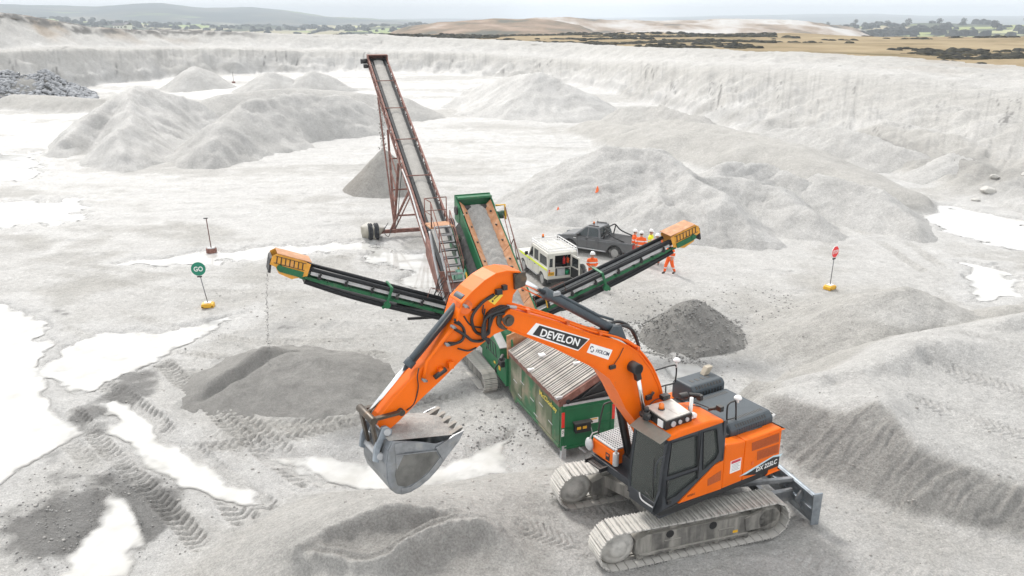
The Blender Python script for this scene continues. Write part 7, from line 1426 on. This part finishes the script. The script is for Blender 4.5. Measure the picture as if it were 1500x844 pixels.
# ---------------------------------------------------------------- people
def hivis(name, color, low):
    m = bpy.data.materials.new(name); m.use_nodes = True; nt = m.node_tree; N = nt.nodes; L = nt.links; b = N['Principled BSDF']; b.inputs['Roughness'].default_value = .75
    tc_ = N.new('ShaderNodeTexCoord'); sp = N.new('ShaderNodeSeparateXYZ'); L.new(tc_.outputs['Object'], sp.inputs[0])
    cr_ = N.new('ShaderNodeValToRGB'); cr_.color_ramp.interpolation = 'CONSTANT'; el = cr_.color_ramp.elements
    O = (*color, 1); S = (.72, .72, .70, 1); D = (*low, 1)
    st = [(0, D), (.10, D), (.15, S), (.18, D), (.42, O), (.505, S), (.535, O), (.62, S), (.65, O), (.9, O)]
    while len(el) < len(st): el.new(.5)
    for e, (p, c) in zip(el, st): e.position = p; e.color = c
    dv = N.new('ShaderNodeMath'); dv.operation = 'DIVIDE'; dv.inputs[1].default_value = 2.; L.new(sp.outputs['Z'], dv.inputs[0]); L.new(dv.outputs[0], cr_.inputs[0])
    nz_ = N.new('ShaderNodeTexNoise'); nz_.inputs['Scale'].default_value = 7; nz_.inputs['Detail'].default_value = 4; L.new(tc_.outputs['Object'], nz_.inputs['Vector'])
    bp_ = N.new('ShaderNodeBump'); bp_.inputs['Strength'].default_value = .6; bp_.inputs['Distance'].default_value = .03; L.new(nz_.outputs['Fac'], bp_.inputs['Height']); L.new(bp_.outputs[0], b.inputs['Normal'])
    L.new(cr_.outputs[0], b.inputs['Base Color']); return m
ORG = (.90, .13, .012); M_hvo = hivis('hivis_orange', ORG, ORG); M_hvy = hivis('hivis_yellow', (.80, .85, .02), ORG)
M_skin = pmat('skin', (.50, .28, .20), .55, var=.08); M_boot = pmat('boots', (.06, .045, .035), .8, dirt=.4); M_hat = pmat('helmet_white', (.80, .80, .79), .3, var=.03, coat=.3)
def person(label, loc, rz, mat, arms, legs=((-.11, 0), (.11, 0)), lean=0., head=(0, 0), h=1.0, hat=True):
    """arms: ((elbow),(hand)) for right then left, local, facing -Y; legs: foot offsets (x, y)"""
    V = []; E = []; Rd = []
    def v(p, r, par=None):
        V.append(Vector(p)); Rd.append(r if isinstance(r, tuple) else (r, r))
        if par is not None: E.append((par, len(V) - 1))
        return len(V) - 1
    pel = v((0, 0, .96), (.20, .15)); wa = v((0, -.01 + lean * .3, 1.12), (.20, .15), pel); ch = v((0, -lean * .6, 1.32), (.225, .15), wa); ne0 = v((0, -lean, 1.47), (.12, .09), ch); ne = v((0, -lean - .01, 1.54), .058, ne0)
    hx, hy = head; hd0 = v((hx * .5, -lean - .02 + hy * .5, 1.61), (.078, .09), ne); hd1 = v((hx, -lean - .03 + hy, 1.70), (.082, .098), hd0); v((hx, -lean - .03 + hy, 1.76), (.06, .07), hd1); v((hx * 1.1, -lean - .145 + hy * 1.1, 1.665), .016, hd0)
    hands = []
    for sg, (el_, ha) in zip((-1, 1), arms):
        sh = v((sg * .21, -lean * .9, 1.41), .088, ch); e_ = v(el_, .074, sh); w_ = v(Vector(el_).lerp(Vector(ha), .82), .045, e_); hnd = v(ha, (.034, .024), w_); hands.append((len(V), ha))
        d = (Vector(ha) - Vector(el_)).normalized(); side = Vector((0, 0, 1)).cross(d); side = side.normalized() if side.length > .1 else Vector((1, 0, 0))
        for k, (o_, ln) in enumerate(((-.03, .07), (-.01, .085), (.01, .08), (.03, .06))):
            f1 = v(Vector(ha) + side * o_ + d * .035, .010, hnd); v(Vector(ha) + side * o_ * 1.1 + d * (.03 + ln * .6) - Vector((0, 0, .02)), .009, f1)
        t1 = v(Vector(ha) - side * .045 * sg + d * .005, .012, hnd); v(Vector(ha) - side * .062 * sg + d * .04, .010, t1)
    for sg, (fx, fy) in zip((-1, 1), legs):
        hp = v((sg * .10, 0, .86), (.125, .125), pel); kn = v((sg * .10 + (fx - sg * .10) * .55, fy * .5 - .04, .50), .098, hp); an = v((fx, fy + .02, .12), .07, kn); v((fx, fy - .02, .055), (.06, .05), an); v((fx + .01 * sg, fy - .16, .045), (.05, .04), len(V) - 1)
    me = bpy.data.meshes.new('person'); me.from_pydata([p * h for p in V], E, []); o = bpy.data.objects.new('person', me); col.objects.link(o)
    sm = o.modifiers.new('skin', 'SKIN'); sm.use_smooth_shade = True
    for i, d in enumerate(me.skin_vertices[0].data): d.radius = (Rd[i][0] * h, Rd[i][1] * h); d.use_root = (i == 0)
    ss_ = o.modifiers.new('sub', 'SUBSURF'); ss_.levels = 2; ss_.render_levels = 2
    dg = bpy.context.evaluated_depsgraph_get(); nm = bpy.data.meshes.new_from_object(o.evaluated_get(dg)); o.modifiers.clear(); o.data = nm; nm.materials.clear()
    for m in (mat, M_skin, M_boot): nm.materials.append(m)
    for p in nm.polygons:
        c = p.center / h; p.use_smooth = True
        if c.z > 1.535 or any((c - Vector(V[i0 - 1])).length < .125 and c.z < 1.3 and (c - Vector(V[i0 - 2])).length > .035 for i0, ha in hands): p.material_index = 1
        elif c.z < .13: p.material_index = 2
    o.location = loc; o.rotation_euler = (0, 0, rz); o.scale = (.89, .89, .89); tag(o, label, 'person', 'workers in hi-vis clothing')
    hc = Vector((hx, -lean - .03 + hy, 1.735)) * h
    q = MB(); q.lathe(hc, (0, 0, 1), [(0, .128 * h), (.05 * h, .125 * h), (.10 * h, .095 * h), (.13 * h, .05 * h), (.138 * h, .005)], 20); q.lathe(hc + Vector((0, -.02, -.008)), (0, 0, 1), [(0, .150 * h), (.012, .148 * h)], 20); he = q.build('helmet', M_hat, o)
    MB().lathe(hc + Vector((-.032, -.098, -.065)), (0, -1, 0), [(0, .012), (.008, .01)], 8).lathe(hc + Vector((.032, -.098, -.065)), (0, -1, 0), [(0, .012), (.008, .01)], 8).build('eyes', M_bk, o)
    MB().tube([hc + Vector((-.028, -.096, -.15)), hc + Vector((0, -.105, -.152)), hc + Vector((.028, -.096, -.15))], .006, 5).build('mouth', pmat('lips', (.3, .1, .09), .5), o)
    q = MB()
    for sg in (-1, 1): q.lathe(hc + Vector((sg * .078, 0, -.09)), (sg, 0, 0), [(0, .03), (.015, .028), (.02, .01)], 8)
    q.build('ears', M_skin, o)
    q = MB(); q.lathe(hc + Vector((0, .03, -.085)), (0, 0, 1), [(0, .07 * h), (.05, .095 * h), (.085, .1 * h)], 14); q.build('hair', pmat('dark_hair', (.03, .02, .015), .7), o)
    q = MB(); q.lathe((0, -lean, 1.47 * h), (0, 0, 1), [(0, .12), (.05, .085), (.06, .075)], 14); q.build('collar', mat, o)
    return o
fold = (((-.26, .02, 1.17), (-.06, -.22, 1.06)), ((.26, .02, 1.17), (.05, -.23, 1.03)))
down = (((-.29, .04, 1.14), (-.27, -.08, .90)), ((.29, .04, 1.14), (.27, -.08, .90)))
hold = (((-.28, .0, 1.15), (-.12, -.27, 1.14)), ((.28, .0, 1.15), (.10, -.28, 1.16)))
def gl(x, y): return (x, y, gz_at(x, y))
person('worker in orange hi-vis with clasped hands standing alone behind the cream car', gl(3.73, 36.5), R(4), M_hvo, fold)
person('worker in orange hi-vis at the pickup tailgate, left of the pair', gl(6.28, 40.75), R(70), M_hvo, hold, head=(0, -.02))
person('worker in orange hi-vis with back turned, right of the pair at the tailgate', gl(6.56, 40.25), R(165), M_hvo, down)
person('worker in yellow hi-vis jacket half hidden behind an orange-clad colleague', gl(7.12, 40.75), R(60), M_hvy, hold, h=1.01)
person('worker in orange hi-vis looking down beside the yellow jacket', gl(7.33, 39.9), R(-15), M_hvo, hold, head=(-.01, -.05))
person('worker in orange hi-vis striding with head hidden behind the right conveyor head', gl(7.72, 38.45), R(-60), M_hvo, down, legs=((-.16, -.22), (.14, .25)))
# ---------------------------------------------------------------- signs and small things
M_sg = pmat('sign_green', (.0, .20, .12), .4, var=.03); M_sr = pmat('sign_red', (.75, .012, .015), .4, var=.03); M_pole = pmat('galvanised_pole', (.20, .20, .21), .5, .5)
def base_block(root, s=1.):
    MB().prism([(-.27, 0), (.27, 0), (.25, .17), (.13, .20), (-.13, .20), (-.25, .17)], -.19, .19, 'xz').build('base', M_yel, root, .03)
    MB().box(-.14, .14, -.12, .12, .201, .225).build('base_top', M_wht, root, .01)
    for x in (-.2, .2): MB().box(x - .04, x + .04, -.197, -.19, .04, .08).build('base_slot', M_bk, root)
gs = empty('go_sign', gl(-13.2, 33.55), R(8), 'round green GO sign on a leaning pole with yellow base', 'sign'); base_block(gs)
ln = Matrix.Rotation(R(-7), 3, 'Y'); tip = ln @ Vector((0, 0, 1.75))
MB().cyl((0, 0, .2), ln @ Vector((0, 0, 1.42)), .02, n=10).build('pole', M_pole, gs)
c = tip; MB().cyl(c + Vector((0, .0, 0)), c + Vector((0, -.02, 0)), .30, n=36).build('sign_face', M_sg, gs); MB().box(c.x - .09, c.x + .11, -.02, .03, 1.36, 1.42).build('bracket', M_bk, gs)
text('sign_lettering', 'GO', M_wht, gs, c + Vector((0, -.023, 0)), (1, 0, 0), (0, 0, 1), .22, .38, .003, .02)
stp = empty('stop_sign', gl(14.7, 36.0), R(38), 'red octagonal STOP sign on a pole with yellow base', 'sign'); base_block(stp)
ln = Matrix.Rotation(R(2), 3, 'Y'); tip = ln @ Vector((0, 0, 1.78)); MB().cyl((0, 0, .2), ln @ Vector((0, 0, 1.5)), .02, n=10).build('pole', M_pole, stp)
oc = [(.30 * math.cos(R(22.5 + 45 * k)) + tip.x, .30 * math.sin(R(22.5 + 45 * k)) + tip.z) for k in range(8)]; oc2 = [(tip.x + (a - tip.x) * .92, tip.z + (b - tip.z) * .92) for a, b in oc]
MB().prism(oc, -.02, 0, 'xz').build('sign_border', M_wht, stp); MB().prism(oc2, -.024, -.0205, 'xz').build('sign_face', M_sr, stp); text('sign_lettering', 'STOP', M_wht, stp, (tip.x, -.0265, tip.z), (1, 0, 0), (0, 0, 1), .17, .44, .002, .015); MB().box(tip.x - .09, tip.x + .09, -.02, .03, 1.42, 1.50).build('bracket', M_bk, stp)
ps = empty('marker_post', gl(-16.25, 42.7), 0, 'thin brown post standing in a squat rusty drum left of the conveyor', 'post')
MB().lathe((0, 0, -.02), (0, 0, 1), [(0, .26), (.05, .28), (.30, .28), (.34, .26), (.34, .2)], 18).build('drum', M_rst, ps); MB().lathe((0, 0, .30), (0, 0, 1), [(0, .25), (.06, .2)], 14).build('drum_fill', M_gry, ps)
MB().cyl((0, 0, .3), (-.08, 0, 1.95), .028, n=8).build('pole', pmat('brown_pole', (.13, .06, .05), .7), ps); MB().bar((-.22, 0, 1.95), (.0, 0, 1.97), .05).build('post_head', M_bk, ps)
jc = empty('jerrycan', (-3.95, 39.85, .0), R(20), 'red fuel can lying in the milky puddle by the conveyor', 'can'); MB().prism([(-.2, 0), (.2, 0), (.22, .1), (.18, .28), (-.12, .30), (-.22, .2)], -.1, .1, 'xz').build('can_body', M_red, jc, .03); MB().tube([(-.08, 0, .29), (-.06, 0, .36), (.1, 0, .36), (.12, 0, .28)], .02, 6).build('can_handle', M_red, jc); MB().cyl((.17, 0, .26), (.22, 0, .33), .03, n=8).build('can_cap', M_bk, jc)
M_cone = pmat('cone_orange', (.85, .16, .03), .5, var=.05)
for (x, y, lb) in ((2.85, 49.6, 'small orange marker cone on the heap behind the cream car, left one'), (5.35, 50.6, 'small orange marker cone higher on the heap behind the pickup')):
    ground_h = max(gz_at(x, y), 0); z_ = {2.85: .55, 5.35: 1.65}[x]
    cn = empty('marker_cone', (x, y, z_), 0, lb, 'cone'); MB().lathe((0, 0, 0), (0, 0, 1), [(0, .13), (.03, .12), (.34, .03), (.36, .02)], 14).build('cone_body', M_cone, cn); MB().box(-.15, .15, -.15, .15, -.04, .02).build('cone_base', M_cone, cn, .01)
fp = empty('survey_pole', gl(-54.2, 164), 0, 'thin dark pole far off before the quarry face', 'pole'); MB().cyl((0, 0, 0), (0, 0, 2.0), .04, n=8).build('pole', M_bk, fp); MB().lathe((0, 0, 0), (0, 0, 1), [(0, .35), (.3, .3)], 10).build('pole_base', M_rst, fp)
# ---------------------------------------------------------------- far trees and farm buildings
M_bark = pmat('bark', (.07, .06, .05), .9); M_leaf = land_mat('winter_crown', [(.35, (.035, .033, .03)), (.6, (.075, .065, .055))], .3)
def tree(label, x, y, z, hgt, seed, group):
    rr = random.Random(seed); t = empty('tree', (x, y, z - .6), 0, label, 'tree', group)
    q = MB(); q.cyl((0, 0, 0), (0, 0, hgt * .5), hgt * .035, hgt * .02, 8)
    for k in range(5): a = rr.uniform(0, 6.28); q.cyl((0, 0, hgt * rr.uniform(.25, .45)), (math.cos(a) * hgt * .25, math.sin(a) * hgt * .25, hgt * rr.uniform(.55, .75)), hgt * .015, hgt * .006, 6)
    q.build('trunk', M_bark, t)
    V = []; F = []
    for k in range(260):
        a = rr.uniform(0, 6.28); zz = rr.uniform(-1, 1); rad_ = rr.random() ** .4; w = math.sqrt(1 - zz * zz) * rad_
        c = Vector((math.cos(a) * w * hgt * .42, math.sin(a) * w * hgt * .42, hgt * (.62 + .36 * zz * rad_))); s = hgt * rr.uniform(.03, .075)
        d1 = Vector((rr.gauss(0, 1), rr.gauss(0, 1), rr.gauss(0, 1))).normalized() * s; d2 = Vector((rr.gauss(0, 1), rr.gauss(0, 1), rr.gauss(0, 1))).normalized() * s
        o = len(V); V += [c - d1, c + d2, c + d1, c - d2]; F.append((o, o + 1, o + 2, o + 3))
    MB().add(V, F).build('crown', M_leaf, t); return t
TG = 'winter trees on the far skyline at the right'; rt = random.Random(3)
FARMC = [(10, .012), (16.8, .0125), (21.6, .0085), (25.4, .0072), (30.7, .0055), (40, .004), (55, .004)]
ORD = 'first second third fourth fifth sixth seventh eighth ninth tenth eleventh twelfth thirteenth fourteenth fifteenth sixteenth'.split()
for i in range(10):
    a = 17.4 + i * 1.5 + rt.uniform(-.25, .25); r_ = rt.uniform(1250, 1640); f = (r_ - 700) / 1000.
    zc = CAMH - 1700 * float(curve(FARMC, np.array([a]))[0]); z = (-22 * .38 + zc * .62) + (zc - (-22 * .38 + zc * .62)) * max(0, (f - .5) / .5)
    tree('leafless tree on the far right skyline, %s from the left' % ORD[i], r_ * math.sin(R(a)), r_ * math.cos(R(a)), z + 3, rt.uniform(8, 14), 50 + i, TG)
M_wal = pmat('white_render', (.75, .74, .70), .8); M_rof = pmat('slate', (.10, .10, .11), .7)
def house(label, a, r_, tz, w, d_, h_, rz):
    x, y = r_ * math.sin(R(a)), r_ * math.cos(R(a)); o = empty('farm_building', (x, y, CAMH - r_ * tz), rz, label, 'building', 'white farm buildings')
    MB().box(-w / 2, w / 2, -d_ / 2, d_ / 2, -6, h_).build('wall', M_wal, o); MB().prism([(-d_ / 2 - .3, h_), (d_ / 2 + .3, h_), (0, h_ + d_ * .35)], -w / 2 - .2, w / 2 + .2, 'yz').build('roof', M_rof, o)
    for k in range(3): MB().box(-w * .35 + k * w * .3, -w * .35 + k * w * .3 + 1, -d_ / 2 - .06, -d_ / 2 + .02, h_ * .4, h_ * .75).build('window', M_bk, o)
house('left of two white farm buildings beyond the quarry rim', -24.6, 900, .0118, 9, 6, 3.4, R(20)); house('right of two white farm buildings beyond the quarry rim', -24.1, 905, .0120, 6, 6, 4.4, R(-30))
# woods and hedges seen as one mass on the far slopes
M_wood = land_mat('far_wood', [(.35, (.016, .018, .016)), (.6, (.035, .035, .028))], .05)
P = []; nr = np.random.default_rng(9)
def wood_z(C, rf, r1, zf, a, r_):
    zc = CAMH - r1 * float(curve(C, np.array([a]))[0]); zm = zc * .62 + zf * .38; rm = .5 * (rf + r1)
    return float(np.interp(r_, [rf, rm, r1], [zf, zm, zc]))
LHC = [(-56, -.002), (-33.9, -.0006), (-30.7, -.001), (-25.4, .0035), (-19.7, .0085), (-13.4, .0100), (-8.6, .0082), (-4, .008), (0, .012)]
for C, rf, r1, zf, a0, a1, n in ((FARMC, 700, 1700, -22, 15, 40, 9000), (LHC, 700, 2000, -25, -40, -3, 16000)):
    aa_ = nr.uniform(a0, a1, n); rr_ = nr.uniform(rf + 250, r1 - 5, n)
    nn = fbm(rr_ * np.sin(np.radians(aa_)) / 130., rr_ * np.cos(np.radians(aa_)) / 90., 4, 511); hd = np.abs(perlin(rr_ * np.sin(np.radians(aa_)) / 110., rr_ * np.cos(np.radians(aa_)) / 110., 512))
    for i in np.where((nn > (.34 if C is FARMC else .60)) | (hd < .012))[0][:2600]:
        s_ = nr.uniform(4, 9); P.append((rr_[i] * math.sin(R(aa_[i])), rr_[i] * math.cos(R(aa_[i])), wood_z(C, rf, r1, zf, aa_[i], rr_[i]) + 1.5, s_, s_, s_ * nr.uniform(.5, .9), nr.uniform(0, 6)))
scatter('far_woods', M_wood, P)
# ---------------------------------------------------------------- air
hz = MB().box(-7900, 7900, -60, 8100, -60, 96).build('haze', pmat('unused_haze', (.8, .8, .8)), None)
hm = bpy.data.materials.new('haze_air'); hm.use_nodes = True; hn = hm.node_tree; hn.nodes.clear(); ho_ = hn.nodes.new('ShaderNodeOutputMaterial'); pv = hn.nodes.new('ShaderNodeVolumePrincipled')
pv.inputs['Color'].default_value = (.84, .925, 1., 1); pv.inputs['Density'].default_value = .00033; pv.inputs['Density Attribute'].default_value = ''; pv.inputs['Anisotropy'].default_value = 0.
hn.links.new(pv.outputs[0], ho_.inputs['Volume']); hz.data.materials.clear(); hz.data.materials.append(hm); tag(hz, kind='stuff')

# separate pieces that were modelled together become parts of their own; specks stay joined
for o in list(bpy.data.objects):
    if o.name.split('.')[0] in ('side_wear_plate', 'side_cutter', 'grille_slats', 'stand_leg', 'blade_rib', 'blade_arm', 'control_label', 'door_gap', 'ears', 'eyes', 'hopper_rail', 'pipe_clamp', 'pipe_fitting', 'frame_hole', 'work_lamp', 'yellow_stay', 'damper_bracket', 'back_slots', 'yellow_mark', 'chain', 'hydraulic_pipe', 'hose', 'stay_cable', 'rubber_lip', 'skirt', 'conveyor_side', 'bucket_pin', 'guard_rail', 'handrail', 'roof_cables', 'cylinder_pin', 'gear_unit', 'camera_cluster', 'deck_fittings', 'rear_camera') and o.type == 'MESH':
        bm = bmesh.new(); bm.from_mesh(o.data); seen = set(); isl = []
        for v in bm.verts:
            if v in seen: continue
            st = [v]; comp = []; seen.add(v)
            while st:
                w = st.pop(); comp.append(w.index)
                for e_ in w.link_edges:
                    x = e_.other_vert(w)
                    if x not in seen: seen.add(x); st.append(x)
            isl.append(set(comp))
        bm.free()
        if len(isl) < 2: continue
        src = o.data
        for k, comp in enumerate(isl):
            b2 = bmesh.new(); b2.from_mesh(src); b2.verts.ensure_lookup_table(); bmesh.ops.delete(b2, geom=[v for v in b2.verts if v.index not in comp], context='VERTS')
            nm = bpy.data.meshes.new(o.name.split('.')[0]); b2.to_mesh(nm); b2.free()
            for m in src.materials: nm.materials.append(m)
            if k == 0: o.data = nm
            else: n_o = o.copy(); n_o.data = nm; col.objects.link(n_o)
    elif o.name.split('.')[0] in ('vent_slots', 'grip_studs', 'hood_ribs', 'skirt_bolts', 'louvre', 'notice_lines', 'guard_mesh'): o['kind'] = 'stuff'
